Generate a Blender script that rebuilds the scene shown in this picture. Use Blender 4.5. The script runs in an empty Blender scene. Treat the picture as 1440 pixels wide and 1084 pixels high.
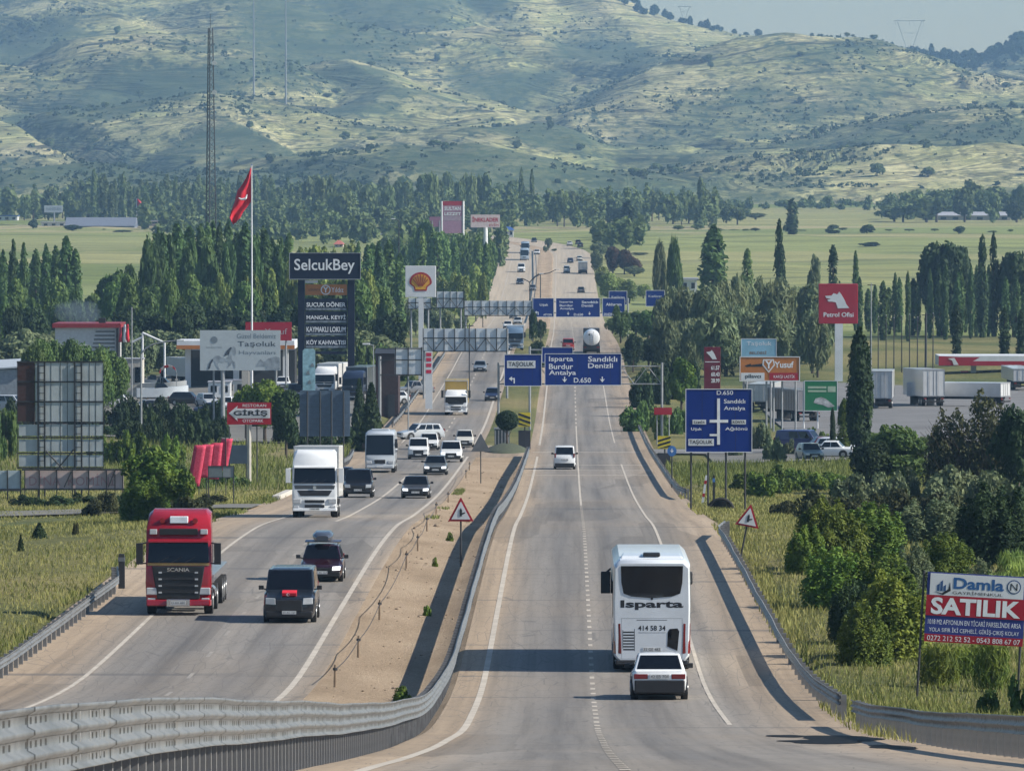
import bpy, bmesh, math, random
import numpy as np
from mathutils import Vector, Matrix, noise as mnoise
random.seed(7)
SC = bpy.context.scene
COL = SC.collection
R = math.radians
F, PX0, PY0, CZ = 9600.0, 800.0, 250.0, 26.0     # focal length in photo pixels, vanishing point of the road, eye height

# ---------------------------------------------------------------- road profile (drop below the eye, by distance)
_PD = [-80, 0, 46, 91, 114, 150, 186, 223, 261, 307, 340, 384, 460, 545, 620, 750, 900, 1000, 1200, 1400, 1520, 1655, 1900, 2182, 2350, 2600, 3000, 3500, 3700]
_PH = [-3, 1.7, 4.5, 7.9, 9.7, 12.4, 14.8, 16.2, 16.5, 16.9, 17.5, 19.0, 21.3, 23.2, 24.6, 25.9, 25.9, 25.6, 27.5, 29.8, 30.2, 29.0, 25.3, 21.0, 19.5, 19.5, 18.3, 15.0, 13.6]
def pchip(xs, ys):
    xs = np.array(xs, float); ys = np.array(ys, float); h = np.diff(xs); d = np.diff(ys) / h
    m = np.zeros(len(xs)); m[0] = d[0]; m[-1] = d[-1]
    for i in range(1, len(xs) - 1):
        if d[i-1] * d[i] > 0:
            w1 = 2*h[i] + h[i-1]; w2 = h[i] + 2*h[i-1]
            m[i] = (w1 + w2) / (w1/d[i-1] + w2/d[i])
    def f(x):
        x = np.clip(np.asarray(x, float), xs[0], xs[-1])
        i = np.clip(np.searchsorted(xs, x) - 1, 0, len(xs) - 2)
        t = (x - xs[i]) / h[i]
        return ((1+2*t)*(1-t)**2*ys[i] + t*(1-t)**2*h[i]*m[i] + t*t*(3-2*t)*ys[i+1] + t*t*(t-1)*h[i]*m[i+1])
    return f
_hp = pchip(_PD, _PH)
def zr(Y): return CZ - _hp(Y)
def bend(Y):                                     # the far end of the road swings to the left
    Y = np.asarray(Y, float)
    return -np.where(Y > 2020, (Y - 2020)**2 / 2600.0, 0.0) + np.where(Y > 1200, -(np.minimum(Y, 2020) - 1200)*0.0012, 0.0)
def ground(X, Y):
    """height of the land beside the road"""
    z = zr(Y)
    X = np.asarray(X, float); Y = np.asarray(Y, float)
    dl = np.clip((-21 - X) / 25.0, 0, 1); dr = np.clip((X - 9.5) / 25.0, 0, 1)
    e = dl + dr
    und = 0.35*np.sin(X*0.11 + Y*0.021) + 0.3*np.sin(X*0.043 - Y*0.037 + 1.3) + 0.25*np.sin(Y*0.013 + X*0.02)
    return z + e*und - 0.12*np.minimum(1, e*8)
def D_of(py):
    a, b = 20.0, 3400.0
    for _ in range(60):
        m = (a + b) / 2
        if PY0 + F*float(_hp(m))/m > py: a = m
        else: b = m
    return (a + b) / 2
def GX(px, D): return (px - PX0) * D / F
def GZ(py, D): return CZ - (py - PY0) * D / F

# ---------------------------------------------------------------- materials
MATS = {}
def nt(m):
    m.use_nodes = True
    return m.node_tree, m.node_tree.nodes, m.node_tree.links
def mat(name, rgb, rough=0.6, metal=0.0, var=0.12, scale=3.0, bump=0.0, coat=0.0, emis=None, orand=0.0, transl=0.0, spec=0.5, rgb2=None):
    """plain procedural paint: base colour broken up by noise, optional second colour, bump and per-object change"""
    if name in MATS: return MATS[name]
    m = bpy.data.materials.new(name); t, N, L = nt(m)
    b = N['Principled BSDF']; b.inputs['Roughness'].default_value = rough; b.inputs['Metallic'].default_value = metal
    b.inputs['Specular IOR Level'].default_value = spec
    if coat: b.inputs['Coat Weight'].default_value = coat; b.inputs['Coat Roughness'].default_value = 0.08
    tc = N.new('ShaderNodeTexCoord')
    nz = N.new('ShaderNodeTexNoise'); nz.inputs['Scale'].default_value = scale; nz.inputs['Detail'].default_value = 5
    L.new(tc.outputs['Object'], nz.inputs['Vector'])
    r = N.new('ShaderNodeValToRGB')
    a = [max(0, c*(1-var)) for c in rgb]; c2 = rgb2 or [min(1, c*(1+var)) for c in rgb]
    r.color_ramp.elements[0].position = 0.3; r.color_ramp.elements[1].position = 0.7
    r.color_ramp.elements[0].color = (*a, 1); r.color_ramp.elements[1].color = (*c2, 1)
    L.new(nz.outputs['Fac'], r.inputs['Fac'])
    out = r.outputs['Color']
    if orand:
        oi = N.new('ShaderNodeObjectInfo'); hs = N.new('ShaderNodeHueSaturation')
        mr = N.new('ShaderNodeMapRange'); mr.inputs['To Min'].default_value = 1 - orand; mr.inputs['To Max'].default_value = 1 + orand
        L.new(oi.outputs['Random'], mr.inputs['Value']); L.new(mr.outputs['Result'], hs.inputs['Value'])
        m2 = N.new('ShaderNodeMath'); m2.operation = 'MULTIPLY'; m2.inputs[1].default_value = 7.31
        m3 = N.new('ShaderNodeMath'); m3.operation = 'FRACT'; L.new(oi.outputs['Random'], m2.inputs[0]); L.new(m2.outputs[0], m3.inputs[0])
        mh = N.new('ShaderNodeMapRange'); mh.inputs['To Min'].default_value = 0.492; mh.inputs['To Max'].default_value = 0.515
        L.new(m3.outputs[0], mh.inputs['Value']); L.new(mh.outputs['Result'], hs.inputs['Hue'])
        L.new(out, hs.inputs['Color']); out = hs.outputs['Color']
    L.new(out, b.inputs['Base Color'])
    if bump:
        bp = N.new('ShaderNodeBump'); bp.inputs['Strength'].default_value = bump; bp.inputs['Distance'].default_value = 0.05
        L.new(nz.outputs['Fac'], bp.inputs['Height']); L.new(bp.outputs['Normal'], b.inputs['Normal'])
    if transl:
        tr = N.new('ShaderNodeBsdfTranslucent'); mx = N.new('ShaderNodeMixShader'); mx.inputs[0].default_value = transl
        L.new(out, tr.inputs['Color']); L.new(b.outputs[0], mx.inputs[1]); L.new(tr.outputs[0], mx.inputs[2])
        L.new(mx.outputs[0], N['Material Output'].inputs['Surface'])
    if emis:
        b.inputs['Emission Color'].default_value = (*emis[:3], 1); b.inputs['Emission Strength'].default_value = emis[3]
    MATS[name] = m
    return m
def paint(name, rgb, rough=0.32, var=0.06): return mat('paint_' + name, rgb, rough, 0.0, var, 1.2, coat=0.5)

# ---------------------------------------------------------------- mesh builder
class MB:
    def __init__(s): s.v = []; s.f = []
    def add(s, vs, fs):
        o = len(s.v); s.v += [tuple(p) for p in vs]; s.f += [tuple(i + o for i in f) for f in fs]; return s
    def box(s, x0, x1, y0, y1, z0, z1):
        return s.add([(x0,y0,z0),(x1,y0,z0),(x1,y1,z0),(x0,y1,z0),(x0,y0,z1),(x1,y0,z1),(x1,y1,z1),(x0,y1,z1)],
                     [(3,2,1,0),(4,5,6,7),(0,1,5,4),(1,2,6,5),(2,3,7,6),(3,0,4,7)])
    def hexa(s, c):                              # c: 8 corners, bottom ring then top ring, counter clockwise from above
        return s.add(c, [(3,2,1,0),(4,5,6,7),(0,1,5,4),(1,2,6,5),(2,3,7,6),(3,0,4,7)])
    def bar(s, p0, p1, r0, r1=None, n=8):
        p0 = Vector(p0); p1 = Vector(p1); r1 = r0 if r1 is None else r1
        d = (p1 - p0).normalized(); u = d.orthogonal().normalized(); w = d.cross(u)
        vs = [p0 + (u*math.cos(a) + w*math.sin(a))*r0 for a in [2*math.pi*k/n for k in range(n)]]
        vs += [p1 + (u*math.cos(a) + w*math.sin(a))*r1 for a in [2*math.pi*k/n for k in range(n)]]
        fs = [(k, (k+1) % n, n + (k+1) % n, n + k) for k in range(n)]
        return s.add(vs, fs + [tuple(range(n-1, -1, -1)), tuple(range(n, 2*n))])
    def tube(s, pts, rs, n=8):
        for a, b, r0, r1 in zip(pts[:-1], pts[1:], rs[:-1], rs[1:]): s.bar(a, b, r0, r1, n)
        return s
    def loft(s, secs, cap=True):
        n = len(secs[0]); vs = [p for q in secs for p in q]; fs = []
        for i in range(len(secs) - 1):
            for k in range(n):
                a = i*n + k; b = i*n + (k+1) % n
                fs.append((a, b, b + n, a + n))
        if cap: fs += [tuple(range(n-1, -1, -1)), tuple(range((len(secs)-1)*n, len(secs)*n))]
        return s.add(vs, fs)
    def prism(s, pts, y0, y1):                   # outline in (x, z), pushed from y0 (front) to y1 (back)
        n = len(pts); vs = [(x, y0, z) for x, z in pts] + [(x, y1, z) for x, z in pts]
        return s.add(vs, [tuple(range(n)), tuple(range(2*n-1, n-1, -1))] + [((k+1) % n, k, n + k, n + (k+1) % n) for k in range(n)])
    def panel(s, c4, u0, v0, u1, v1, off=0.008, th=0.012):
        """a thin plate on the quad c4 (bl, br, tr, tl seen from outside)"""
        a, b, c, d = [Vector(p) for p in c4]
        P = lambda u, v: (a*(1-u) + b*u)*(1-v) + (d*(1-u) + c*u)*v
        nrm = (b - a).cross(d - a).normalized()
        q = [P(u0, v0), P(u1, v0), P(u1, v1), P(u0, v1)]
        lo = [p + nrm*(off - th) for p in q]; hi = [p + nrm*off for p in q]
        return s.add(lo + hi, [(3,2,1,0),(4,5,6,7),(0,1,5,4),(1,2,6,5),(2,3,7,6),(3,0,4,7)])
    def build(s, name, m, parent=None, smooth=None, bevel=0.0, seg=2, fix=True):
        me = bpy.data.meshes.new(name); me.from_pydata(s.v, [], s.f)
        if fix:
            b = bmesh.new(); b.from_mesh(me); bmesh.ops.recalc_face_normals(b, faces=b.faces); b.to_mesh(me); b.free()
        me.materials.append(m)
        o = bpy.data.objects.new(name, me); COL.objects.link(o)
        if parent: o.parent = parent
        if bevel:
            md = o.modifiers.new('bevel', 'BEVEL'); md.width = bevel; md.segments = seg; md.limit_method = 'ANGLE'; md.angle_limit = R(40)
        if smooth is not None:
            me.shade_smooth(); me.set_sharp_from_angle(angle=R(smooth))
        return o
def tag(o, label=None, cat=None, group=None, kind=None):
    if label: o['label'] = label
    if cat: o['category'] = cat
    if group: o['group'] = group
    if kind: o['kind'] = kind
    return o
def empty(name, loc, label, cat, group=None, rot=(0,0,0)):
    o = bpy.data.objects.new(name, None); COL.objects.link(o)
    o.empty_display_size = 0.3; o.location = loc; o.rotation_euler = rot
    return tag(o, label, cat, group)
def npmesh(name, V, Q, m, parent=None, smooth=False, uv=None):
    """V (n,3), Q (k,3|4) into one mesh object"""
    V = np.asarray(V, np.float32); Q = np.asarray(Q, np.int32); k = Q.shape[1]
    me = bpy.data.meshes.new(name)
    me.vertices.add(len(V)); me.vertices.foreach_set('co', V.ravel())
    me.loops.add(Q.size); me.loops.foreach_set('vertex_index', Q.ravel())
    me.polygons.add(len(Q)); me.polygons.foreach_set('loop_start', np.arange(0, Q.size, k, dtype=np.int32))
    me.polygons.foreach_set('loop_total', np.full(len(Q), k, np.int32))
    if smooth: me.polygons.foreach_set('use_smooth', np.ones(len(Q), bool))
    if uv is not None:
        l = me.uv_layers.new(name='UVMap'); l.data.foreach_set('uv', np.asarray(uv, np.float32)[Q.ravel()].ravel())
    me.update(calc_edges=True); me.validate()
    me.materials.append(m)
    if name.startswith('_'): return me
    o = bpy.data.objects.new(name, me); COL.objects.link(o)
    if parent: o.parent = parent
    return o
def grid(name, X, Y, Z, m, uv=None, smooth=True):
    r, c = X.shape; V = np.stack([X, Y, Z], -1).reshape(-1, 3)
    i = np.arange(r*c).reshape(r, c)
    Q = np.stack([i[:-1,:-1], i[:-1,1:], i[1:,1:], i[1:,:-1]], -1).reshape(-1, 4)
    return npmesh(name, V, Q, m, None, smooth, uv)
_tcache = {}
def text(parent, s, x0, x1, z0, z1, y, m, name='lettering', bold=0.0, flip=False, shear=0.0):
    """lettering fitted into a box on a face that looks along -Y (or +Y when flip)"""
    key = (s, bold, shear)
    if key not in _tcache:
        cu = bpy.data.curves.new('t', 'FONT'); cu.body = s; cu.size = 1; cu.offset = bold; cu.shear = shear; cu.resolution_u = 3
        cu.align_x = 'LEFT'
        ob = bpy.data.objects.new('t', cu); COL.objects.link(ob)
        me = bpy.data.meshes.new_from_object(ob)
        V = np.empty(len(me.vertices)*3, np.float32); me.vertices.foreach_get('co', V); V = V.reshape(-1, 3)[:, :2].copy()
        fs = [tuple(p.vertices) for p in me.polygons]
        bpy.data.objects.remove(ob); bpy.data.curves.remove(cu); bpy.data.meshes.remove(me)
        lo = V.min(0); hi = V.max(0); _tcache[key] = ((V - lo) / (hi - lo), fs)
    V, fs = _tcache[key]
    sx = -1 if flip else 1
    b = MB(); b.add([(x0 + (x1-x0)*u if sx > 0 else x1 - (x1-x0)*u, y, z0 + (z1-z0)*w) for u, w in V], fs)
    o = b.build(name, m, parent, fix=False)
    return o
def txtlen(s): return len(s)
# ---------------------------------------------------------------- camera, sun, sky, air
cam = bpy.data.cameras.new('camera'); co = bpy.data.objects.new('camera', cam); COL.objects.link(co)
cam.sensor_width = 36; cam.lens = F/1440*36; cam.clip_start = 1; cam.clip_end = 20000
fw = Vector(((720-PX0)/F, 1, -(542-PY0)/F)).normalized()
co.location = (0, 0, CZ); co.rotation_euler = fw.to_track_quat('-Z', 'Y').to_euler()
SC.camera = co
SUN_EL, SUN_AZ = R(34), R(98)
sd = Vector((math.cos(SUN_EL)*math.sin(SUN_AZ), math.cos(SUN_EL)*math.cos(SUN_AZ), math.sin(SUN_EL)))
sl = bpy.data.lights.new('sun', 'SUN'); sl.energy = 4.6; sl.angle = R(0.5); sl.color = (1.0, 0.93, 0.82)
so = bpy.data.objects.new('sun', sl); COL.objects.link(so); so.rotation_euler = sd.to_track_quat('Z', 'Y').to_euler(); so.location = (300, 200, 300)
w = bpy.data.worlds.new('World'); SC.world = w; w.use_nodes = True
sk = w.node_tree.nodes.new('ShaderNodeTexSky'); sk.sky_type = 'NISHITA'; sk.sun_disc = False
sk.sun_elevation = SUN_EL; sk.sun_rotation = SUN_AZ; sk.air_density = 1.3; sk.dust_density = 0.6; sk.ozone_density = 5.0; sk.altitude = 1000
bg = w.node_tree.nodes['Background']; bg.inputs['Strength'].default_value = 0.066
w.node_tree.links.new(sk.outputs[0], bg.inputs['Color'])
SC.view_settings.view_transform = 'Standard'; SC.view_settings.look = 'None'; SC.view_settings.gamma = 1
SC.view_settings.exposure = 0.85
SC.cycles.use_denoising = True; SC.cycles.max_bounces = 5; SC.cycles.diffuse_bounces = 2; SC.cycles.glossy_bounces = 2
SC.cycles.transmission_bounces = 2; SC.cycles.volume_bounces = 0; SC.cycles.transparent_max_bounces = 4
SC.cycles.use_adaptive_sampling = True; SC.cycles.adaptive_threshold = 0.02
def haze(density=0.9e-4):
    b = MB(); b.box(-1300, 1300, -90, 8200, -22, 330)
    m = bpy.data.materials.new('air'); t, N, L = nt(m); N.remove(N['Principled BSDF'])
    v = N.new('ShaderNodeVolumePrincipled'); v.inputs['Density'].default_value = density
    v.inputs['Color'].default_value = (0.30, 0.52, 0.78, 1); v.inputs['Anisotropy'].default_value = 0.0
    L.new(v.outputs[0], N['Material Output'].inputs['Volume'])
    tag(b.build('haze', m), kind='stuff')
    t.nodes['Material Output']; 

# ---------------------------------------------------------------- ground materials
def posmat(name):
    m = bpy.data.materials.new(name); t, N, L = nt(m); b = N['Principled BSDF']; b.inputs['Roughness'].default_value = 0.9
    b.inputs['Specular IOR Level'].default_value = 0.2
    g = N.new('ShaderNodeNewGeometry'); MATS[name] = m
    return m, N, L, b, g.outputs['Position']
def nz(N, L, pos, scale, sc=(1,1,1), detail=5, rough=0.55, dist=0.0):
    mp = N.new('ShaderNodeMapping'); mp.inputs['Scale'].default_value = sc; L.new(pos, mp.inputs['Vector'])
    n = N.new('ShaderNodeTexNoise'); n.inputs['Scale'].default_value = scale; n.inputs['Detail'].default_value = detail
    n.inputs['Roughness'].default_value = rough; n.inputs['Distortion'].default_value = dist
    L.new(mp.outputs[0], n.inputs['Vector']); return n.outputs['Fac']
def ramp(N, L, fac, stops, interp='LINEAR'):
    r = N.new('ShaderNodeValToRGB'); r.color_ramp.interpolation = interp
    while len(r.color_ramp.elements) < len(stops): r.color_ramp.elements.new(0.5)
    for e, (p, c) in zip(r.color_ramp.elements, stops): e.position = p; e.color = (*c, 1) if len(c) == 3 else c
    L.new(fac, r.inputs['Fac']); return r.outputs['Color']
def mixc(N, L, fac, a, b, mode='MIX'):
    mx = N.new('ShaderNodeMix'); mx.data_type = 'RGBA'; mx.blend_type = mode
    if isinstance(fac, (int, float)): mx.inputs['Factor'].default_value = fac
    else: L.new(fac, mx.inputs['Factor'])
    for k, q in ((6, a), (7, b)):
        if isinstance(q, tuple): mx.inputs[k].default_value = (*q, 1)
        else: L.new(q, mx.inputs[k])
    return mx.outputs[2]
def bumpn(N, L, b, h, st=0.5, d=0.1):
    bp = N.new('ShaderNodeBump'); bp.inputs['Strength'].default_value = st; bp.inputs['Distance'].default_value = d
    L.new(h, bp.inputs['Height']); L.new(bp.outputs['Normal'], b.inputs['Normal'])
BW = lambda v: (v, v, v)

def road_mat(name, bands):
    """asphalt whose wheel tracks and dusty margins run along the road: bands = (X, colour) stops across it"""
    m, N, L, b, pos = posmat(name); b.inputs['Roughness'].default_value = 0.72; b.inputs['Specular IOR Level'].default_value = 0.3
    sx = N.new('ShaderNodeSeparateXYZ'); L.new(pos, sx.inputs[0])
    wob = nz(N, L, pos, 1.0, (0.15, 0.02, 0), 3)
    ad = N.new('ShaderNodeMath'); ad.operation = 'MULTIPLY_ADD'; L.new(wob, ad.inputs[0]); ad.inputs[1].default_value = 1.6; L.new(sx.outputs['X'], ad.inputs[2])
    x0, x1 = bands[0][0], bands[-1][0]
    mr = N.new('ShaderNodeMapRange'); mr.inputs['From Min'].default_value = x0 + 0.8; mr.inputs['From Max'].default_value = x1 + 0.8
    L.new(ad.outputs[0], mr.inputs['Value'])
    c = ramp(N, L, mr.outputs[0], [((x-x0)/(x1-x0), k) for x, k in bands])
    st = nz(N, L, pos, 1.0, (1.6, 0.012, 0), 6, 0.65)              # long streaks of wear
    c = mixc(N, L, 1.0, c, ramp(N, L, st, [(0.3, BW(0.66)), (0.5, BW(1.0)), (0.7, BW(1.2))]), 'MULTIPLY')
    pt = nz(N, L, pos, 1.0, (0.06, 0.018, 0), 4, 0.6)              # broad dusty patches
    c = mixc(N, L, ramp(N, L, pt, [(0.48, BW(0)), (0.75, BW(0.5))]), c, (0.27, 0.215, 0.155))
    ck = nz(N, L, pos, 1.0, (0.02, 0.35, 0), 2, 0.5)               # cross joints
    c = mixc(N, L, ramp(N, L, ck, [(0.33, BW(0.6)), (0.36, BW(0))]), c, (0.10, 0.095, 0.09))
    fg = nz(N, L, pos, 14.0, (1,1,1), 4)
    c = mixc(N, L, 1.0, c, ramp(N, L, fg, [(0.3, BW(0.86)), (0.7, BW(1.1))]), 'MULTIPLY')
    rp = N.new('ShaderNodeTexVoronoi'); rp.feature = 'F1'; rp.distance = 'CHEBYCHEV'; mp = N.new('ShaderNodeMapping'); mp.inputs['Scale'].default_value = (0.28, 0.022, 0); L.new(pos, mp.inputs[0]); L.new(mp.outputs[0], rp.inputs['Vector']); rp.inputs['Scale'].default_value = 1.0
    sc_ = N.new('ShaderNodeSeparateColor'); L.new(rp.outputs['Color'], sc_.inputs[0])                 # old repair patches, a lane wide
    c = mixc(N, L, 1.0, c, ramp(N, L, sc_.outputs[0], [(0.0, BW(0.82)), (0.12, BW(0.84)), (0.13, BW(1.0)), (0.85, BW(1.0)), (0.86, BW(1.1))], 'CONSTANT'), 'MULTIPLY')
    v2 = N.new('ShaderNodeTexVoronoi'); v2.feature = 'DISTANCE_TO_EDGE'; mp2 = N.new('ShaderNodeMapping'); mp2.inputs['Scale'].default_value = (0.35, 0.05, 0); L.new(pos, mp2.inputs[0]); L.new(mp2.outputs[0], v2.inputs['Vector'])
    c = mixc(N, L, ramp(N, L, v2.outputs['Distance'], [(0.0, BW(0.55)), (0.012, BW(0.4)), (0.022, BW(0))]), c, (0.09, 0.085, 0.08))      # sealed cracks
    ol = N.new('ShaderNodeMapRange'); ol.inputs['From Min'].default_value = 1150; ol.inputs['From Max'].default_value = 1500; ol.inputs['To Max'].default_value = 0.75; L.new(sx.outputs['Y'], ol.inputs['Value'])
    c = mixc(N, L, ol.outputs[0], c, mixc(N, L, 1.0, (0.44,0.37,0.275), ramp(N, L, st, [(0.3, BW(0.8)), (0.7, BW(1.1))]), 'MULTIPLY'))     # the far stretch shifts to a paler cream
    L.new(c, b.inputs['Base Color']); bumpn(N, L, b, fg, 0.3, 0.01)
    return m
AS, AS2, DU, DU2 = (0.150,0.141,0.131), (0.218,0.198,0.173), (0.33,0.255,0.178), (0.255,0.212,0.165)
M_RR = road_mat('asphalt_right', [(-3.9,DU),(-2.9,DU),(-2.4,DU2),(-1.6,AS2),(-0.2,AS),(0.9,AS2),(2.0,AS),(3.4,AS2),(4.4,AS2),(5.4,DU2),(6.6,DU),(7.8,DU)])
M_RL = road_mat('asphalt_left', [(-20,DU),(-17.2,DU),(-16.2,DU2),(-15.2,AS2),(-13.6,AS),(-12.2,AS2),(-10.8,AS),(-9.2,AS2),(-8.4,DU2),(-7.8,DU)])
def sand_mat():
    m, N, L, b, pos = posmat('median_sand')
    n1 = nz(N, L, pos, 0.35, (1, 0.25, 0), 6, 0.6); n2 = nz(N, L, pos, 9, (1, 1, 1), 6, 0.7)
    c = ramp(N, L, n1, [(0.3, (0.30,0.225,0.15)), (0.55, (0.40,0.305,0.21)), (0.75, (0.46,0.36,0.255))])
    c = mixc(N, L, 1.0, c, ramp(N, L, n2, [(0.3, BW(0.6)), (0.6, BW(1.1))]), 'MULTIPLY')
    n3 = nz(N, L, pos, 1.3, (1, 0.7, 0), 5, 0.75); c = mixc(N, L, ramp(N, L, n3, [(0.60, BW(0)), (0.70, BW(0.4))]), c, (0.2,0.15,0.10))
    L.new(c, b.inputs['Base Color']); bumpn(N, L, b, n2, 1.0, 0.15); return m
M_SAND = sand_mat()
def meadow_mat():
    m, N, L, b, pos = posmat('meadow_soil')
    n1 = nz(N, L, pos, 0.05, (1, 0.4, 0), 6, 0.6); n2 = nz(N, L, pos, 2.2, (1, 1, 1), 6, 0.75); n3 = nz(N, L, pos, 0.018, (1, 1, 0), 4)
    c = ramp(N, L, n1, [(0.28, (0.055,0.085,0.028)), (0.42, (0.13,0.135,0.045)), (0.55, (0.20,0.185,0.07)), (0.75, (0.26,0.215,0.10))])
    c = mixc(N, L, ramp(N, L, n3, [(0.5, BW(0)), (0.62, BW(0.75))]), c, (0.07,0.10,0.03))
    c = mixc(N, L, 1.0, c, ramp(N, L, n2, [(0.25, BW(0.5)), (0.7, BW(1.25))]), 'MULTIPLY')
    L.new(c, b.inputs['Base Color']); bumpn(N, L, b, n2, 1.0, 0.3); return m
M_MEADOW = meadow_mat()
def field_mat():
    m, N, L, b, pos = posmat('field_crops')
    v = N.new('ShaderNodeTexVoronoi'); v.feature = 'F1'; v.inputs['Scale'].default_value = 1.0
    mp = N.new('ShaderNodeMapping'); mp.inputs['Scale'].default_value = (0.0022, 0.0068, 0); mp.inputs['Rotation'].default_value = (0, 0, 0.10); L.new(pos, mp.inputs[0]); L.new(mp.outputs[0], v.inputs['Vector'])
    hs = N.new('ShaderNodeSeparateColor'); L.new(v.outputs['Color'], hs.inputs[0])
    c = ramp(N, L, hs.outputs[0], [(0.0, (0.15,0.19,0.05)), (0.25, (0.235,0.25,0.085)), (0.5, (0.30,0.285,0.12)), (0.72, (0.18,0.225,0.065)), (1.0, (0.34,0.30,0.15))])
    n2 = nz(N, L, pos, 0.02, (0.25, 2.2, 0), 6, 0.7); n3 = nz(N, L, pos, 0.3, (0.3, 1, 0), 5, 0.7)
    c = mixc(N, L, 1.0, c, ramp(N, L, n2, [(0.3, BW(0.62)), (0.65, BW(1.15))]), 'MULTIPLY')
    c = mixc(N, L, 1.0, c, ramp(N, L, n3, [(0.3, BW(0.8)), (0.65, BW(1.1))]), 'MULTIPLY')
    e = nz(N, L, pos, 0.012, (0.1, 1.6, 0), 3, 0.5)                  # ditches and headlands between the parcels
    c = mixc(N, L, ramp(N, L, e, [(0.49, BW(0)), (0.5, BW(0.85)), (0.512, BW(0))]), c, (0.05, 0.07, 0.03))
    L.new(c, b.inputs['Base Color']); bumpn(N, L, b, n3, 0.8, 0.5); return m
M_FIELD = field_mat()
def hill_mat():
    m, N, L, b, pos = posmat('hill_grass')
    n1 = nz(N, L, pos, 0.0050, (1, 0.5, 1.2), 7, 0.62)
    wv = nz(N, L, pos, 0.0036, (1, 0.6, 1), 2, 0.45); cm_ = N.new('ShaderNodeCombineXYZ'); mu = N.new('ShaderNodeMath'); mu.operation = 'MULTIPLY'; mu.inputs[1].default_value = 85.0; L.new(wv, mu.inputs[0]); L.new(mu.outputs[0], cm_.inputs['Z'])
    va = N.new('ShaderNodeVectorMath'); va.operation = 'ADD'; L.new(pos, va.inputs[0]); L.new(cm_.outputs[0], va.inputs[1]); pos0 = pos; pos = va.outputs[0]      # terraces climb and dip with the folds of the slope
    n2 = nz(N, L, pos, 0.12, (0.10, 0.035, 1.5), 4, 0.65, 0.7)
    n3 = nz(N, L, pos, 0.13, (1, 0.4, 1), 6, 0.75); n4 = nz(N, L, pos, 0.010, (1, 0.5, 1.6), 6, 0.7); n5 = nz(N, L, pos, 0.02, (0.25, 0.08, 2.0), 4, 0.6, 0.6); pos = pos0
    c = ramp(N, L, n4, [(0.3, (0.16,0.20,0.08)), (0.45, (0.29,0.285,0.12)), (0.6, (0.39,0.355,0.18)), (0.75, (0.46,0.40,0.235))])
    li = ramp(N, L, n2, [(0.37, BW(0.12)), (0.42, BW(0.85)), (0.47, BW(1.0)), (0.505, BW(0.35)), (0.54, BW(1.6)), (0.58, BW(0.9)), (0.68, BW(1.15))])     # terraces and sheep tracks
    c = mixc(N, L, 1.0, c, li, 'MULTIPLY')
    c = mixc(N, L, ramp(N, L, n5, [(0.55, BW(0)), (0.60, BW(0.6)), (0.64, BW(0))]), c, (0.05,0.065,0.035))
    sp = ramp(N, L, n3, [(0.50, BW(0)), (0.57, BW(1))])
    zone = ramp(N, L, n1, [(0.40, BW(0.12)), (0.50, BW(1.0))])
    c = mixc(N, L, mixc(N, L, 1.0, sp, zone, 'MULTIPLY'), c, (0.030,0.045,0.022))                 # low scrub in patches
    c = mixc(N, L, ramp(N, L, n1, [(0.46, BW(0)), (0.56, BW(0.85))]), c, (0.045,0.072,0.034))
    L.new(c, b.inputs['Base Color']); bumpn(N, L, b, n2, 1.0, 5.0); return m
M_HILL = hill_mat()

# ---------------------------------------------------------------- land
def struct(o): return tag(o, kind='structure')
ROWS = np.concatenate([np.arange(-60, 700, 6), np.arange(700, 1300, 12), np.arange(1300, 3690, 18), [3690]])
def strip(name, xs, m, dz=0.0, rows=ROWS, prof=None, ymax=2440, ymin=-60):
    rw = rows[(rows <= ymax) & (rows >= ymin)]
    X, Y = np.meshgrid(np.asarray(xs, float), rw); Z = zr(Y) + dz
    if prof is not None: Z = Z + np.asarray(prof)[None, :]*(np.clip((588 - Y)/70, 0, 1) if name == 'median' else 1)
    return struct(grid(name, X + bend(Y), Y, Z, m))
strip('carriageway', np.linspace(-3.6, 7.7, 12), M_RR)
strip('oncoming_carriageway', np.linspace(-19.2, -8.0, 12), M_RL)
strip('median', [-8.0, -7.4, -6.6, -5.8, -5.0, -4.5, -4.0, -3.6], M_SAND, -0.02, prof=[0.02, -0.05, -0.16, -0.26, -0.34, -0.34, -0.14, 0.02], ymax=590)
strip('grass_median', [-8.0, -7.6, -6, -4.5, -3.9, -3.6], M_MEADOW, -0.02, prof=[0.02, 0.1, 0.0, 0.0, 0.1, 0.02], ymin=626, ymax=1300)
strip('dusty_median', [-8.0, -7.6, -6, -4.5, -3.9, -3.6], M_SAND, -0.02, prof=[0.02, 0.1, 0.0, 0.0, 0.1, 0.02], ymin=1300)
rr = np.array([588, 600, 612, 630])
X, Y = np.meshgrid(np.linspace(-8.0, -3.6, 4), rr); struct(grid('median_crossing', X, Y, zr(Y) - 0.015, M_RL))
lx = np.concatenate([[-900, -600, -400, -300, -220, -160, -120, -100, -88, -78, -70, -63, -57, -51, -46, -41, -37, -33, -29, -26, -23.5, -21.5, -20.2, -19.2, -18]])
rx = np.concatenate([[6.5, 7.7, 8.6, 9.8, 11.5, 14, 17, 21, 26, 32, 37, 42, 48, 54, 60, 67, 75, 85, 97, 110, 145, 190, 250, 330, 450, 650, 900]])
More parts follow.
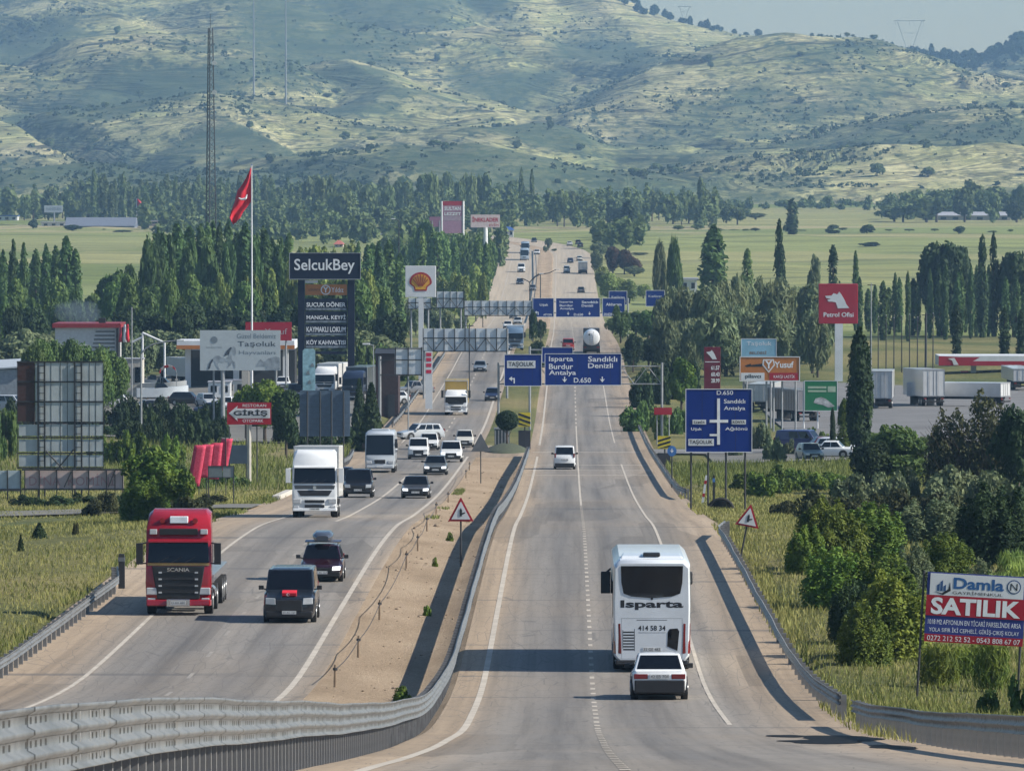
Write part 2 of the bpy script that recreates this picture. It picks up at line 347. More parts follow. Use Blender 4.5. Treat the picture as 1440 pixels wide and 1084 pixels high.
for nm, xs, sg in (('left_land', lx, -1), ('right_land', rx, 1)):
    for part, ya, yb, m in (('meadow', -60, 1204, M_MEADOW), ('fields', 1204, 3690, M_FIELD)):
        rw = np.unique(np.concatenate([ROWS[(ROWS >= ya) & (ROWS <= yb)], [ya, yb]])); X, Y = np.meshgrid(xs, rw)
        Z = ground(X, Y); inner = (X > -19.3) & (X < 8.0); Z = np.where(inner, zr(Y) - 0.35, Z)
        bx = bend(Y)*np.clip(1 - np.abs(X + 6)/400, 0, 1)
        struct(grid(part, X + bx, Y, Z, m))

# hills: crest lines seen from the road, each at its own distance, with hollows between them
XS = [-200, 0, 100, 200, 300, 400, 500, 580, 650, 740, 800, 870, 950, 1040, 1120, 1200, 1300, 1380, 1440, 1640]
FOOT = [283]*20
L1 = [245, 236, 232, 226, 222, 214, 199, 190, 191, 208, 222, 228, 228, 222, 218, 212, 206, 202, 198, 195]
L2 = [185, 176, 164, 150, 134, 140, 152, 158, 152, 165, 178, 205, 200, 196, 190, 178, 165, 158, 160, 165]
L3 = [90, 78, 66, 60, 57, 68, 84, 104, 126, 136, 112, 90, 76, 63, 60, 67, 86, 104, 112, 120]
L4 = [35, 24, 12, 8, 6, 10, 27, 24, 28, 46, 66, 72, 62, 62, 66, 74, 90, 100, 100, 100]
L5 = [-60, -55, -50, -45, -42, -40, -40, -38, -35, -28, -16, 2, 25, 42, 53, 62, 76, 74, 56, 40]
def hills():
    cols = np.concatenate([np.linspace(-260, 1700, 420)]); 
    Ds = np.concatenate([np.linspace(3680, 5600, 190), np.linspace(5610, 7700, 110)])
    ks = [(3690, None), (3950, L1), (4180, 'd'), (4800, L2), (5000, 'd'), (5560, L3), (5850, 'd'), (6350, L4), (6600, 'd'), (7150, L5), (7700, 'd')]
    out = np.zeros((len(Ds), len(cols))); last = None
    rowsz = []
    for D, l in ks:
        if l is None: z = np.full(len(cols), float(CZ - _hp(3690)))
        elif l == 'd': z = last - (16 if D < 4300 else 14 if D < 5100 else 24)
        else:
            z = CZ - (pchip(XS, l)(cols) - PY0)*D/F; last = z
        rowsz.append(z)
    rowsz = np.array(rowsz); kd = [k[0] for k in ks]
    for j in range(len(cols)): out[:, j] = pchip(kd, rowsz[:, j])(Ds)
    C, DD = np.meshgrid(cols, Ds); X = (C - PX0)*DD/F; Z = out
    nzv = np.empty(X.shape); 
    for i in range(X.shape[0]):
        for j in range(X.shape[1]):
            x, y = X[i, j], DD[i, j]
            g = 1 - abs(mnoise.noise(Vector((x*0.0062 + y*0.0030 + 3, y*0.0018 - x*.0012, 0.5))))*2          # gullies run down the slopes
            nzv[i, j] = mnoise.fractal(Vector((x*0.0055, y*0.003, 0)), 1.0, 2.0, 4)*11 - max(0, g - 0.5)*30
    fade = np.clip((DD - 3700)/260, 0, 1)
    Z = Z + nzv*fade
    global HX, HD, HZ, HC
    HX, HD, HZ, HC = X, Ds, Z, cols
    struct(grid('hills', X, DD, Z, M_HILL))
hills()
def hillz(px, D):
    i = np.clip(np.searchsorted(HD, D) - 1, 0, len(HD)-2); j = np.clip(np.searchsorted(HC, px) - 1, 0, len(HC)-2)
    a = (D - HD[i])/(HD[i+1]-HD[i]); b = (px - HC[j])/(HC[j+1]-HC[j])
    return float((HZ[i,j]*(1-b) + HZ[i,j+1]*b)*(1-a) + (HZ[i+1,j]*(1-b) + HZ[i+1,j+1]*b)*a)
M_LINE = mat('road_line_paint', (0.36,0.32,0.265), 0.7, var=0.0, scale=0.9, rgb2=(0.50,0.45,0.38))
M_WORN = mat('worn_line_paint', (0.22,0.205,0.185), 0.8, var=0.0, scale=0.9, rgb2=(0.30,0.275,0.24))
def line(x, wd, ya, yb, dash=None, name='lane_marking', m=None):
    V, Q = [], []
    segs = [(ya, yb)] if not dash else [(y, y + dash[0]) for y in np.arange(ya, yb, dash[0] + dash[1])]
    for a, b in segs:
        ys = np.linspace(a, b, max(2, int((b-a)/6) + 1)); k = len(V)
        for y in ys:
            z = float(zr(y)) + 0.006 + y*1.2e-5; bx = float(bend(y)); V += [(x-wd/2+bx, y, z), (x+wd/2+bx, y, z)]
        for i in range(len(ys)-1): Q.append((k+2*i, k+2*i+1, k+2*i+3, k+2*i+2))
    return struct(npmesh(name, V, Q, m or M_LINE))
line(-2.72, 0.19, -60, 590); line(-2.72, 0.19, 632, 2430); line(4.3, 0.13, 182, 560); line(4.3, 0.13, 640, 2400)
line(0.75, 0.15, 40, 420, (1.2, 2.4)); line(0.75, 0.13, 420, 700); line(0.75, 0.16, 700, 2300, (6, 8))
line(-8.75, 0.2, 100, 590); line(-8.75, 0.24, 632, 2430); line(-15.7, 0.15, 100, 560); line(-15.7, 0.15, 640, 2400)
line(-12.3, 0.13, 100, 330, (3, 9), m=M_WORN); line(-12.3, 0.18, 360, 520); line(-12.3, 0.15, 640, 2300, (6, 9))
# cross bands where the side road joins
for y, wd in ((520, 0.5), (537, 0.5), (556, 0.5), (606, 0.6)):
    V = [(-3.2, y, float(zr(y))+0.012), (6.4, y, float(zr(y))+0.012), (6.4, y+wd*2, float(zr(y+wd*2))+0.012), (-3.2, y+wd*2, float(zr(y+wd*2))+0.012)]
    struct(npmesh('crossing_band', V, [(0,1,2,3)], M_LINE))
M_LOT = mat('yard_paving', (0.14,0.138,0.136), 0.85, var=0.2, scale=0.15)
M_GRAVEL = mat('gravel_yard', (0.13,0.125,0.11), 0.9, var=0.25, scale=0.2)
def lot(name, x0, x1, y0, y1, m, dz=0.5):
    X, Y = np.meshgrid(np.linspace(x0, x1, 30), np.linspace(y0, y1, 50)); struct(grid(name, X, Y, ground(X, Y) + 0.13, m))
lot('forecourt', 22, 70, 660, 860, M_LOT); lot('truck_yard', -70, -22, 640, 900, M_GRAVEL)
lot('parking_yard', 12, 36, 560, 625, M_GRAVEL)
X, Y = np.meshgrid(np.linspace(7.6, 40, 14), np.linspace(596, 612, 5)); struct(grid('side_road', X, Y + (X-7.6)*0.4, ground(X, Y+(X-7.6)*.4)+0.16, M_LOT))
X, Y = np.meshgrid(np.linspace(-40, -18.8, 12), np.linspace(404, 418, 5)); struct(grid('side_track', X, Y, ground(X, Y) + 0.12, M_GRAVEL))

# wet patch by the right-hand rail
M_WET = mat('wet_stain', (0.010,0.010,0.011), 0.6, var=0.3, spec=0.05)
for cx, cy, rx_, ry_ in ((6.3, 158, .9, 7), (5.6, 150, .9, 4), (6.6, 139, .45, 5), (5.2, 163, .5, 3)):
    n = 26; V = []
    for k in range(n):
        a = 2*math.pi*k/n; q = 1 + .35*mnoise.noise(Vector((math.cos(a)*1.7 + cx, math.sin(a)*1.7 + cy, 0))); x, y = cx + rx_*q*math.cos(a), cy + ry_*q*math.sin(a); V.append((x, y, float(zr(y)) + .009))
    V.append((cx, cy, float(zr(cy)) + .009)); struct(npmesh('wet_patch', V, [(k, (k+1) % n, n) for k in range(n)], M_WET))
# ---------------------------------------------------------------- vehicles (local frame: nose towards -Y, wheels on z = 0)
GLASS = mat('tinted_glass', (0.004,0.005,0.008), 0.03, var=0.1, spec=0.5)
TYRE = mat('tyre_rubber', (0.012,0.012,0.013), 0.8); RIM = mat('wheel_alloy', (0.32,0.33,0.34), 0.35, 0.8)
BLACK = mat('black_plastic', (0.015,0.015,0.017), 0.5); CHROME = mat('bright_metal', (0.6,0.6,0.62), 0.2, 0.9)
LAMP = mat('clear_lamp', (0.46,0.48,0.50), 0.15, 0.0, coat=0.6); LIT = mat('lit_headlamp', (0.85,0.87,0.9), 0.15, emis=(0.95,0.97,1.0,0.75)); RLAMP = mat('red_lamp', (0.16,0.008,0.01), 0.2, coat=0.5)
PLATE = mat('plate_white', (0.55,0.56,0.56), 0.5); OLAMP = mat('amber_lamp', (0.5,0.16,0.02), 0.25)
LETW = mat('white_lettering', (0.72,0.74,0.76), 0.5); LETK = mat('black_lettering', (0.012,0.013,0.018), 0.5); LETR = mat('red_lettering', (0.45,0.02,0.03), 0.5)
UNDER = mat('underbody', (0.01,0.01,0.011), 0.9)
def wheel(root, x, y, r, wd, side):
    b = MB(); b.bar((x - wd/2, y, r), (x + wd/2, y, r), r, r, 20); t = b.build('wheel', TYRE, root, smooth=35, bevel=0.02)
    s = x + side*wd/2
    b = MB(); b.bar((s - side*0.03, y, r), (s + side*0.012, y, r), r*0.62, r*0.55, 14); b.build('rim', RIM, t, smooth=35)
    return t
def sec(w, z0, z1, y, r=0.09, bulge=0.03):
    """closed outline of a body at station y"""
    h = z1 - z0; zm = z0 + h*0.55; r = min(r, h*0.3, w*0.4)
    return [(-w+r, y, z0), (w-r, y, z0), (w-bulge, y, z0+r), (w, y, zm), (w-bulge*0.6, y, z1-r), (w-bulge-r, y, z1), (-w+bulge+r, y, z1), (-w+bulge*0.6, y, z1-r), (-w, y, zm), (-w+bulge, y, z0+r)]
def place(root, px, py, L, rz=0.0, D=None, X=None):
    """root so that its nearest end stands at image row py (or at distance D)"""
    D = D_of(py) if D is None else D
    Y = D + L/2; X = GX(px, D) if X is None else X
    on_road = abs(X + 6) < 14
    zf = (lambda y: float(zr(y))) if on_road else (lambda y: float(ground(X, y)) + 0.14)
    a = math.atan2(zf(Y + L/2) - zf(Y - L/2), L)
    root.location = (X, Y, zf(Y) if abs(rz) in (0.0, math.pi) else zf(Y)); root.rotation_euler = (a*math.cos(rz), a*math.sin(rz), rz)
def mirror(root, x, y, z, s, sz=(0.09, 0.12, 0.15), m=BLACK):
    b = MB(); b.box(*sorted((x + s*0.03, x + s*(0.03 + sz[0]*2))), y - 0.05, y + sz[1], z, z + sz[2]); b.bar((x - s*0.08, y + 0.03, z), (x + s*0.08, y + 0.03, z + 0.04), 0.025)
    b.build('mirror', m, root, bevel=0.02)
def car(label, colour, L=4.3, W=1.75, H=1.45, style='sedan', group=None, cat='car', glass=None, lights=LAMP, roofbox=False, rear_detail=False, plate='03 AC 123', name=None, low=None, bars=False):
    name = name or {'sedan': 'sedan_car', 'hatch': 'hatchback_car', 'wagon': 'estate_car', 'suv': 'off_road_car', 'van': 'van', 'pickup': 'pickup_truck'}[style]
    root = empty(name, (0,0,0), label, cat, group)
    w = W/2; G = glass or GLASS
    # y of: hood front, windscreen foot, roof front, roof rear, rear glass foot ; heights
    if style == 'sedan':  hf, ws, r0, r1, rg, hz0, hz1, bz, dk = .06, .30, .43, .70, .82, .46, .60, .64, .62
    elif style == 'hatch': hf, ws, r0, r1, rg, hz0, hz1, bz, dk = .05, .27, .40, .86, .97, .45, .60, .62, .62
    elif style == 'wagon': hf, ws, r0, r1, rg, hz0, hz1, bz, dk = .06, .27, .40, .90, .97, .45, .59, .62, .62
    elif style == 'suv':  hf, ws, r0, r1, rg, hz0, hz1, bz, dk = .04, .28, .38, .92, .97, .48, .60, .62, .62
    elif style == 'van':  hf, ws, r0, r1, rg, hz0, hz1, bz, dk = .04, .17, .30, .95, .99, .49, .60, .61, .61
    else:                 hf, ws, r0, r1, rg, hz0, hz1, bz, dk = .04, .30, .38, .60, .65, .50, .60, .62, .58
    Y = lambda t: -L/2 + t*L
    zc = 0.20 if style not in ('suv', 'pickup') else 0.30
    S = [sec(w*0.80, zc+0.16, H*hz0*0.93, Y(0.0), .06), sec(w*0.93, zc+0.03, H*hz0, Y(0.012), .08), sec(w*0.985, zc, H*(hz0+.02), Y(hf), .09), sec(w, zc, H*(hz0*.4+hz1*.6), Y(ws*.6)),
         sec(w, zc, H*hz1, Y(ws)), sec(w, zc, H*bz, Y((ws+r0)/2+.05)), sec(w, zc, H*bz, Y(rg-.05)), sec(w*0.985, zc, H*dk, Y(min(.985, rg+.02))), sec(w*0.95, zc+.04, H*dk*.98, Y(.99)), sec(w*0.86, zc+.14, H*dk*.93, Y(1.0), .06)]
    b = MB(); b.loft(S); b.build('body', colour, root, smooth=38)
    tw = w*(0.74 if style in ('sedan', 'hatch') else 0.80 if style != 'van' else 0.86)
    zt = H*0.985; zl = H*bz - 0.05; bw = w - 0.05
    c = [(-bw, Y(ws), H*hz1-.04), (bw, Y(ws), H*hz1-.04), (bw, Y(rg), zl), (-bw, Y(rg), zl), (-tw, Y(r0), zt), (tw, Y(r0), zt), (tw, Y(r1), zt), (-tw, Y(r1), zt)]
    b = MB(); b.hexa(c); b.build('cabin', colour, root, smooth=30, bevel=0.05, seg=3)
    b = MB(); b.hexa([(-tw+.08, Y(r0)+.1, zt-.02), (tw-.08, Y(r0)+.1, zt-.02), (tw-.08, Y(r1)-.1, zt-.02), (-tw+.08, Y(r1)-.1, zt-.02), (-tw+.2, Y(r0)+.25, H), (tw-.2, Y(r0)+.25, H), (tw-.2, Y(r1)-.2, H), (-tw+.2, Y(r1)-.2, H)]); b.build('roof', colour, root, smooth=40)
    fr = [c[0], c[1], c[5], c[4]]; rr_ = [c[2], c[3], c[7], c[6]]; rs = [c[1], c[2], c[6], c[5]]; ls = [c[3], c[0], c[4], c[7]]
    b = MB(); b.panel(fr, .045, .10, .955, .93, .012); b.build('windscreen', G, root)
    b = MB(); b.panel(rr_, .06, .14, .94, .90, .012); b.build('rear_window', G, root)
    nw = 2 if style in ('sedan', 'hatch', 'pickup') else 3
    for q, fl in ((rs, 0), (ls, 1)):
        for k in range(nw if style != 'van' else 2):
            a0 = .10 + k*.84/nw; a1 = .10 + (k+1)*.84/nw - .035
            if fl: a0, a1 = 1-a1, 1-a0
            b = MB(); b.panel(q, a0, .18, a1, .90, .012); b.build('window', G, root)
    fy = Y(0.0)
    hz = H*hz0
    b = MB(); b.box(-w*.50, w*.50, fy-.03, fy+.12, zc+.24, hz*.90); b.build('grille', BLACK, root, bevel=0.02)
    b = MB(); b.box(-w*.90, w*.90, fy-.02, fy+.25, zc+.02, zc+.25); b.build('bumper', low or BLACK, root, bevel=0.05, seg=3)
    for s in (-1, 1):
        b = MB(); b.hexa([(s*w*.52, fy-.035, hz*.72), (s*w*.90, fy+.005, hz*.74), (s*w*.92, fy+.2, hz*.76), (s*w*.52, fy+.2, hz*.74), (s*w*.54, fy-.025, hz*.97), (s*w*.90, fy+.015, hz*.99), (s*w*.92, fy+.2, hz*.97), (s*w*.54, fy+.2, hz*.95)]); b.build('headlight', lights, root, bevel=0.015)
        mirror(root, s*w, Y(ws)+.28, H*bz, s)
    b = MB(); b.box(-.26, .26, fy-.045, fy, zc+.14, zc+.26); pl = b.build('number_plate', PLATE, root)
    text(pl, plate, -.23, .23, zc+.165, zc+.235, fy-.05, LETK)
    ry = Y(1.0)
    b = MB(); b.box(-w*.90, w*.90, ry-.22, ry+.03, zc, zc+.30 if not rear_detail else H*.44); b.build('rear_bumper', low or BLACK, root, bevel=0.04)
    tz0, tz1 = (H*dk*.74, H*dk*.92) if style in ('sedan', 'pickup') else (H*.50, H*.68)
    for s in (-1, 1):
        if style in ('sedan',):
            b = MB(); b.box(*sorted((s*w*.42, s*w*.92)), ry-.14, ry+.015, tz0, tz1)
        else:
            b = MB(); b.box(*sorted((s*w*.80, s*w*.95)), ry-.12, ry+.015, tz0, tz1)
        b.build('tail_light', RLAMP, root, bevel=0.02)
    pz = (tz0 + tz1)/2 if style == 'sedan' else H*.42
    b = MB(); b.box(-.30, .30, ry-.03, ry+.03, pz-.07, pz+.07); pl = b.build('rear_plate', PLATE, root)
    text(pl, plate, -.27, .27, pz-.045, pz+.045, ry+.036, LETK, flip=True)
    r = 0.31 if style not in ('suv', 'pickup', 'van') else 0.35
    for s in (-1, 1):
        for t in (.19, .81):
            b = MB(); b.bar((s*(w-.12), Y(t), r+.02), (s*(w+.006), Y(t), r+.02), r+.07, r+.06, 18); b.build('wheel_arch', BLACK, root)
            wheel(root, s*(w-.09), Y(t), r, .21, s)
    b = MB(); b.box(-w*.86, w*.86, Y(.06), Y(.94), zc-.06, zc+.06); b.build('underbody', UNDER, root)
    if roofbox or bars:
        for t in (.3, .7):
            y = Y(r0 + (r1-r0)*t); b = MB(); b.bar((-tw-.1, y, H+.10), (tw+.1, y, H+.10), .035)
            for s in (-1, 1): b.bar((s*(tw-.02), y, H-.04), (s*(tw-.02), y, H+.1), .03)
            b.build('roof_bar', CHROME, root)
    if roofbox:
        b = MB(); y0, y1 = Y(r0-.06), Y(r1-.1)
        b.loft([sec(.26, H+.16, H+.36, y0, .05), sec(.40, H+.13, H+.46, y0+.25, .1), sec(.44, H+.13, H+.52, y0+.8, .12), sec(.44, H+.13, H+.54, y1-.2, .12), sec(.38, H+.15, H+.50, y1, .1)])
        b.build('roof_box', paint('roof_box', (.05,.06,.08), .25), root, smooth=40)
    return root, L
def duals(root, w, ys, r=.50, wd=.32):
    for y in ys:
        for s in (-1, 1): wheel(root, s*(w - wd/2), y, r, wd, s)
def truck(label, cabc, boxc, L=15.5, boxH=3.95, boxW=1.27, cabH=3.75, style='plain', name='articulated_lorry', cat='lorry', vis=None, boxy0=2.4):
    """forward-control cab with a body behind it"""
    root = empty(name, (0,0,0), label, cat)
    f = -L/2; w = 1.24
    b = MB()
    secs = [sec(w*.95, .42, 1.15, f+.0, .08), sec(w, .38, 1.95, f+.05, .1), sec(w, .38, 2.1, f+.10, .1), sec(w, .38, cabH*.84, f+.34, .1), sec(w*.97, .38, cabH*.93, f+.62, .14), sec(w*.95, .5, cabH, f+1.2, .16), sec(w*.95, .7, cabH, f+2.15, .14)]
    # nose, windscreen rake and roof dome
    b.loft(secs); b.build('cab', cabc, root, smooth=40)
    wz = 1.98 if style == 'red' else cabH*.505
    wt = cabH*(.69 if style == 'red' else .725); ya, yb = f + .03, f + .06 + .24*((wt - 2.1)/(cabH*.84 - 2.1))
    wq = [(-w*.93, ya, wz), (w*.93, ya, wz), (w*.90, yb, wt), (-w*.90, yb, wt)]
    b = MB(); b.panel(wq, 0, 0, 1, 1, .03, .05); b.build('windscreen', GLASS, root, bevel=.02)
    b = MB(); b.hexa([(-w*.93, yb - .16, wt + .02), (w*.93, yb - .16, wt + .02), (w*.93, yb + .2, wt + .06), (-w*.93, yb + .2, wt + .06), (-w*.93, yb - .12, wt + .12), (w*.93, yb - .12, wt + .12), (w*.93, yb + .2, wt + .18), (-w*.93, yb + .2, wt + .18)]); b.build('sun_visor', cabc, root, bevel=.02)
    b = MB()
    for k in (-1, 0, 1): b.bar((k*.5 - .25, ya - .04, wz + .03), (k*.5 + .15, ya + .02, wz + .22), .012)
    b.build('wiper', BLACK, root)
    for s in (-1, 1):
        q = [(s*(w+.005), f+.45, 1.95), (s*(w+.005), f+1.35, 1.95), (s*(w+.005), f+1.35, 2.75), (s*(w+.005), f+.55, 2.75)]
        if s < 0: q = [q[1], q[0], q[3], q[2]]
        b = MB(); b.panel(q, 0, 0, 1, 1, .012); b.build('side_window', GLASS, root)
        b = MB(); b.box(*sorted((s*(w+.10), s*(w+.36))), f+.05, f+.22, 1.92, 2.72); b.bar((s*(w-.05), f+.3, 2.72), (s*(w+.2), f+.15, 2.70), .03); b.bar((s*(w-.05), f+.3, 1.95), (s*(w+.2), f+.15, 1.95), .03)
        b.build('mirror', cabc if style == 'white' else BLACK, root, bevel=.03)
        b = MB(); b.box(*sorted((s*w*.60, s*w*.97)), f-.035, f+.2, .78, 1.05); b.build('headlight', LAMP, root, bevel=.03)
        b = MB(); b.box(*sorted((s*w*.70, s*w*.94)), f-.03, f+.1, .52, .66); b.build('fog_lamp', LAMP, root, bevel=.02)
        b = MB(); b.box(*sorted((s*w*.6, s*w*1.0)), f+.5, f+1.6, .35, .95); b.build('cab_step', BLACK, root, bevel=.03)
    if style == 'red':
        b = MB(); b.hexa([(-w*.62, f-.05, .62), (w*.62, f-.05, .62), (w*.7, f+.1, .62), (-w*.7, f+.1, .62), (-w*.80, f-.03, 1.86), (w*.80, f-.03, 1.86), (w*.80, f+.1, 1.86), (-w*.80, f+.1, 1.86)]); gr = b.build('grille', BLACK, root, bevel=.03)
        for k in range(4):
            b = MB(); z = .86 + k*.25; b.box(-w*.46, w*.46, f-.07, f-.04, z, z+.03); b.build('grille_bar', mat('grille_bar', (.05,.05,.055), .3, .5), gr)
        for s in (-1, 1):
            for k in range(4):
                b = MB(); b.box(*sorted((s*w*.50, s*w*.60)), f-.07, f-.04, .84+k*.25, .90+k*.25); b.build('marker_lamp', LAMP, gr)
        text(gr, 'SCANIA', -.42, .42, 1.66, 1.80, f-.075, CHROME, bold=.02)
        b = MB(); b.box(-w*.94, w*.94, f+.03, f+.09, 1.88, 1.97); b.build('reflective_strip', mat('gold_strip', (.42,.28,.12), .3, .5), root)
        b = MB(); b.box(-.34, .34, f+.36, f+.62, cabH*.875, cabH*.94); b.build('roof_sign', mat('lit_white_sign', (.75,.80,.84), .3), root, bevel=.02)
        for s in (-1, 1):
            b = MB(); b.bar((s*.62, f+.34, cabH*.90), (s*.62, f+.52, cabH*.90), .10, .10, 12); b.build('air_horn', cabc, root, smooth=40)
            b = MB(); b.box(*sorted((s*w*.66, s*w*.88)), f+.18, f+.42, cabH*.77, cabH*.82); b.build('roof_lamp', LAMP, root, bevel=.02)
        b = MB(); b.box(-w*.58, w*.58, f+.20, f+.44, cabH*.765, cabH*.825); b.build('visor_lamp_panel', BLACK, root, bevel=.02)
        b = MB(); b.hexa([(-w*.97, f-.10, .36), (w*.97, f-.10, .36), (w, f+.3, .36), (-w, f+.3, .36), (-w*.97, f-.06, .60), (w*.97, f-.06, .60), (w, f+.3, .60), (-w, f+.3, .60)]); b.build('bumper', cabc, root, bevel=.04)
        b = MB(); b.box(-.44, .44, f-.16, f-.08, .34, .62); b.build('bull_bar', CHROME, root, bevel=.02)
    else:
        g2 = mat('grille_grey', (.05,.055,.06), .4)
        b = MB(); b.hexa([(-w*.62, f-.02, 1.20), (w*.62, f-.02, 1.20), (w*.62, f+.1, 1.2), (-w*.62, f+.1, 1.2), (-w*.80, f+.02, 1.52), (w*.80, f+.02, 1.52), (w*.8, f+.1, 1.52), (-w*.8, f+.1, 1.52)]); b.build('grille', BLACK, root, bevel=.02)
        b = MB(); b.hexa([(-w*.88, f+.01, 1.58), (w*.88, f+.01, 1.58), (w*.88, f+.12, 1.58), (-w*.88, f+.12, 1.58), (-w*.92, f+.04, 1.80), (w*.92, f+.04, 1.80), (w*.92, f+.12, 1.8), (-w*.92, f+.12, 1.8)]); gu = b.build('upper_grille', g2, root, bevel=.02)
        b = MB(); b.bar((0, f-.03, 1.66), (0, f+.05, 1.66), .10, .10, 14); b.build('emblem', CHROME, gu)
        b = MB(); b.box(-w*.44, w*.44, f-.04, f+.1, .56, .72); b.box(-w*.44, w*.44, f-.04, f+.1, .82, .98); b.build('lower_grille', BLACK, root, bevel=.02)
        b = MB(); b.hexa([(-w*.97, f-.06, .36), (w*.97, f-.06, .36), (w, f+.3, .36), (-w, f+.3, .36), (-w*.97, f-.03, .54), (w*.97, f-.03, .54), (w, f+.3, .54), (-w, f+.3, .54)]); b.build('bumper', cabc, root, bevel=.03)
    b = MB(); b.box(-.28, .28, f-.17, f-.10, .42, .55); pl = b.build('number_plate', PLATE, root); text(pl, '15 KE 482', -.25, .25, .45, .52, f-.176, LETK)
    duals(root, w, [f+1.35], .50, .33)
    b = MB(); b.box(-.5, .5, f+.9, L/2-.3, .72, 1.05); b.build('chassis', UNDER, root)
    duals(root, w, [f+4.6], .50, .5); 
    if L > 12: duals(root, w, [L/2-4.4, L/2-3.1, L/2-1.8], .50, .36)
    b = MB(); b.box(-boxW, boxW, f+boxy0, L/2, 1.12, boxH); bd = b.build('cargo_body', boxc, root, bevel=.05)
    b = MB()
    for z in (1.12, boxH-.1): b.box(-boxW-.02, boxW+.02, f+boxy0-.015, f+boxy0+.06, z, z+.09)
    for s in (-1, 1): b.box(*sorted((s*(boxW-.06), s*(boxW+.015))), f+boxy0-.012, f+boxy0+.05, 1.2, boxH-.1)
    b.build('body_edging', mat('edging', (.5,.5,.5), .4, .4), bd)
    if style == 'red':
        for s in (-1, 1):
            b = MB(); b.bar((s*(w-.28), f+2.6, .72), (s*(w-.28), f+3.8, .72), .30, .30, 14); b.build('fuel_tank', CHROME, root, smooth=40)
    return root, L
def coach_rear():
    L, H, w = 12.2, 3.74, 1.27
    P = paint('coach_white', (.62,.66,.70), .28)
    root = empty('coach', (0,0,0), 'white long-distance coach seen from behind, black rear window and black lettering', 'coach')
    r = L/2                                                        # the tail faces the camera: built with its nose at -Y and then turned round
    b = MB()
    b.loft([sec(w*.9, .4, 3.0, -r, .1), sec(w, .34, H-.05, -r+.5, .16), sec(w, .34, H, -r+1.4, .18), sec(w, .34, H, r-.9, .18), sec(w, .34, H-.03, r-.35, .2), sec(w*.985, .36, H-.08, r-.12, .18), sec(w*.95, .42, H-.16, r, .16)])
    b.build('body', P, root, smooth=42)
    T = lambda pts, y, name, m, bev=.015, th=.03: (lambda bb: bb.build(name, m, root, bevel=bev))(MB().prism([(-x, z) for x, z in pts], y, y + th))
    T([(-1.02, 3.50), (1.02, 3.50), (1.0, 2.95), (.93, 2.60), (.66, 2.50), (0, 2.45), (-.66, 2.50), (-.93, 2.60), (-1.0, 2.95)], r-.035, 'rear_window', GLASS, .01, .05)
    b = MB(); b.hexa([(-1.0, r-1.7, H-.02), (1.0, r-1.7, H-.02), (1.05, r-.5, H-.06), (-1.05, r-.5, H-.06), (-.95, r-1.6, H+.12), (.95, r-1.6, H+.12), (1.0, r-.62, H+.06), (-1.0, r-.62, H+.06)]); b.build('roof_spoiler', P, root, bevel=.05)
    b = MB(); b.box(-.28, .28, r-1.2, r-.55, H+.04, H+.16); b.build('roof_hatch', BLACK, root, bevel=.04)
    text(root, 'Isparta', -1.03, 1.03, 2.06, 2.38, r+.003, LETK, bold=.035, flip=True)
    text(root, '414 58 34', -.45, .45, 1.38, 1.55, r+.003, LETK, bold=.02, flip=True)
    b = MB(); b.box(-.5, .5, r-.005, r+.003, 1.72, 1.735); b.box(-.45, .45, r-.005, r+.003, 1.31, 1.32); b.build('pinstripe', LETK, root)
    b = MB()
    for k in range(7): b.box(.58, .94, r-.005, r+.003, .74 + .095*k, .785 + .095*k)              # louvred emblem on the left of the engine door
    b.box(.56, .575, r-.005, r+.003, .72, 1.44); b.box(.945, .96, r-.005, r+.003, .80, 1.40); b.build('vent', BLACK, root)
    T([(.50, .86), (.84, .72), (.90, 1.36), (.84, 1.46), (.58, 1.44), (.52, 1.34)], r-.022, 'engine_grille', GLASS, .01, .03)
    b = MB(); b.box(-.30, .30, r, r+.012, .70, .83); pl = b.build('number_plate', PLATE, root); text(pl, '32 GE 482', -.27, .27, .72, .81, r+.015, LETK, flip=True)
    b = MB()
    for x0_, x1_, z0_, z1_ in ((-1.0, 1.0, 1.78, 1.788), (-1.0, -.992, .46, 1.78), (.992, 1.0, .46, 1.78), (-.35, -.342, .4, .66), (-1.17, 1.17, .455, .463)): b.box(x0_, x1_, r-.01, r+.002, z0_, z1_)
    b.build('panel_seam', mat('seam', (.18,.19,.2), .6), root)
    b = MB(); b.bar((0, r-.02, 2.43), (0, r+.008, 2.43), .045, .045, 10); b.build('badge', BLACK, root)
    for s in (-1, 1):
        b = MB(); b.hexa([(s*1.0, r+.012, .62), (s*1.2, r-.01, .62), (s*1.27, r-.25, .62), (s*1.0, r-.25, .62), (s*1.03, r+.012, 1.62), (s*1.17, r-.01, 1.62), (s*1.27, r-.25, 1.62), (s*1.03, r-.25, 1.62)]); b.build('tail_light', RLAMP, root, bevel=.02)
        q = [(s*(w+.005), -r+1.3, 1.75), (s*(w+.005), r-1.0, 1.75), (s*(w+.005), r-1.0, 2.95), (s*(w+.005), -r+1.3, 2.95)]
        if s < 0: q = [q[1], q[0], q[3], q[2]]
        b = MB(); b.panel(q, 0, 0, 1, 1, .012); b.build('side_window', GLASS, root)
    b = MB(); b.box(1.29, 1.62, -r+.1, -r+.35, 2.0, 2.75); b.bar((1.1, -r+.2, 3.0), (1.45, -r+.2, 2.7), .04); b.build('mirror', BLACK, root, bevel=.05)
    b = MB(); b.box(-1.55, -1.29, -r+.1, -r+.3, 2.3, 2.75); b.build('mirror', BLACK, root, bevel=.05)
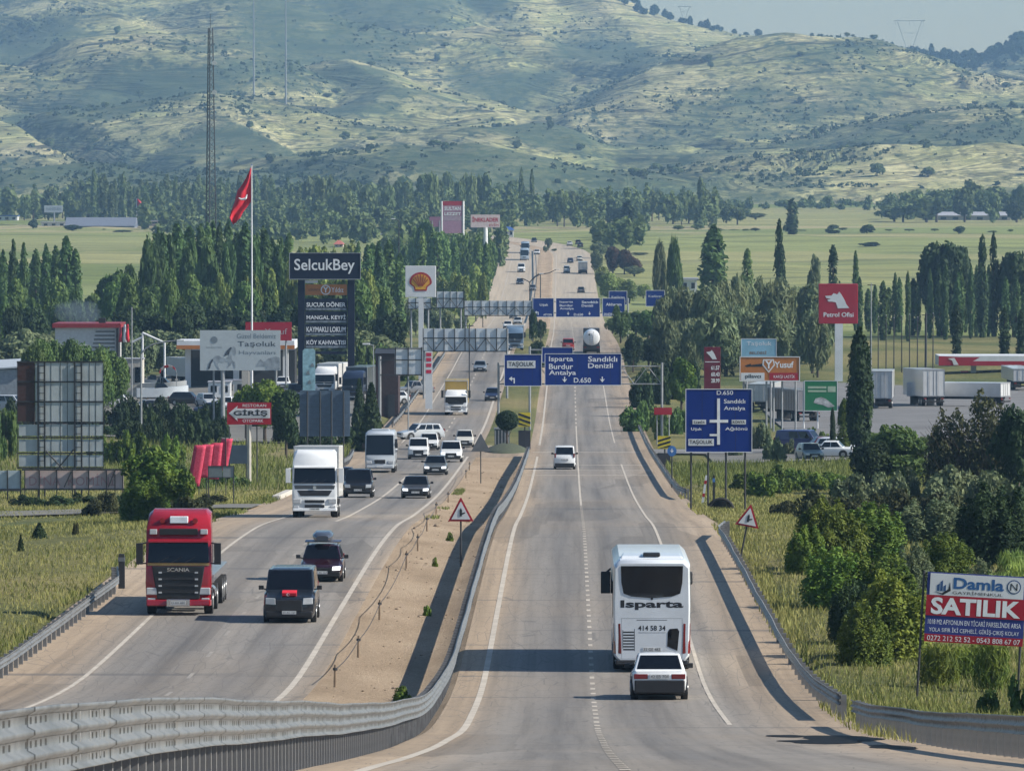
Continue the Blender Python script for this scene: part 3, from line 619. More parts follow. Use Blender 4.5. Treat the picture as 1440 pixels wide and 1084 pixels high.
    b = MB(); b.hexa([(-1.2, r-.6, .26), (1.2, r-.6, .26), (1.17, r+.03, .26), (-1.17, r+.03, .26), (-1.22, r-.6, .40), (1.22, r-.6, .40), (1.19, r+.015, .40), (-1.19, r+.015, .40)]); b.build('bumper', BLACK, root, bevel=.03)
    b = MB(); b.box(-1.1, 1.1, -r+.5, r-.8, .28, .42); b.build('underbody', UNDER, root)
    duals(root, w-.02, [r-3.4], .5, .55); duals(root, w-.02, [-r+2.7, r-2.1], .5, .3)
    return root, L
def midibus(label, L=8.0, w=1.15, H=3.25, c=None):
    P = c or paint('bus_grey', (.42,.46,.50), .3)
    root = empty('midibus', (0,0,0), label, 'bus'); f = -L/2
    b = MB(); b.loft([sec(w*.94, .40, 1.3, f, .1), sec(w, .36, 1.5, f+.06, .1), sec(w, .36, H*.93, f+.28, .14), sec(w*.98, .36, H, f+.7, .16), sec(w*.98, .36, H, L/2-.2, .16), sec(w*.93, .4, H-.15, L/2, .16)]); b.build('body', P, root, smooth=42)
    q = [(-w*.94, f+.05, 1.36), (w*.94, f+.05, 1.36), (w*.90, f+.27, H*.90), (-w*.90, f+.27, H*.90)]
    b = MB(); b.panel(q, 0, 0, 1, 1, .03, .04); b.build('windscreen', GLASS, root, bevel=.02)
    b = MB(); b.box(-.42, .42, f-.03, f+.1, .72, 1.02); b.build('grille', BLACK, root, bevel=.03)
    b = MB(); b.box(-w*.9, w*.9, f-.05, f+.2, .36, .58); b.build('bumper', P, root, bevel=.04)
    for s in (-1, 1):
        b = MB(); b.box(*sorted((s*w*.55, s*w*.92)), f-.025, f+.15, .72, .95); b.build('headlight', LAMP, root, bevel=.03)
        mirror(root, s*w, f+.2, 1.9, s, (.1, .12, .4))
        q = [(s*(w+.005), f+.8, 1.5), (s*(w+.005), L/2-.4, 1.5), (s*(w+.005), L/2-.4, 2.6), (s*(w+.005), f+.8, 2.6)]
        if s < 0: q = [q[1], q[0], q[3], q[2]]
        b = MB(); b.panel(q, 0, 0, 1, 1, .012); b.build('side_window', GLASS, root)
    b = MB(); b.box(-.7, .7, f+1.2, f+2.6, H-.02, H+.14); b.build('roof_unit', P, root, bevel=.05)
    b = MB(); b.box(-.25, .25, f-.07, f, .42, .54); b.build('number_plate', PLATE, root)
    duals(root, w, [f+1.5, L/2-2.0], .45, .3); b = MB(); b.box(-w*.9, w*.9, f+.4, L/2-.4, .3, .42); b.build('underbody', UNDER, root)
    return root, L
def tanker():
    L = 11.0; root = empty('tanker_lorry', (0,0,0), 'tanker lorry seen from behind with a shiny round white tank', 'lorry')
    W_ = paint('tank_white', (.72,.74,.76), .15)
    n = 24; C = lambda y, r: [(r*1.02*math.cos(2*math.pi*k/n), y, 2.25 + r*math.sin(2*math.pi*k/n)) for k in range(n)]
    b = MB(); b.loft([C(-L/2+2.6, 1.0), C(-L/2+2.8, 1.18), C(L/2-.5, 1.18), C(L/2-.25, 1.08), C(L/2-.12, .8), C(L/2-.06, .4)]); t = b.build('tank', W_, root, smooth=40)
    b = MB(); b.bar((-.25, L/2-.02, 1.3), (-.25, L/2-.02, 3.2), .03); b.bar((.25, L/2-.02, 1.3), (.25, L/2-.02, 3.2), .03)
    for k in range(6): b.bar((-.25, L/2-.02, 1.4+k*.3), (.25, L/2-.02, 1.4+k*.3), .025)
    b.build('ladder', CHROME, t)
    b = MB(); b.bar((.35, L/2-.2, 2.75), (.35, L/2+.01, 2.75), .13, .13, 12); b.build('hatch', BLACK, t)
    b = MB(); b.box(-1.2, 1.2, -L/2, -L/2+2.2, .5, 3.5); b.build('cab', paint('tanker_cab', (.03,.035,.05)), root, bevel=.1)
    b = MB(); b.box(-1.22, 1.22, L/2-.5, L/2-.2, .55, 1.15); b.build('rear_frame', BLACK, root, bevel=.02)
    for s in (-1, 1): b = MB(); b.box(*sorted((s*.75, s*1.15)), L/2-.25, L/2-.17, .8, 1.0); b.build('tail_light', RLAMP, root)
    b = MB(); b.box(-.5, .5, -L/2+.5, L/2-.3, .8, 1.2); b.build('chassis', UNDER, root)
    b = MB(); b.box(-1.05, 1.05, L/2-1.8, L/2-1.75, .15, .9); b.build('mud_flap', BLACK, root)
    duals(root, 1.24, [-L/2+1.3, L/2-3.0, L/2-1.3], .5, .5)
    return root, L
def trailer(label, c, L=12, H=3.9, w=1.27, name='box_trailer', cur=False):
    root = empty(name, (0,0,0), label, 'trailer')
    b = MB(); b.box(-w, w, -L/2, L/2, 1.1, H); bd = b.build('cargo_body', c, root, bevel=.04)
    b = MB()
    for x in (-w+.02, -.02, w-.06): b.box(x, x+.05, -L/2-.03, -L/2, 1.15, H-.05)
    for z in (1.1, H-.12): b.box(-w-.01, w+.01, -L/2-.04, -L/2+.02, z, z+.12)
    for x in (-.5, .5): b.bar((x, -L/2-.06, 1.2), (x, -L/2-.06, H-.1), .025)
    b.build('door_frame', mat('trailer_frame', (.3,.31,.33), .4, .4), bd)
    if cur:
        b = MB()
        for k in range(12):
            y = -L/2 + .4 + k*(L-.8)/11
            for s in (-1, 1): b.box(*sorted((s*w, s*(w+.02))), y, y+.08, 1.15, H-.2)
        b.build('curtain_strap', BLACK, bd)
    b = MB(); b.box(-1.2, 1.2, -L/2-.05, -L/2+.1, .45, .62); b.box(-.5, .5, -L/2+.3, L/2-.3, .8, 1.1); b.build('chassis', UNDER, root)
    for s in (-1, 1): b = MB(); b.box(*sorted((s*.85, s*1.15)), -L/2-.07, -L/2-.02, .8, .95); b.build('tail_light', RLAMP, root)
    duals(root, 1.24, [-L/2+1.2, -L/2+2.5], .5, .4)
    b = MB(); b.box(-.9, .9, L/2-2.5, L/2-2.35, .0, 1.1); b.build('landing_leg', BLACK, root)
    return root, L

# ---- on the road
WHITE, GREYC, BLACKC, NAVY, SILVER = paint('white', (.68,.70,.71)), paint('grey', (.14,.15,.17)), paint('black', (.012,.013,.017), .2), paint('navy', (.02,.035,.09)), paint('silver', (.42,.45,.48), .25)
RED = paint('truck_red', (.27,.008,.016), .22); CREAM = paint('off_white', (.58,.57,.52)); DKBLUE = paint('dark_blue', (.02,.03,.06), .2); MAROON = paint('wine', (.022,.006,.012), .2)
PI = math.pi
def put(o, px, py, rz=0.0, **k): place(o[0], px, py, o[1], rz, **k); return o[0]
put(truck('red articulated lorry with black grille and white roof sign', RED, paint('trailer_deck', (.12,.12,.13)), 13, boxH=1.42, boxW=1.2, cabH=3.95, style='red'), 250, 866)
put(truck('white articulated lorry with white box body behind a dark van', WHITE, paint('box_white', (.70,.70,.68)), 10, boxH=3.95, boxW=1.24, cabH=3.75, style='white'), 442, 728)
DV, dl = car('near-black minivan with a red flag on its bonnet', paint('slate', (.014,.018,.025), .2), 4.9, 1.92, 1.95, 'van', cat='minivan', name='minivan', low=BLACK)
place(DV, 406, 877, dl)
b = MB(); 
FLAGRED = mat('flag_red', (.55,.012,.03), .7, var=.1)
b.hexa([(-.26, -2.36, 1.0), (.26, -2.36, 1.0), (.26, -1.90, 1.10), (-.26, -1.90, 1.10), (-.27, -2.40, 1.12), (.27, -2.40, 1.12), (.27, -1.86, 1.20), (-.27, -1.86, 1.20)]); fl = b.build('flag_cloth', FLAGRED, None, bevel=.01)
tag(fl, 'small red flag with white crescent laid on the minivan bonnet', 'flag'); fl.name = 'bonnet_flag'
fl.location = DV.location; fl.rotation_euler = DV.rotation_euler
def crescent(parent, cx, cz, r, y, m=LETW, name='crescent_and_star'):
    P = []
    for k in range(-13, 14): a = PI + k*PI/16; P.append((cx + r*math.cos(a), cz + r*math.sin(a)))
    P = [(cx + r*math.cos(PI + k*PI*.8/12), cz + r*math.sin(PI + k*PI*.8/12)) for k in range(-12, 13)]
    Q = [(cx + r*.25 + r*.8*math.cos(PI + k*PI*.78/12), cz + r*.8*math.sin(PI + k*PI*.78/12)) for k in range(12, -13, -1)]
    b = MB()
    for i in range(24): b.add([(P[i][0], y, P[i][1]), (P[i+1][0], y, P[i+1][1]), (Q[23-i][0], y, Q[23-i][1]), (Q[24-i][0], y, Q[24-i][1])], [(0,1,2,3)])
    st = [(cx + r*.75 + r*(.36 if k % 2 == 0 else .14)*math.cos(PI + k*PI/5), cz + r*(.36 if k % 2 == 0 else .14)*math.sin(PI + k*PI/5)) for k in range(10)]
    b.add([(cx + r*.75, y, cz)] + [(x, y, z) for x, z in st], [(0, 1+k, 1+(k+1) % 10) for k in range(10)])
    return b.build(name, m, parent, fix=False)
crescent(fl, -.04, 1.06, .055, -2.42)
put(car('dark wine-coloured hatchback carrying a roof box', MAROON, 4.2, 1.75, 1.48, 'hatch', roofbox=True, lights=LIT), 451, 819)
put(car('black boxy off-road car right behind the white lorry', BLACKC, 4.6, 1.92, 1.85, 'suv', low=BLACK), 503, 700)
put(car('dark blue estate car half hidden by the white lorry', DKBLUE, 4.4, 1.75, 1.5, 'wagon'), 479, 688)
put(midibus('grey-white midibus with a huge dark windscreen'), 534, 665)
put(car('dark grey saloon with bright headlights nearest the sand median', paint('charcoal', (.06,.065,.075), .22), 4.6, 1.85, 1.45, 'sedan', lights=LIT), 584, 701)
put(car('grey saloon following just ahead of the white off-road car', paint('mid_grey', (.10,.115,.125), .25), 4.5, 1.80, 1.45, 'sedan', lights=LIT), 612, 668)
put(car('small white van beside the midibus', WHITE, 4.2, 1.75, 1.8, 'van', cat='van', low=BLACK), 588, 646)
put(car('white estate car hidden behind the small white van', WHITE, 4.3, 1.72, 1.5, 'wagon'), 603, 633)
put(car('white off-road car with a black grille and bumper', WHITE, 4.2, 1.85, 1.75, 'suv', low=BLACK, lights=LIT), 634, 650)
put(car('cream hatchback last in the queue by the median crossing', CREAM, 4.0, 1.7, 1.55, 'hatch', low=BLACK), 653, 629)
SW, _ = car('silver estate car crossing the lanes side-on', SILVER, 4.5, 1.75, 1.5, 'wagon', low=SILVER)
place(SW, 590, 618, 3.0, R(-62))
YT, yl = truck('white-cabbed lorry with a mustard yellow box body', WHITE, paint('mustard', (.36,.24,.05), .5), 9.5, boxH=3.75, cabH=2.75, style='plain', name='box_lorry', boxy0=2.2)
place(YT, 641, 584, yl)
put(car('dark blue hatchback leaving the gantry sign', NAVY, 4.0, 1.7, 1.5, 'hatch'), 692, 564)
put(car('steel blue saloon under the far end of the grey gantry', paint('steel_blue', (.16,.2,.25)), 4.4, 1.75, 1.45, 'sedan'), 675, 523)
put(truck('blue-white coach-like lorry passing behind the grey gantry', paint('lorry_blue', (.10,.16,.24)), paint('lorry_box', (.2,.26,.34)), 11, boxH=3.6, cabH=3.5, style='plain'), 724, 493)
put(car('dark car emerging below the far gantry on the left', BLACKC, 4.3, 1.75, 1.45), 722, 448)
put(car('silver car emerging below the far gantry on the left', SILVER, 4.3, 1.75, 1.45), 728, 456)
put(car('white car trailing the dark one below the far gantry', WHITE, 4.3, 1.75, 1.45), 714, 462)
# the column far off on the left carriageway
put(car('dark car coming down the far slope below the white minibus', DKBLUE, 4.4, 1.9, 1.5), 731, 400)
put(car('white van on the far slope', WHITE, 5.4, 2.1, 2.4, 'van', cat='van', low=BLACK), 733, 383)
put(midibus('blue-white coach on the far slope, lower of two', 11, 1.25, 3.3, paint('coach_a', (.30,.38,.46))), 737.5, 366)
put(midibus('blue-white coach on the far slope, upper of two', 11, 1.25, 3.3, paint('coach_b', (.24,.32,.40))), 738.5, 356)
put(car('white car far up the slope beside the coaches', WHITE, 4.4, 1.8, 1.5), 755, 358)
put(car('dark car at the very top of the far slope', BLACKC, 4.4, 1.8, 1.5), 751, 341)
put(car('dark car beside the far street lamp', GREYC, 4.4, 1.8, 1.5), 749, 409)
# right carriageway, going away
put(coach_rear(), 917, 946, PI)
put(car('old white saloon with black bumper behind the coach', WHITE, 4.3, 1.68, 1.38, 'sedan', rear_detail=True, low=BLACK, plate='42 EB 704'), 928, 985, PI)
put(car('white van going away alone past the side road', WHITE, 4.3, 1.70, 1.85, 'van', cat='van', low=BLACK), 794, 660, PI)
put(car('dark red and white van going away in front of the tanker', paint('van_red', (.30,.03,.03)), 4.4, 1.8, 1.8, 'van', cat='van'), 799, 493, PI)
put(tanker(), 832, 497, PI)
FR = [('grey car low on the far right slope', GREYC, 'sedan', 817, 412), ('silver van in the left lane of the far slope', SILVER, 'van', 797, 384), ('dark hatchback in the left lane of the far slope', NAVY, 'hatch', 802, 370), ('pale car in the right lane of the far slope', CREAM, 'hatch', 815, 367),
      ('white car high on the far slope', WHITE, 'sedan', 801, 346), ('dark car high on the far slope, nearer of two', BLACKC, 'sedan', 816, 348), ('dark car high on the far slope, farther of two', BLACKC, 'sedan', 813, 344)]
for lb, c, st, px, py in FR: put(car(lb, c, 4.4, 1.8, 2.0 if st == 'van' else 1.5, st, cat='van' if st == 'van' else 'car'), px, py, PI)
put(trailer('grey lorry in the right lane of the far slope', paint('far_box', (.35,.35,.36)), 9, 3.2, name='box_lorry'), 819.5, 385, 0)
# parked in the yards
put(car('blue van parked beyond the white cars on the right', paint('van_blue', (.02,.03,.12)), 4.6, 1.85, 2.0, 'van', cat='van'), 1129, 648, R(70), D=600)
put(car('white saloon parked side-on behind the hedge', WHITE, 4.3, 1.7, 1.42, 'sedan'), 1166, 655, R(-97), D=572)
put(car('white estate car parked behind the white saloon', WHITE, 4.4, 1.75, 1.5, 'wagon'), 1183, 645, R(70), D=588)
put(car('dark red hatchback parked between the blue van and the white cars', paint('parked_red', (.12,.01,.02)), 4.1, 1.7, 1.5, 'hatch'), 1156, 645, R(-80), D=594)
put(car('pale green car nose behind the shrubs', paint('pale_green', (.25,.3,.26)), 4.2, 1.7, 1.45, 'hatch'), 1140, 668, R(10), D=560)
WT = paint('trailer_white', (.44,.455,.47)); 
put(trailer('white trailer with a dark crescent mark behind the billboard posts', WT, 12, 3.1), 1078, 577, R(-8), D=764)
put(trailer('grey curtain-sided trailer behind the orange billboard', paint('curtain', (.16,.16,.18), .6), 12, 3.4, cur=True, name='curtain_trailer'), 1119, 590, R(14), D=728)
put(trailer('white trailer with a red square beside the tall cypress', WT, 12, 4.2), 1244, 574, R(-4), D=768)
put(trailer('white trailer alone in the petrol station yard', WT, 12, 4.2), 1303, 571, R(8), D=776)
put(trailer('white trailer half behind the bare bush', WT, 12, 2.7), 1352, 574, R(60), D=775)
put(trailer('white trailer under the right end of the station canopy', WT, 10, 2.7), 1434, 545, R(5), D=850)
put(truck('white parked lorry with open visor in the left yard', WHITE, paint('y1', (.6,.6,.6)), 10, boxH=3.9, cabH=3.6, style='plain', name='parked_lorry'), 464, 555, R(-8), D=800)
put(truck('dark parked lorry beside the white one in the left yard', DKBLUE, paint('y2', (.05,.06,.07)), 10, boxH=3.9, cabH=3.5, style='plain', name='parked_lorry'), 506, 565, R(-10), D=790)
put(car('white car parked below the horse billboard', WHITE, 4.3, 1.75, 1.5, 'hatch', low=BLACK), 397, 551, 0, D=830)
put(car('dark pickup parked behind the grey sign back', GREYC, 4.6, 1.8, 1.7, 'pickup', cat='pickup'), 582, 552, R(-60), D=812)
# ---------------------------------------------------------------- guard rails
def rail_mat():
    m = bpy.data.materials.new('galvanised_rail'); t, N, L = nt(m); b = N['Principled BSDF']; b.inputs['Metallic'].default_value = 0.25; b.inputs['Roughness'].default_value = 0.5
    uv = N.new('ShaderNodeUVMap'); sx = N.new('ShaderNodeSeparateXYZ'); L.new(uv.outputs[0], sx.inputs[0])
    def M(op, a, b_=None, c=None):
        n = N.new('ShaderNodeMath'); n.operation = op
        for k, q in enumerate((a, b_, c)):
            if q is None: continue
            if isinstance(q, (int, float)): n.inputs[k].default_value = q
            else: L.new(q, n.inputs[k])
        return n.outputs[0]
    u, v = sx.outputs['X'], sx.outputs['Y']
    fr = M('FRACT', M('MULTIPLY', u, 2.2)); inslot = M('LESS_THAN', M('ABSOLUTE', M('SUBTRACT', fr, 0.5)), 0.2); keep = M('LESS_THAN', M('FRACT', M('MULTIPLY', u, 0.31)), 0.62); inslot = M('MULTIPLY', inslot, keep)   # slotted holes and bolts along the flutes
    fv = M('ABSOLUTE', M('SUBTRACT', M('FRACT', M('MULTIPLY', v, 2.0)), 0.42)); okv = M('LESS_THAN', fv, 0.16)
    g = N.new('ShaderNodeNewGeometry'); n = N.new('ShaderNodeTexNoise'); n.inputs['Scale'].default_value = 1.7; n.inputs['Detail'].default_value = 6; L.new(g.outputs['Position'], n.inputs['Vector'])
    r = ramp(N, L, n.outputs['Fac'], [(0.3, (0.10,0.107,0.112)), (0.6, (0.165,0.172,0.178)), (0.75, (0.14,0.133,0.12))])
    jt = M('LESS_THAN', M('FRACT', M('MULTIPLY', u, 0.23)), 0.035)
    c = mixc(N, L, M('MAXIMUM', M('MULTIPLY', inslot, okv), jt), r, (0.03,0.03,0.03))
    L.new(c, b.inputs['Base Color']); return m
M_RAIL = rail_mat(); M_POST = mat('rail_post', (0.20,0.20,0.20), 0.6, 0.3, var=0.25)
def guard_rail(label, path, side, thrie=False, step=4.0, group=None, h0=0.42, maxpost=100, w=0.0):
    """path: (X, D) points; side = +1 when the face looks towards +X"""
    x0, d0 = path[0]; root = empty('guard_rail', (x0, d0, float(zr(d0))), label, 'guard rail', group)
    P = []
    for (xa, da), (xb, db) in zip(path[:-1], path[1:]):
        n = max(2, int(abs(db - da)/3)); P += [(xa + (xb-xa)*k/n, da + (db-da)*k/n) for k in range(n)]
    P.append(path[-1]); P = np.array(P)
    waves = 3 if thrie else 2; hh = 0.50 if thrie else 0.31
    prof = []                                                            # (offset towards the road, height)
    for k in range(waves):
        z0 = k/waves
        prof += [(0.05, z0), (0.0, z0 + .16/waves), (0.0, z0 + .68/waves), (0.05, z0 + .84/waves)]
    prof.append((0.05, 1.0)); prof = np.array(prof); k = len(prof)
    X = P[:, 0][:, None] + side*prof[:, 0][None, :]; Y = np.repeat(P[:, 1][:, None], k, 1)
    wob = 0.012*np.sin(P[:, 1]*0.21)[:, None] + 0.008*np.sin(P[:, 1]*0.55)[:, None]
    X = X + wob; Z = zr(P[:, 1])[:, None] + h0 + prof[:, 1][None, :]*hh + wob*0.6
    dist = np.concatenate([[0], np.cumsum(np.hypot(np.diff(P[:, 0]), np.diff(P[:, 1])))])
    UV = np.stack([np.repeat(dist[:, None], k, 1), np.repeat(prof[:, 1][None, :]*waves/2, len(P), 0)], -1).reshape(-1, 2)
    V = np.stack([X - x0, Y - d0, Z - float(zr(d0))], -1).reshape(-1, 3); i = np.arange(len(P)*k).reshape(len(P), k)
    Q = np.stack([i[:-1,:-1], i[:-1,1:], i[1:,1:], i[1:,:-1]], -1).reshape(-1, 4)
    o = npmesh('rail_beam', V, Q, M_RAIL, root, False, UV)
    md = o.modifiers.new('thick', 'SOLIDIFY'); md.thickness = 0.012; md.offset = 0
    pm = MB(); pm.box(-.07, .07, -.05, .05, -.5, h0 + hh*.9); pm.box(*sorted((side*.06, side*.12)), -.05, .05, h0 + .05, h0 + hh - .05)
    first = None; tot = dist[-1]; n = min(maxpost, int(tot/step) + 1); ds = np.linspace(0.5, tot - 0.5, n) if not thrie else np.arange(0.5, 111, 1.12)[:99]
    for d in ds:
        x = np.interp(d, dist, P[:, 0]); y = np.interp(d, dist, P[:, 1])
        if first is None: first = pm.build('post', M_POST, root); q = first
        else: q = first.copy(); COL.objects.link(q); q.parent = root
        q.location = (x - side*0.13 - x0, y - d0, float(zr(y) - zr(d0)))
    if thrie:                                                            # the posts beyond the hundred nearest
        b = MB()
        for d in np.arange(ds[-1] + 1.12, tot - .5, 1.6):
            x = np.interp(d, dist, P[:, 0]) - side*.13 - x0; y = np.interp(d, dist, P[:, 1]) - d0; z = float(zr(y + d0) - zr(d0)); b.box(x-.07, x+.07, y-.05, y+.05, z-.5, z + h0 + hh*.9)
        tag(b.build('post_row', M_POST, root), kind='stuff')
    return root
guard_rail('long galvanised guard rail with three ribs sweeping from the bottom left along the median', [(-3.75, 34), (-3.75, 200), (-3.6, 420), (-3.45, 592)], 1, True, 3.0, maxpost=100)
guard_rail('guard rail at the bottom right edge running below the for-sale board', [(7.45, 70), (7.5, 180)], -1, False, 2.0)
guard_rail('curving guard rail along the right shoulder beside the coach', [(7.4, 186), (7.2, 260), (7.1, 322), (7.6, 330)], -1, False, 3.0)
guard_rail('guard rail along the right shoulder below the blue direction board', [(7.6, 440), (7.2, 452), (7.1, 560), (7.0, 640), (7.0, 720)], -1, False, 4.0)
guard_rail('white guard rail on the grassy left edge in front of the red lorry', [(-18.3, 130), (-18.2, 230), (-18.0, 272), (-18.6, 280)], 1, False, 2.0)
guard_rail('short guard rail on the left behind the dark off-road car', [(-18.9, 500), (-18.2, 512), (-18.0, 560), (-18.6, 590)], 1, False, 4.0)
guard_rail('guard rail at the left road edge beyond the mustard lorry', [(-18.0, 700), (-17.8, 980)], 1, False, 6.0, maxpost=40)
guard_rail('far guard rail between the carriageways past the second gantry', [(-7.9 + float(bend(1400)), 1400), (-7.9 + float(bend(1800)), 1800), (-7.9 + float(bend(2080)), 2080)], -1, False, 8.0, maxpost=60)

# ---------------------------------------------------------------- signs
M_STEEL = mat('grey_steel', (0.26,0.275,0.29), 0.5, 0.3, var=0.15); M_DARK = mat('dark_steel', (0.03,0.032,0.036), 0.6, 0.2)
M_BLUE = mat('sign_blue', (0.004,0.026,0.19), 0.5, var=0.08, scale=0.6, spec=0.25); M_WHT = mat('sign_white', (0.62,0.64,0.66), 0.4, var=0.07, scale=0.8)
M_BACK = mat('sign_back', (0.56,0.61,0.65), 0.5, 0.15, var=0.12, scale=0.7); M_SRED = mat('sign_red', (0.34,0.008,0.025), 0.35, var=0.08, scale=0.8)
M_YEL = mat('chevron_yellow', (0.60,0.48,0.03), 0.4); M_NAVYB = mat('board_navy', (0.005,0.008,0.026), 0.5, spec=0.25)
M_ORG = mat('board_orange', (0.42,0.15,0.03), 0.45, var=0.1); M_LBLUE = mat('board_light_blue', (0.22,0.42,0.55), 0.45, var=0.2, scale=0.5); M_GRN = mat('board_green', (0.01,0.16,0.06), 0.45, var=0.1)
M_WOOD = mat('weathered_wood', (0.20,0.145,0.095), 0.8, var=0.3); M_CONC = mat('pale_concrete', (0.42,0.40,0.36), 0.85, var=0.15, scale=1.0)
class Board:
    """a sign standing at distance D; every measure is taken in metres from its foot"""
    def __init__(s, name, label, cat, px, D, group=None, gz=None, rot=0.0):
        s.D = D; s.X = GX(px, D); on = -19.2 < s.X < 7.7
        s.z = (float(zr(D)) if on else float(ground(s.X, D))) if gz is None else gz
        s.root = empty(name, (s.X, D, s.z), label, cat, group, (0, 0, rot))
    def x(s, px): return GX(px, s.D) - s.X
    def h(s, py): return GZ(py, s.D) - s.z
    def plate(s, name, p, m, y=-.1, th=.08, parent=None, bevel=0.0):
        b = MB(); b.box(s.x(p[0]), s.x(p[2]), y, y + th, s.h(p[3]), s.h(p[1])); return b.build(name, m, parent or s.root, bevel=bevel)
    def post(s, px, top, r=.06, m=None, y=.05, name='post', bottom=-.5, box=False, h=None):
        b = MB(); x = s.x(px); hh = s.h(top) if h is None else h
        if box: b.box(x-r, x+r, y-r, y+r, bottom, hh)
        else: b.bar((x, y, bottom), (x, y, hh), r, r, 8)
        return b.build(name, m or M_STEEL, s.root)
    def text(s, parent, t, p, m=None, y=-.104, **k): return text(parent, t, s.x(p[0]), s.x(p[2]), s.h(p[3]), s.h(p[1]), y, m or LETW, **k)
    def poly(s, parent, pts, m, y=-.115, name='emblem', th=0.012):
        b = MB(); b.prism([(s.x(a), s.h(c)) for a, c in pts], y, y + th); return b.build(name, m, parent)
    def joints(s, p, parent, n=4, y=-.1025):
        b = MB()
        for k in range(1, n): xx = s.x(p[0] + (p[2]-p[0])*k/n); b.box(xx-.012, xx+.012, y, y+.004, s.h(p[3])+.02, s.h(p[1])-.02)
        b.build('panel_joint', mat('joint_line', (.004,.012,.07), .6), parent)  # thin dark seams between the sheets of a board
    def frame(s, p, m, y=-.125, t=1.2, parent=None, name='border'):
        b = MB(); a, c, d, e = p
        for q in ((a, c, d, c+t), (a, e-t, d, e), (a, c+t, a+t, e-t), (d-t, c+t, d, e-t)): b.box(s.x(q[0]), s.x(q[2]), y, y+.03, s.h(q[3]), s.h(q[1]))
        return b.build(name, m, parent or s.root)
def arrow(B, parent, x, y, s, kind='down', m=None):
    m = m or LETW
    if kind == 'down': pts = [(x-s*.18, y-s), (x+s*.18, y-s), (x+s*.18, y-s*.1), (x+s*.8, y-s*.3), (x, y+s*.8), (x-s*.8, y-s*.3), (x-s*.18, y-s*.1)]
    elif kind == 'left': pts = [(x+s*.8, y+s), (x+s*.45, y+s), (x+s*.45, y-s*.1), (x, y-s*.1), (x, y+s*.4), (x-s*.9, y-s*.3), (x, y-s), (x, y-s*.5), (x+s*.8, y-s*.5)]
    else: pts = [(x-s*.8, y+s), (x-s*.8, y-s*.5), (x, y-s*.5), (x, y-s), (x+s*.9, y-s*.3), (x, y+s*.4), (x, y-s*.1), (x-s*.45, y-s*.1), (x-s*.45, y+s)]
    B.poly(parent, pts, m, name='arrow')
# first gantry over the right carriageway
B = Board('sign_gantry', 'nearest overhead gantry with two blue direction boards over the right carriageway', 'road sign', 820, 640)
for px in (701, 931): B.post(px, 510, .11, M_STEEL, .25, 'column')
b = MB()
for y in (515, 540): b.bar((B.x(701), .25, B.h(y)), (B.x(931), .25, B.h(y)), .06)
for k in range(12):
    xa, xb = 701 + k*19.1, 701 + (k+1)*19.1; b.bar((B.x(xa), .25, B.h(515 if k % 2 else 540)), (B.x(xb), .25, B.h(540 if k % 2 else 515)), .035)
b.build('truss', M_STEEL, B.root)
p = (709, 498, 762, 543); bd = B.plate('board', p, M_BLUE); B.joints(p, bd, 4); B.frame(p, M_WHT, t=.8, parent=bd)
q = B.plate('place_plate', (713, 507, 753, 517.5), M_WHT, y=-.13, parent=bd); B.text(q, 'TAŞOLUK', (715, 508.5, 751, 516.5), LETK, y=-.14, bold=.02); arrow(B, bd, 720, 534, 5, 'left')
p = (766, 497, 874, 542); bd = B.plate('board', p, M_BLUE); B.joints(p, bd, 7); B.frame(p, M_WHT, t=.8, parent=bd)
for t_, q in (('Isparta', (772, 501, 806, 510)), ('Burdur', (772, 511.5, 806, 519)), ('Antalya', (772, 520.5, 810, 529)), ('Sandıklı', (827, 501, 868, 508.5)), ('Denizli', (827, 510.5, 862, 517.5)), ('D.650', (807, 531, 831, 538))): B.text(bd, t_, q, bold=.015)
arrow(B, bd, 794, 534, 4.5); arrow(B, bd, 847, 534, 4.5)
# small blue board just behind it
B = Board('direction_sign', 'narrow blue board peeping over the nearest gantry', 'road sign', 784, 690); p = (762, 488, 806, 510); bd = B.plate('board', p, M_BLUE); B.frame(p, M_WHT, t=.7, parent=bd)
B.post(745, 487, .12, M_STEEL, .12, 'column'); b = MB(); b.bar((B.x(745), .1, B.h(492)), (B.x(805), .1, B.h(492)), .07); b.bar((B.x(745), .1, B.h(504)), (B.x(805), .1, B.h(504)), .07); b.build('cantilever_arm', M_STEEL, B.root)
# second gantry
B = Board('sign_gantry', 'farther overhead gantry with three blue boards over the right carriageway', 'road sign', 815, 1100)
for px in (749, 883): B.post(px, 419, .13, M_STEEL, .3, 'column')
b = MB()
for y in (424, 440): b.bar((B.x(749), .3, B.h(y)), (B.x(883), .3, B.h(y)), .08)
b.build('truss', M_STEEL, B.root)
for p, ts in (((749, 419, 779, 446), (('Uşak', (759, 427, 771, 431)), ('AFYON', (764, 441, 776, 444)))), ((781.5, 419, 844, 446), (('Isparta', (787, 423, 806, 426.5)), ('Burdur', (787, 428, 806, 431)), ('Antalya', (787, 432.5, 807, 436)), ('Sandıklı', (818, 423, 841, 426.5)), ('Denizli', (818, 428, 834, 431.5)), ('D.650', (807, 440.5, 820, 444)))), ((847, 419, 879, 445), (('Akharım', (852, 426, 874, 430)), ('SANDIKLI', (849, 440, 864, 443.5))))):
    bd = B.plate('board', p, M_BLUE); B.frame(p, M_WHT, t=.7, parent=bd)
    for t_, q in ts: B.text(bd, t_, q, bold=.02)
    if p[0] == 749: arrow(B, bd, 755, 440, 3, 'left')
    elif p[0] == 847: arrow(B, bd, 872, 440, 3, 'right')
    else: arrow(B, bd, 799, 441, 2.6); arrow(B, bd, 829, 441, 2.6)
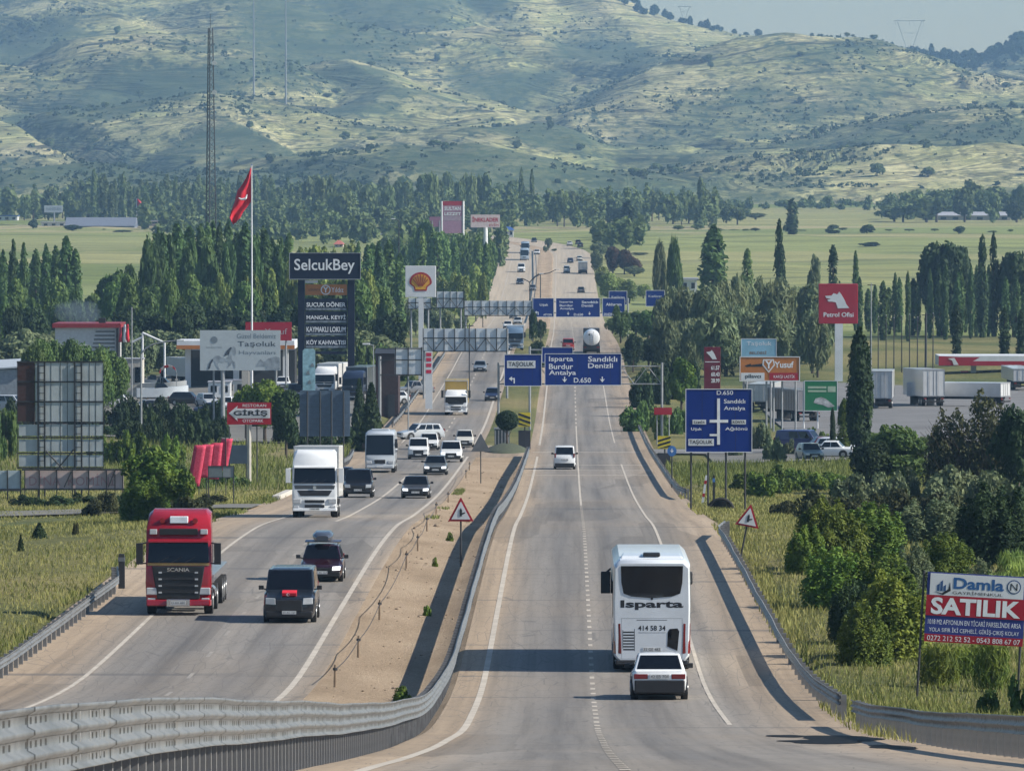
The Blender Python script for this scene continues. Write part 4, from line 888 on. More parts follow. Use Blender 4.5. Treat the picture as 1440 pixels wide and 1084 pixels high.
for nm, px, D, p, lb in (('direction_sign', 869, 1200, (856, 409, 882, 429), 'blue board on posts behind the right end of the farther gantry'), ('direction_sign', 921, 1150, (908, 408, 935, 431), 'single blue board on a pole among the trees right of the road')):
    B = Board(nm, lb, 'road sign', px, D); bd = B.plate('board', p, M_BLUE); B.frame(p, M_WHT, t=.7, parent=bd); B.text(bd, 'Kızılören', (p[0]+4, p[1]+7, p[2]-4, p[1]+10)); B.post(px, p[1]+6, .12)
# grey backs of the gantries over the left carriageway
def backs(label, D, p, cols, px, seg, low):
    B = Board('sign_gantry', label, 'road sign', px, D)
    pn = B.plate('board_back', p, M_BACK, y=0, th=.06); b = MB(); x0, y0, x1, y1 = p
    n = seg
    for k in range(n + 1): xx = B.x(x0 + (x1-x0)*k/n); b.box(xx-.05, xx+.05, -.10, -.002, B.h(low), B.h(y0))
    for yy in (y0 + (low-y0)*.42, low): b.box(B.x(x0), B.x(x1), -.14, -.102, B.h(yy)-.06, B.h(yy)+.06)
    for k in range(n): b.bar((B.x(x0 + (x1-x0)*k/n), -.2, B.h(low if k % 2 else y0 + (low-y0)*.42)), (B.x(x0 + (x1-x0)*(k+1)/n), -.2, B.h(y0 + (low-y0)*.42 if k % 2 else low)), .045)
    b.build('lattice', M_DARK, B.root)
    for c in cols: B.post(c, y0, .14, M_STEEL, .2, 'column')
    return B
backs('grey back of the overhead gantry beside the white petrol sign', 800, (595, 462, 713, 494), (596, 713), 654, 8, 494)
backs('grey back of the farther overhead gantry across the left carriageway', 1110, (653, 423, 748, 443), (655, 748), 700, 8, 444)
backs('grey back of a board left of the farther gantry', 1010, (614, 410, 652, 433), (619, 648), 633, 4, 433)
backs('small grey board back behind the white petrol sign pole', 960, (574, 419, 606, 434), (578, 602), 590, 3, 435)
B = Board('direction_sign', 'grey back of a roadside board on a T-shaped pole', 'road sign', 560, 655)
B.plate('board_back', (555, 489, 594, 528), M_BACK, y=0, th=.06); b = MB()
for x in (556, 574, 593): b.box(B.x(x)-.05, B.x(x)+.05, -.08, -.002, B.h(529), B.h(488))
for y in (490, 506, 527): b.box(B.x(534), B.x(594), -.13, -.082, B.h(y)-.05, B.h(y)+.05)
b.build('frame', M_DARK, B.root); B.post(574, 505, .07); B.post(534, 501, .14, M_STEEL, 0, 'column')
# the diagram board
B = Board('direction_sign', 'large blue junction diagram board with white cross lines on four posts', 'road sign', 1012, 405)
p = (964, 546.5, 1058, 636); bd = B.plate('board', p, M_BLUE); B.joints(p, bd, 4); B.frame(p, M_WHT, t=1, parent=bd)
b = MB()
for q in ((1008.5, 560, 1012.5, 625), (998, 590, 1008.5, 594), (1012.5, 590, 1024, 594), (998, 610, 1008.5, 613)): b.box(B.x(q[0]), B.x(q[2]), -.125, -.11, B.h(q[3]), B.h(q[1]))
b.build('route_line', LETW, bd)
for t_, q in (('D.650', (1008, 549, 1031, 555)), ('Sandıklı', (1018, 561, 1048, 567)), ('Antalya', (1018, 571, 1048, 578)), ('Uşak', (972, 601, 987, 606)), ('Ağılönü', (1020, 600, 1051, 606))): B.text(bd, t_, q, bold=.01)
for t_, q in (('İZMİR', (974, 590, 993, 596.5)), ('KONYA', (1029, 590, 1049, 596.5)), ('TAŞOLUK', (968, 617, 1004, 626.5))):
    pl = B.plate('place_plate', q, M_WHT, y=-.13, parent=bd); B.text(pl, t_, (q[0]+1.5, q[1]+1.2, q[2]-1.5, q[3]-1.2), LETK, y=-.14, bold=.02)
for px in (972, 996, 1021, 1048): B.post(px, 560, .06, M_DARK)
# for-sale board
B = Board('for_sale_board', 'tilted for-sale board with white, red and blue bands on two thin posts', 'billboard', 1362, 204); B.root.rotation_euler = (0, R(3.2), 0)
p = (1295, 807, 1434, 905); bd = B.plate('board', p, mat('banner_blue', (.02,.035,.20), .5, var=.08), y=-.04, th=.04)
w1 = B.plate('white_band', (1299, 808.5, 1431, 839), M_WHT, y=-.055, th=.014, parent=bd)
B.text(w1, 'Damla', (1332, 813, 1403, 829), mat('letter_blue', (.02,.10,.28), .5), y=-.06, bold=.03); B.text(w1, 'GAYRİMENKUL', (1331, 831, 1402, 836.5), LETK, y=-.06)
ring = [(1417 + 10*math.cos(k*PI/10), 822 + 10*math.sin(k*PI/10)) for k in range(20)]
B.poly(w1, ring, mat('letter_blue2', (.03,.08,.2), .5), y=-.06, th=.004); B.poly(w1, [(1417 + 8.4*math.cos(k*PI/10), 822 + 8.4*math.sin(k*PI/10)) for k in range(20)], M_WHT, y=-.064, th=.004); B.text(w1, 'N', (1412, 817, 1422, 827), LETK, y=-.068)
for a, h in ((1309, 8), (1313.5, 12), (1318, 7)): B.poly(w1, [(a, 833), (a+3.6, 833), (a+3.6, 832-h*1.2), (a, 834.5-h*1.2)], mat('letter_blue2', (.03,.08,.2)), y=-.06, th=.004)
B.poly(w1, [(1306, 834), (1316, 836), (1325, 830), (1327, 820), (1328.5, 832), (1318, 838.5)], LETK, y=-.06, th=.004)
w2 = B.plate('red_band', (1295, 839.2, 1434, 868), M_SRED, y=-.055, th=.014, parent=bd); B.text(w2, 'SATILIK', (1302, 842, 1428, 866), y=-.06, bold=.035)
B.text(bd, '1018 M2 AFYONUN EN TİCARİ PARSELİNDE ARSA', (1299, 871, 1430, 880), y=-.045); B.text(bd, 'YOLA SIFIR İKİ CEPHELİ, GİRİŞ-ÇIKIŞ KOLAY', (1301, 883, 1428, 892), y=-.045)
w3 = B.plate('phone_band', (1295, 894, 1434, 905), M_SRED, y=-.055, th=.014, parent=bd); B.text(w3, '0272 212 52 52 - 0543 808 67 07', (1299, 896, 1430, 903), y=-.06)
for px in (1290, 1431): B.post(px, 806, .035, M_DARK, .02)
# petrol station pylon on the right
B = Board('petrol_sign', 'tall red square petrol sign with a white wolf head on a white pole', 'sign', 1179, 870)
bd = B.plate('board', (1151, 399, 1206, 455), M_SRED, y=-.4, th=.8, bevel=.05); B.text(bd, 'Petrol Ofisi', (1158, 439, 1200, 445.5), y=-.42, bold=.015)
WOLF = [(1160, 416), (1169, 415.5), (1172, 412), (1177, 414), (1180, 410), (1183.5, 415), (1187, 421), (1190, 428), (1194, 433), (1178, 433.5), (1175, 425), (1170, 424), (1165, 424), (1163, 421.5), (1168, 420), (1162, 419)]
B.poly(bd, WOLF, M_WHT, y=-.43); B.post(1179.5, 455, .5, M_WHT, 0, 'column', box=True)
B = Board('price_totem', 'dark red fuel price totem with white digits behind the diagram board', 'sign', 1001, 700)
bd = B.plate('board', (990, 488, 1013, 610), mat('totem_red', (.13,.006,.02), .4), y=-.2, th=.4, bevel=.03)
B.poly(bd, [(993, 495), (999, 494), (1001, 492), (1005, 498), (1008, 505), (1002, 505), (998, 500)], M_WHT, y=-.22); 
for k, t_ in enumerate(('61.57', '60.43', '28.99')): B.text(bd, t_, (1000, 514 + k*9, 1012, 520 + k*9), y=-.22, bold=.03)
b = MB(); b.box(B.x(991.5), B.x(1012), -.215, -.203, B.h(509.2), B.h(508.2)); b.build('divider', LETW, bd)
# billboards right
B = Board('billboard', 'orange billboard with a Y emblem and a red lower corner', 'billboard', 1083, 690)
bd = B.plate('board', (1041, 502, 1124, 535), M_ORG, y=-.2, th=.25); B.frame((1040, 501, 1125, 536), M_WHT, y=-.24, t=1.2, parent=bd)
wl = B.plate('white_panel', (1042, 524, 1075, 534.6), M_WHT, y=-.22, th=.015, parent=bd); B.text(wl, 'pilavcı', (1048, 526, 1070, 533), LETK, y=-.23, bold=.02)
rl = B.plate('red_panel', (1082, 524, 1122.5, 534.6), M_SRED, y=-.22, th=.015, parent=bd); B.text(rl, 'KARŞI LASTİK', (1088, 526, 1118, 532.5), y=-.23)
B.text(bd, 'Yusuf', (1089, 508, 1116, 517), y=-.21, bold=.02); B.poly(bd, [(1073, 505), (1088, 505), (1090, 513), (1081, 524), (1072, 513)], M_WHT, y=-.22); B.poly(bd, [(1075, 506.5), (1086.5, 506.5), (1088, 512.5), (1081, 521.5), (1074, 512.5)], M_ORG, y=-.225); B.text(bd, 'Y', (1076, 507, 1086, 518), y=-.24, bold=.03)
B.poly(bd, [(1047, 514), (1056, 511), (1056, 513), (1072, 511), (1072, 515.5), (1056, 515.5), (1050, 516)], LETK, y=-.21, name='arrow')
for px in (1046, 1078, 1088, 1100, 1119): B.post(px, 520, .10, M_STEEL, .25)
B = Board('billboard', 'light blue billboard standing above the orange one', 'billboard', 1066, 705); bd = B.plate('board', (1042, 476, 1092, 503), M_LBLUE, y=-.15, th=.2); B.frame((1042, 476, 1092, 503), M_WHT, y=-.17, t=.8, parent=bd); B.text(bd, 'Taşoluk', (1050, 480, 1085, 487), y=-.16); B.text(bd, 'BELDESİ', (1054, 493, 1078, 498), M_WOOD, y=-.16, bold=.02)
for px in (1050, 1084): B.post(px, 490, .1, M_STEEL, .15)
B = Board('billboard', 'green billboard with a picture of grey rocks', 'billboard', 1155, 700); bd = B.plate('board', (1132, 535, 1177, 577), M_GRN, y=-.15, th=.2); B.frame((1131, 535, 1178, 578), M_WHT, y=-.17, t=.8, parent=bd)
b = MB()
for q in ((1136, 543, 1162, 546), (1136, 548.5, 1162, 551), (1164, 543, 1175, 551)): b.box(B.x(q[0]), B.x(q[2]), -.165, -.152, B.h(q[3]), B.h(q[1]))
b.build('caption_bar', mat('pale_green', (.35,.45,.33), .5), bd); B.poly(bd, [(1144, 566), (1147, 560), (1155, 558), (1162, 561), (1168, 566), (1174, 571), (1165, 573), (1157, 569), (1150, 568)], mat('rock_grey', (.35,.36,.36), .6, var=.6, scale=2), y=-.165)
for px in (1130.5, 1150): B.post(px, 536, .08, M_WHT, .12)
B = Board('red_banner', 'small dark red banner among the shrubs right of the road', 'sign', 932, 640); b = MB(); B.plate('board', (920, 573, 945, 583), M_SRED, th=.05); B.post(924, 574, .05); B.post(941, 574, .05)
# left: tower with the restaurant list
B = Board('sign_tower', 'tall navy sign tower with lit white shop name and list of dishes', 'sign', 458, 805)
hd = B.plate('name_board', (407, 356, 507, 393), M_NAVYB, y=-.6, th=1.2, bevel=.03); B.frame((407, 355.5, 507.5, 393), mat('grey_trim', (.3,.32,.35), .4), y=-.64, t=.8, parent=hd); B.text(hd, 'SelcukBey', (414, 364, 499, 385), LETW, y=-.64, bold=.012)
for a in (419, 489): B.plate('pillar', (a, 393.3, a + 9.5, 600), M_NAVYB, y=-.35, th=.7)
pn = B.plate('orange_panel', (429, 400, 488, 415), M_ORG, y=-.2, th=.25); B.poly(pn, [(458 + 7*math.cos(k*PI/8), 407.5 + 7*math.sin(k*PI/8)) for k in range(16)], M_WHT, y=-.22); B.poly(pn, [(458 + 5.6*math.cos(k*PI/8), 407.5 + 5.6*math.sin(k*PI/8)) for k in range(16)], M_ORG, y=-.23); B.text(pn, 'Y', (454.5, 403.5, 461.5, 411.5), y=-.25, bold=.03); B.text(pn, 'Yıldız', (466, 404, 483, 411), y=-.22); B.text(pn, 'LOKANTA', (434, 406, 450, 409), LETK, y=-.22)
for k, t_ in enumerate(('SUCUK DÖNER', 'MANGAL KEYFİ', 'KAYMAKLI LOKUM', 'KÖY KAHVALTISI')):
    y0 = 423 + k*17.7; pn = B.plate('dish_panel', (429, y0 - 3, 488, y0 + 13.6), M_NAVYB, y=-.2, th=.25); B.text(pn, t_, (431, y0 + 1, 486, y0 + 8.5), y=-.22, bold=.02)
    b = MB(); b.box(B.x(430), B.x(487), -.22, -.205, B.h(y0 + 13), B.h(y0 + 10.2)); b.build('caption_bar', mat('faded_caption', (.16,.19,.22), .5, var=.5, scale=4), pn)
B.plate('base_panel', (429, 494, 488, 498), M_NAVYB, y=-.2, th=.25); B.plate('header_strip', (429, 394, 447, 398), M_WHT, y=-.2, th=.25)
# shell sign
B = Board('petrol_sign', 'white square petrol sign with a red and yellow scallop emblem', 'sign', 592, 880)
bd = B.plate('board', (570, 374, 613, 418), M_WHT, y=-.35, th=.7, bevel=.04)
def shell(cx, cy, r): return [(cx - r*.55, cy + r*.85), (cx - r*.62, cy + r*.5), (cx - r*.98, cy + r*.22)] + [(cx + r*1.02*math.cos(a), cy + r*.06 - r*.92*math.sin(a)) for a in [PI*(1 - k/12) for k in range(13)]] + [(cx + r*.98, cy + r*.22), (cx + r*.62, cy + r*.5), (cx + r*.55, cy + r*.85)]
B.poly(bd, shell(591.5, 396, 15.5), mat('shell_red', (.33,.012,.02), .4), y=-.38, th=.03); sh = B.poly(bd, shell(591.5, 396.4, 12.6), mat('shell_yellow', (.66,.33,.02), .4), y=-.40, th=.02, name='scallop')
b = MB()
for k in range(1, 8):
    a = PI*(k/8); c, s_ = math.cos(a), math.sin(a); x0, y0, x1, y1 = 591.5 + 2.5*c, 403 - 1*s_, 591.5 + 11.5*c, 396.5 - 10.5*s_
    b.bar((B.x(x0), -.405, B.h(y0)), (B.x(x1), -.405, B.h(y1)), .045, .07, 4)
b.build('scallop_rib', mat('shell_red', (.33,.012,.02)), sh); B.post(592, 418, .32, M_WHT, 0, 'column', box=True)
B = Board('price_totem', 'slim white fuel price totem with red squares', 'sign', 603, 720); bd = B.plate('board', (598, 494, 608, 575), M_WHT, y=-.15, th=.3)
for y0 in (496, 503, 511, 520): B.plate('price_panel', (599.2, y0, 606.6, y0 + 5), mat('bright_red', (.5,.02,.06), .4), y=-.17, th=.018, parent=bd)
# horse billboard
B = Board('billboard', 'pale grey billboard with a drawing of a rearing horse', 'billboard', 338, 700)
bd = B.plate('board', (281, 464.5, 394, 521), mat('board_pale', (.42,.47,.49), .5, var=.05), y=-.15, th=.2); INK = mat('drawing_ink', (.05,.065,.085), .6); INK2 = mat('grey_ink', (.17,.21,.24), .6)
HORSE = [(292, 519), (294, 511), (299, 504), (303, 500.5), (308, 500), (312, 503), (318, 504.5), (322, 500), (321, 495), (325, 490), (328, 487), (331, 489), (332, 496), (330.5, 499.5), (328, 497), (326, 498), (325.5, 503), (327, 507), (330.5, 509), (331, 517.5), (329.5, 517.5), (328, 511), (325.5, 510), (324, 514), (320, 517), (319, 516), (322, 512), (321, 508.5), (313, 509.5), (308, 509.5), (306, 513), (309, 519.5), (307, 519.5), (303, 513), (302, 508), (299, 508), (296, 513), (294, 519.5)]
hs = B.poly(bd, HORSE, mat('horse_grey', (.26,.30,.33), .6, var=.35, scale=1.5), y=-.165, name='horse_drawing'); B.poly(hs, [(292, 519), (294, 511), (298, 505), (300, 506), (297, 511), (295, 518)], INK, y=-.175, name='tail'); B.poly(hs, [(315, 501), (319, 493), (324, 488), (326, 489), (323, 494), (322, 498)], INK, y=-.175, name='mane')
for t_, q, m in (('Güzel Beldemiz', (333, 469, 388, 476), INK2), ('Taşoluk', (334, 480, 388, 489), INK), ('Hayvanları', (336, 493, 387, 500), INK2), ('BELEDİYESİ', (290, 487, 312, 489.5), INK2)): B.text(bd, t_, q, m, y=-.16)
B.poly(bd, [(301 + 5*math.cos(k*PI/6), 478 + 5*math.sin(k*PI/6)) for k in range(12)], INK2, y=-.165); B.poly(bd, [(360, 515), (366, 505), (371, 509), (377, 504), (388, 501), (393.5, 503), (393.5, 520), (374, 520), (374, 515)], mat('horse_grey', (.26,.30,.33)), y=-.165, name='horse_drawing')
B.post(313, 521, .22, M_STEEL, .1, 'column'); B.post(300, 500, .10, M_STEEL, .2); B.post(388, 500, .10, M_STEEL, .2)
B = Board('concrete_column', 'pale square concrete column under the horse billboard', 'column', 345, 720); B.post(345, 522, .38, M_CONC, 0, 'shaft', box=True); b = MB(); b.box(-.6, .6, -.6, .6, -.3, .35); b.build('footing', M_CONC, B.root)
B = Board('billboard', 'red billboard partly behind the horse billboard', 'billboard', 378, 830); bd = B.plate('board', (345, 453, 410, 479), M_SRED, y=-.1, th=.2); B.text(bd, 'Yusuf', (372, 462, 404, 470), mat('grey_ink2', (.4,.32,.33), .6), y=-.12); B.post(352, 460, .12); B.post(402, 460, .12)
# entrance arrow
B = Board('entrance_sign', 'dark red entrance sign with a white arrow pointing left', 'sign', 349, 490); bd = B.plate('board', (319, 566, 381, 597), M_SRED, y=-.08, th=.1)
B.poly(bd, [(321.5, 581), (334, 570.5), (333, 574.5), (379.5, 574.5), (379.5, 588), (333, 588), (334, 592)], M_WHT, y=-.095); B.poly(bd, [(324, 581), (331.5, 575.5), (332.5, 576.2), (378, 576.2), (378, 586.4), (332.5, 586.4), (331.5, 587.5)], mat('sign_white2', (.55,.55,.58), .4), y=-.105); B.text(bd, 'GİRİŞ', (328, 575.5, 376, 586), LETK, y=-.115, bold=.03); B.text(bd, 'RESTORAN', (341, 568.3, 374, 572.2), y=-.10); B.text(bd, 'OTOPARK', (341, 589.5, 370, 593.8), y=-.10); B.post(350, 597, .14, M_CONC, .12, 'column')
# dishes billboard seen from behind, big lattice on the left
B = Board('billboard', 'large billboard seen from behind, pale panels on a dark steel lattice', 'billboard', 84, 455)
b = MB(); b.box(B.x(24), B.x(48), 0, .05, B.h(593), B.h(510)); b.build('brown_panel', mat('rust_brown', (.05,.02,.017), .6), B.root)
PANM = mat('pale_panel', (.40,.44,.45), .5, var=.18, scale=0.9)
for r0, r1 in ((510, 536), (538, 564), (566, 593), (597, 613), (618, 635), (640, 656)):
    xs = [48.5, 62, 84, 105, 144.5] if r0 < 590 else [25, 52, 84, 105, 144.5]
    for a, c in zip(xs[:-1], xs[1:]):
        b = MB(); b.box(B.x(a + .5), B.x(c - .5), 0, .05, B.h(r1), B.h(r0)); b.build('panel', PANM, B.root)
b = MB()
for x in (53, 62, 104.5, 114): b.box(B.x(x)-.055, B.x(x)+.055, -.11, -.05, -1.5, B.h(509))
for k in range(16):
    y = 515 + k*9.5
    for a in (53, 104.5): b.box(B.x(a), B.x(a + 9), -.10, -.06, B.h(y)-.02, B.h(y)+.02)
for y in (509, 537, 565, 594.5, 615.5, 637.5, 658): b.box(B.x(23), B.x(145), -.045, -.012, B.h(y)-.05, B.h(y)+.05)
for x in (23.5, 71, 84, 94, 125, 134, 144.5): b.box(B.x(x)-.018, B.x(x)+.018, -.010, -.002, B.h(657), B.h(509))
b.bar((B.x(64), -.16, B.h(634)), (B.x(88), -.16, B.h(660)), .05); b.bar((B.x(103), -.16, B.h(632)), (B.x(80), -.16, B.h(660)), .05)
b.build('lattice', M_DARK, B.root)
B = Board('billboard', 'low wide faded pink billboard back below the big lattice one', 'billboard', 100, 452); pn = B.plate('panel', (34, 662, 173, 687), mat('faded_pink', (.46,.37,.37), .7, var=.25, scale=.6), y=0, th=.06)
B.text(pn, 'DİNA  KOMİNİ', (40, 666, 160, 683), mat('faded_red', (.38,.22,.23), .7), y=-.005); b = MB()
for x in (34, 54.5, 79, 101, 124, 149, 161, 172): b.box(B.x(x)-.03, B.x(x)+.03, -.12, -.008, -.9, B.h(661))
b.box(B.x(30), B.x(176), -.2, -.13, B.h(660.5)-.06, B.h(660.5)+.06); b.box(B.x(30), B.x(176), -.2, -.13, B.h(688)-.06, B.h(688)+.06); b.bar((B.x(90), -.25, B.h(685)), (B.x(100), -.25, B.h(663)), .05); b.bar((B.x(152), -.25, B.h(685)), (B.x(161), -.25, B.h(663)), .05); b.build('frame', M_DARK, B.root)
B = Board('billboard', 'pale blue billboard back at the left edge below the lattice one', 'billboard', 12, 452); B.plate('panel', (-20, 662, 28, 688), mat('pale_blue_panel', (.40,.47,.52), .6, var=.1), y=0, th=.06); b = MB()
for x in (-18, 9.5, 28): b.box(B.x(x)-.04, B.x(x)+.04, -.12, -.008, -.9, B.h(661))
b.box(B.x(-20), B.x(28), -.2, -.13, B.h(689)-.08, B.h(689)+.08); b.build('frame', M_DARK, B.root)
# blue slatted back and thin blue totem
B = Board('billboard', 'slatted blue-grey billboard back on four dark posts', 'billboard', 456, 500)
b = MB()
for k in range(15): b.box(B.x(421), B.x(492), 0, .05, B.h(613.6 - k*4.1), B.h(610 - k*4.1))
b.build('slats', mat('slat_blue', (.085,.13,.19), .5, var=.15), B.root)
b = MB(); b.box(B.x(421.5), B.x(491.5), .055, .075, B.h(613), B.h(549)); b.build('panel', mat('slat_blue2', (.07,.11,.16), .5), B.root)
for px in (432, 450, 466, 483): B.post(px, 550, .05, M_DARK, -.06)
B = Board('advert_totem', 'thin light blue advert totem with a rounded top', 'sign', 434, 640); b = MB(); bd = B.poly(B.root, [(425.5, 575), (443, 575), (443, 493), (440, 490.5), (428, 490.5), (425.5, 493)], mat('totem_blue', (.25,.42,.50), .5, var=.3, scale=2.5), y=-.1, name='board', th=.2)
for k, (a, c) in enumerate(((432, 540), (430, 527), (436, 516))): B.poly(bd, [(a, c), (a+6, c), (a+4, c-6), (a+1, c-4)], INK2, y=-.12, name='mark')
B.post(434, 575, .15, M_STEEL, .2)
# small double board, banners
B = Board('notice_board', 'small dark notice board back on two legs at the roadside', 'sign', 310, 425); bd = B.plate('board', (293, 656, 312, 671), mat('notice_grey', (.13,.155,.165), .5), th=.05); B.plate('board', (313, 656, 328, 671), mat('notice_grey2', (.20,.225,.235), .5), th=.05); B.frame((292, 655, 329, 672), M_DARK, t=1); 
for px in (292.5, 328): B.post(px, 655, .035, M_DARK, 0)
B = Board('notice_board', 'dark blue-grey board standing behind the pink banners', 'sign', 338, 500); B.plate('board', (320, 626, 349, 652), mat('notice_blue', (.05,.075,.11), .5), th=.05)
for px in (322, 346, 361): B.post(px, 600, .05, M_DARK, 0)
CLOTH = mat('banner_pink_red', (.46,.018,.06), .85, var=.1, scale=9.0, rgb2=(.56,.07,.13))
for k, (px, top, bot, ln, wd) in enumerate(((273, 626, 684, 8, 17), (287, 625, 672, 5, 16), (300, 623, 674, 5, 16), (312, 617, 662, 7, 16))):
    B = Board('pink_banner', ('leftmost', 'second from left', 'third from left', 'rightmost')[k] + ' of four pink-red cloth banners by the roadside', 'banner', px, 455, 'pink banners by the road')
    V = []; n = 10
    for i in range(n + 1):
        t = i/n; cx = px + ln - t*ln*1.2; wv = k*.05
        for u in (-.5, -.17, .17, .5): V.append((B.x(cx + u*wd), wv, B.h(top + (bot-top)*t)))
    Q = [(i*4+j, i*4+j+1, i*4+j+5, i*4+j+4) for i in range(n) for j in range(3)]
    o = npmesh('cloth', V, Q, CLOTH, B.root, False); md = o.modifiers.new('t', 'SOLIDIFY'); md.thickness = .02
    B.post(px + ln - 2, top - 2, .03, M_DARK, .12, 'pole')
# warning triangles
def triangle(label, px, py, D, wpx, front=True, tilt=0.0, top=None):
    B = Board('warning_sign', label, 'road sign', px, D); B.root.rotation_euler = (0, R(tilt), 0)
    hgt = wpx*.92; zb = B.h(top + hgt); a = wpx*D/F/2; hz_ = hgt*D/F
    tri = lambda s, y0, y1, m, nm, par: MB().prism([(-a*s, zb + hz_*(1-s)*.33), (a*s, zb + hz_*(1-s)*.33), (a*.04*s, zb + hz_*(1-s)*.33 + hz_*s), (-a*.04*s, zb + hz_*(1-s)*.33 + hz_*s)], y0, y1).build(nm, m, par)
    pl = tri(1.0, -.08, -.05, M_SRED if front else mat('triangle_back', (.12,.13,.14), .5), 'plate', B.root)
    if front:
        tri(.74, -.095, -.082, M_WHT, 'white_field', pl); z = zb + hz_*.22
        b = MB(); s = a*.26; b.prism([(-s*.35, z), (s*.35, z), (s*.35, z + s*.5), (s*1.3, z + s*.9), (s*1.3, z + s*1.2), (s*.35, z + s*1.0), (s*.35, z + s*1.6), (s*.45, z + s*1.6), (0, z + s*2.5), (-s*.45, z + s*1.6), (-s*.35, z + s*1.6)], -.11, -.097); b.build('junction_symbol', LETK, pl)
    b = MB(); b.bar((0, 0, -.4), (0, 0, zb + hz_*.5), .04); b.build('pole', M_DARK, B.root)
triangle('red-bordered junction warning triangle standing in the sand median', 648, 780, 302, 36, True, 0, 700)
triangle('leaning red-bordered junction warning triangle in the right-hand grass', 1041, 765, 300, 34, True, 11, 708)
triangle('grey back of a warning triangle near the median crossing', 676, 673, 503, 27, False, 0, 610)
# chevrons
for px, D, p, lb, rot in ((738, 618, (729, 580, 746, 600), 'yellow and black chevron board on the median nose beside the round tree', 1), (935, 560, (925, 613, 943, 631), 'yellow and black chevron board right of the road', -1)):
    B = Board('chevron_board', lb, 'road sign', px, D); bd = B.plate('board', p, M_YEL, th=.06); x0, y0, x1, y1 = p; w_ = (x1-x0); h_ = (y1-y0)
    for k in range(3):
        ya = y0 + h_*(k/3 + .02); s = h_*.16; sl = h_*.30
        P = [(x0, ya), (x1, ya + sl), (x1, ya + sl + s), (x0, ya + s)] if rot > 0 else [(x0, ya + sl), (x1, ya), (x1, ya + s), (x0, ya + sl + s)]
        B.poly(bd, [(a, min(c, y1)) for a, c in P], LETK, name='stripe')
    B.post(px, p[1]+3, .06, M_DARK); b = MB(); b.box(B.x(x0), B.x(x1), .0, .3, 0, B.h(y1) - .35); b.build('base_block', mat('dark_base', (.03,.03,.04), .7), B.root)
B = Board('round_sign', 'round blue sign on a thin pole beside the chevron board', 'road sign', 945, 480); bd = B.poly(B.root, [(945 + 6.5*math.cos(k*PI/10), 634 + 7.5*math.sin(k*PI/10)) for k in range(20)], mat('round_blue', (.05,.16,.42), .4), y=-.1, name='disc', th=.03); arrow(B, bd, 945, 634, 3.5, 'down'); B.post(945, 634, .05, M_DARK, 0)
for px, D, top, lb, m in ((988, 425, 668, 'leaning red and white delineator post at the end of the guard rail', M_SRED), (1004, 415, 668, 'dark marker post with a blue top in the grass', M_DARK), (170, 276, 779, 'thick dark marker post at the end of the left guard rail', M_DARK)):
    B = Board('marker_post', lb, 'post', px, D); r = .13 if px == 170 else .07; b = MB(); hh = B.h(top); b.loft([[(-r, -r*.6, -.4), (r, -r*.6, -.4), (r, r*.6, -.4), (-r, r*.6, -.4)], [(-r, -r*.6, hh*.9), (r, -r*.6, hh*.9), (r, r*.6, hh*.9), (-r, r*.6, hh*.9)], [(-r*.8, -r*.5, hh), (r*.8, -r*.5, hh), (r*.8, r*.5, hh), (-r*.8, r*.5, hh)]]); b.build('shaft', M_WHT if px == 988 else m, B.root)
    if px == 988:
        B.root.rotation_euler = (0, R(8), 0)
        for z in (.25, .7): b = MB(); b.box(-r-.008, r+.008, -r*.6-.008, r*.6+.008, hh*z, hh*z + .22); b.build('red_band', M_SRED, B.root)
    else: b = MB(); b.box(-r-.006, r+.006, -r*.6-.006, r*.6+.006, hh*.78, hh*.9); b.build('reflector', mat('dull_reflector', (.12,.13,.14), .4) if px == 170 else mat('round_blue', (.05,.16,.42)), B.root)
# culvert arch
B = Board('culvert_arch', 'dark corrugated arch of a culvert in the grass beside the road', 'culvert', 1014, 405); b = MB()
pts = [(-.75 + 0*k, 0, 0) for k in range(0)]; C = [(.75*math.cos(PI*k/12), 0, .72*math.sin(PI*k/12) - .1) for k in range(13)]
b.tube(C, [.10]*13, 8); b.build('rim', TYRE, B.root); b = MB(); b.prism([(x*.98, z) for x, _, z in C], .3, 1.5); b.build('pipe', UNDER, B.root)
# wooden posts and sagging cable in the median
prev = None
for k, (px, py) in enumerate(((470, 958), (503, 915), (533, 862), (571, 790), (587, 765), (600, 738), (613, 716), (630, 700), (655, 666), (660, 655))):
    D = D_of(py + 6); X = GX(px, D); z = float(zr(D)) - .35
    o = bpy.data.objects
    B = empty('wooden_post', (X, D, z), 'weathered wooden stake holding the sagging cable in the sand median', 'post', 'cable stakes along the sand median')
    b = MB(); b.tube([(0, 0, -.3), (.01, 0, .5), (.02, 0, 1.0)], [.045, .042, .038], 7); b.build('stake', M_WOOD, B); b = MB(); b.bar((.02, 0, .82), (.02, 0, .9), .075, .075, 8); b.build('cable_clip', M_DARK, B)
    cur = Vector((X + .02, D, z + .86))
    if prev is not None:
        b = MB(); P = [prev.lerp(cur, t) - Vector((0, 0, .22*4*t*(1-t)*min(1, (cur-prev).length/30))) - prev for t in [i/8 for i in range(9)]]; b.tube(P, [.014]*9, 5)
        c = b.build('sagging_cable', M_DARK, None); c.location = prev; tag(c, 'thin cable sagging between two wooden stakes in the sand median', 'cable', 'cables between the median stakes')
    prev = cur
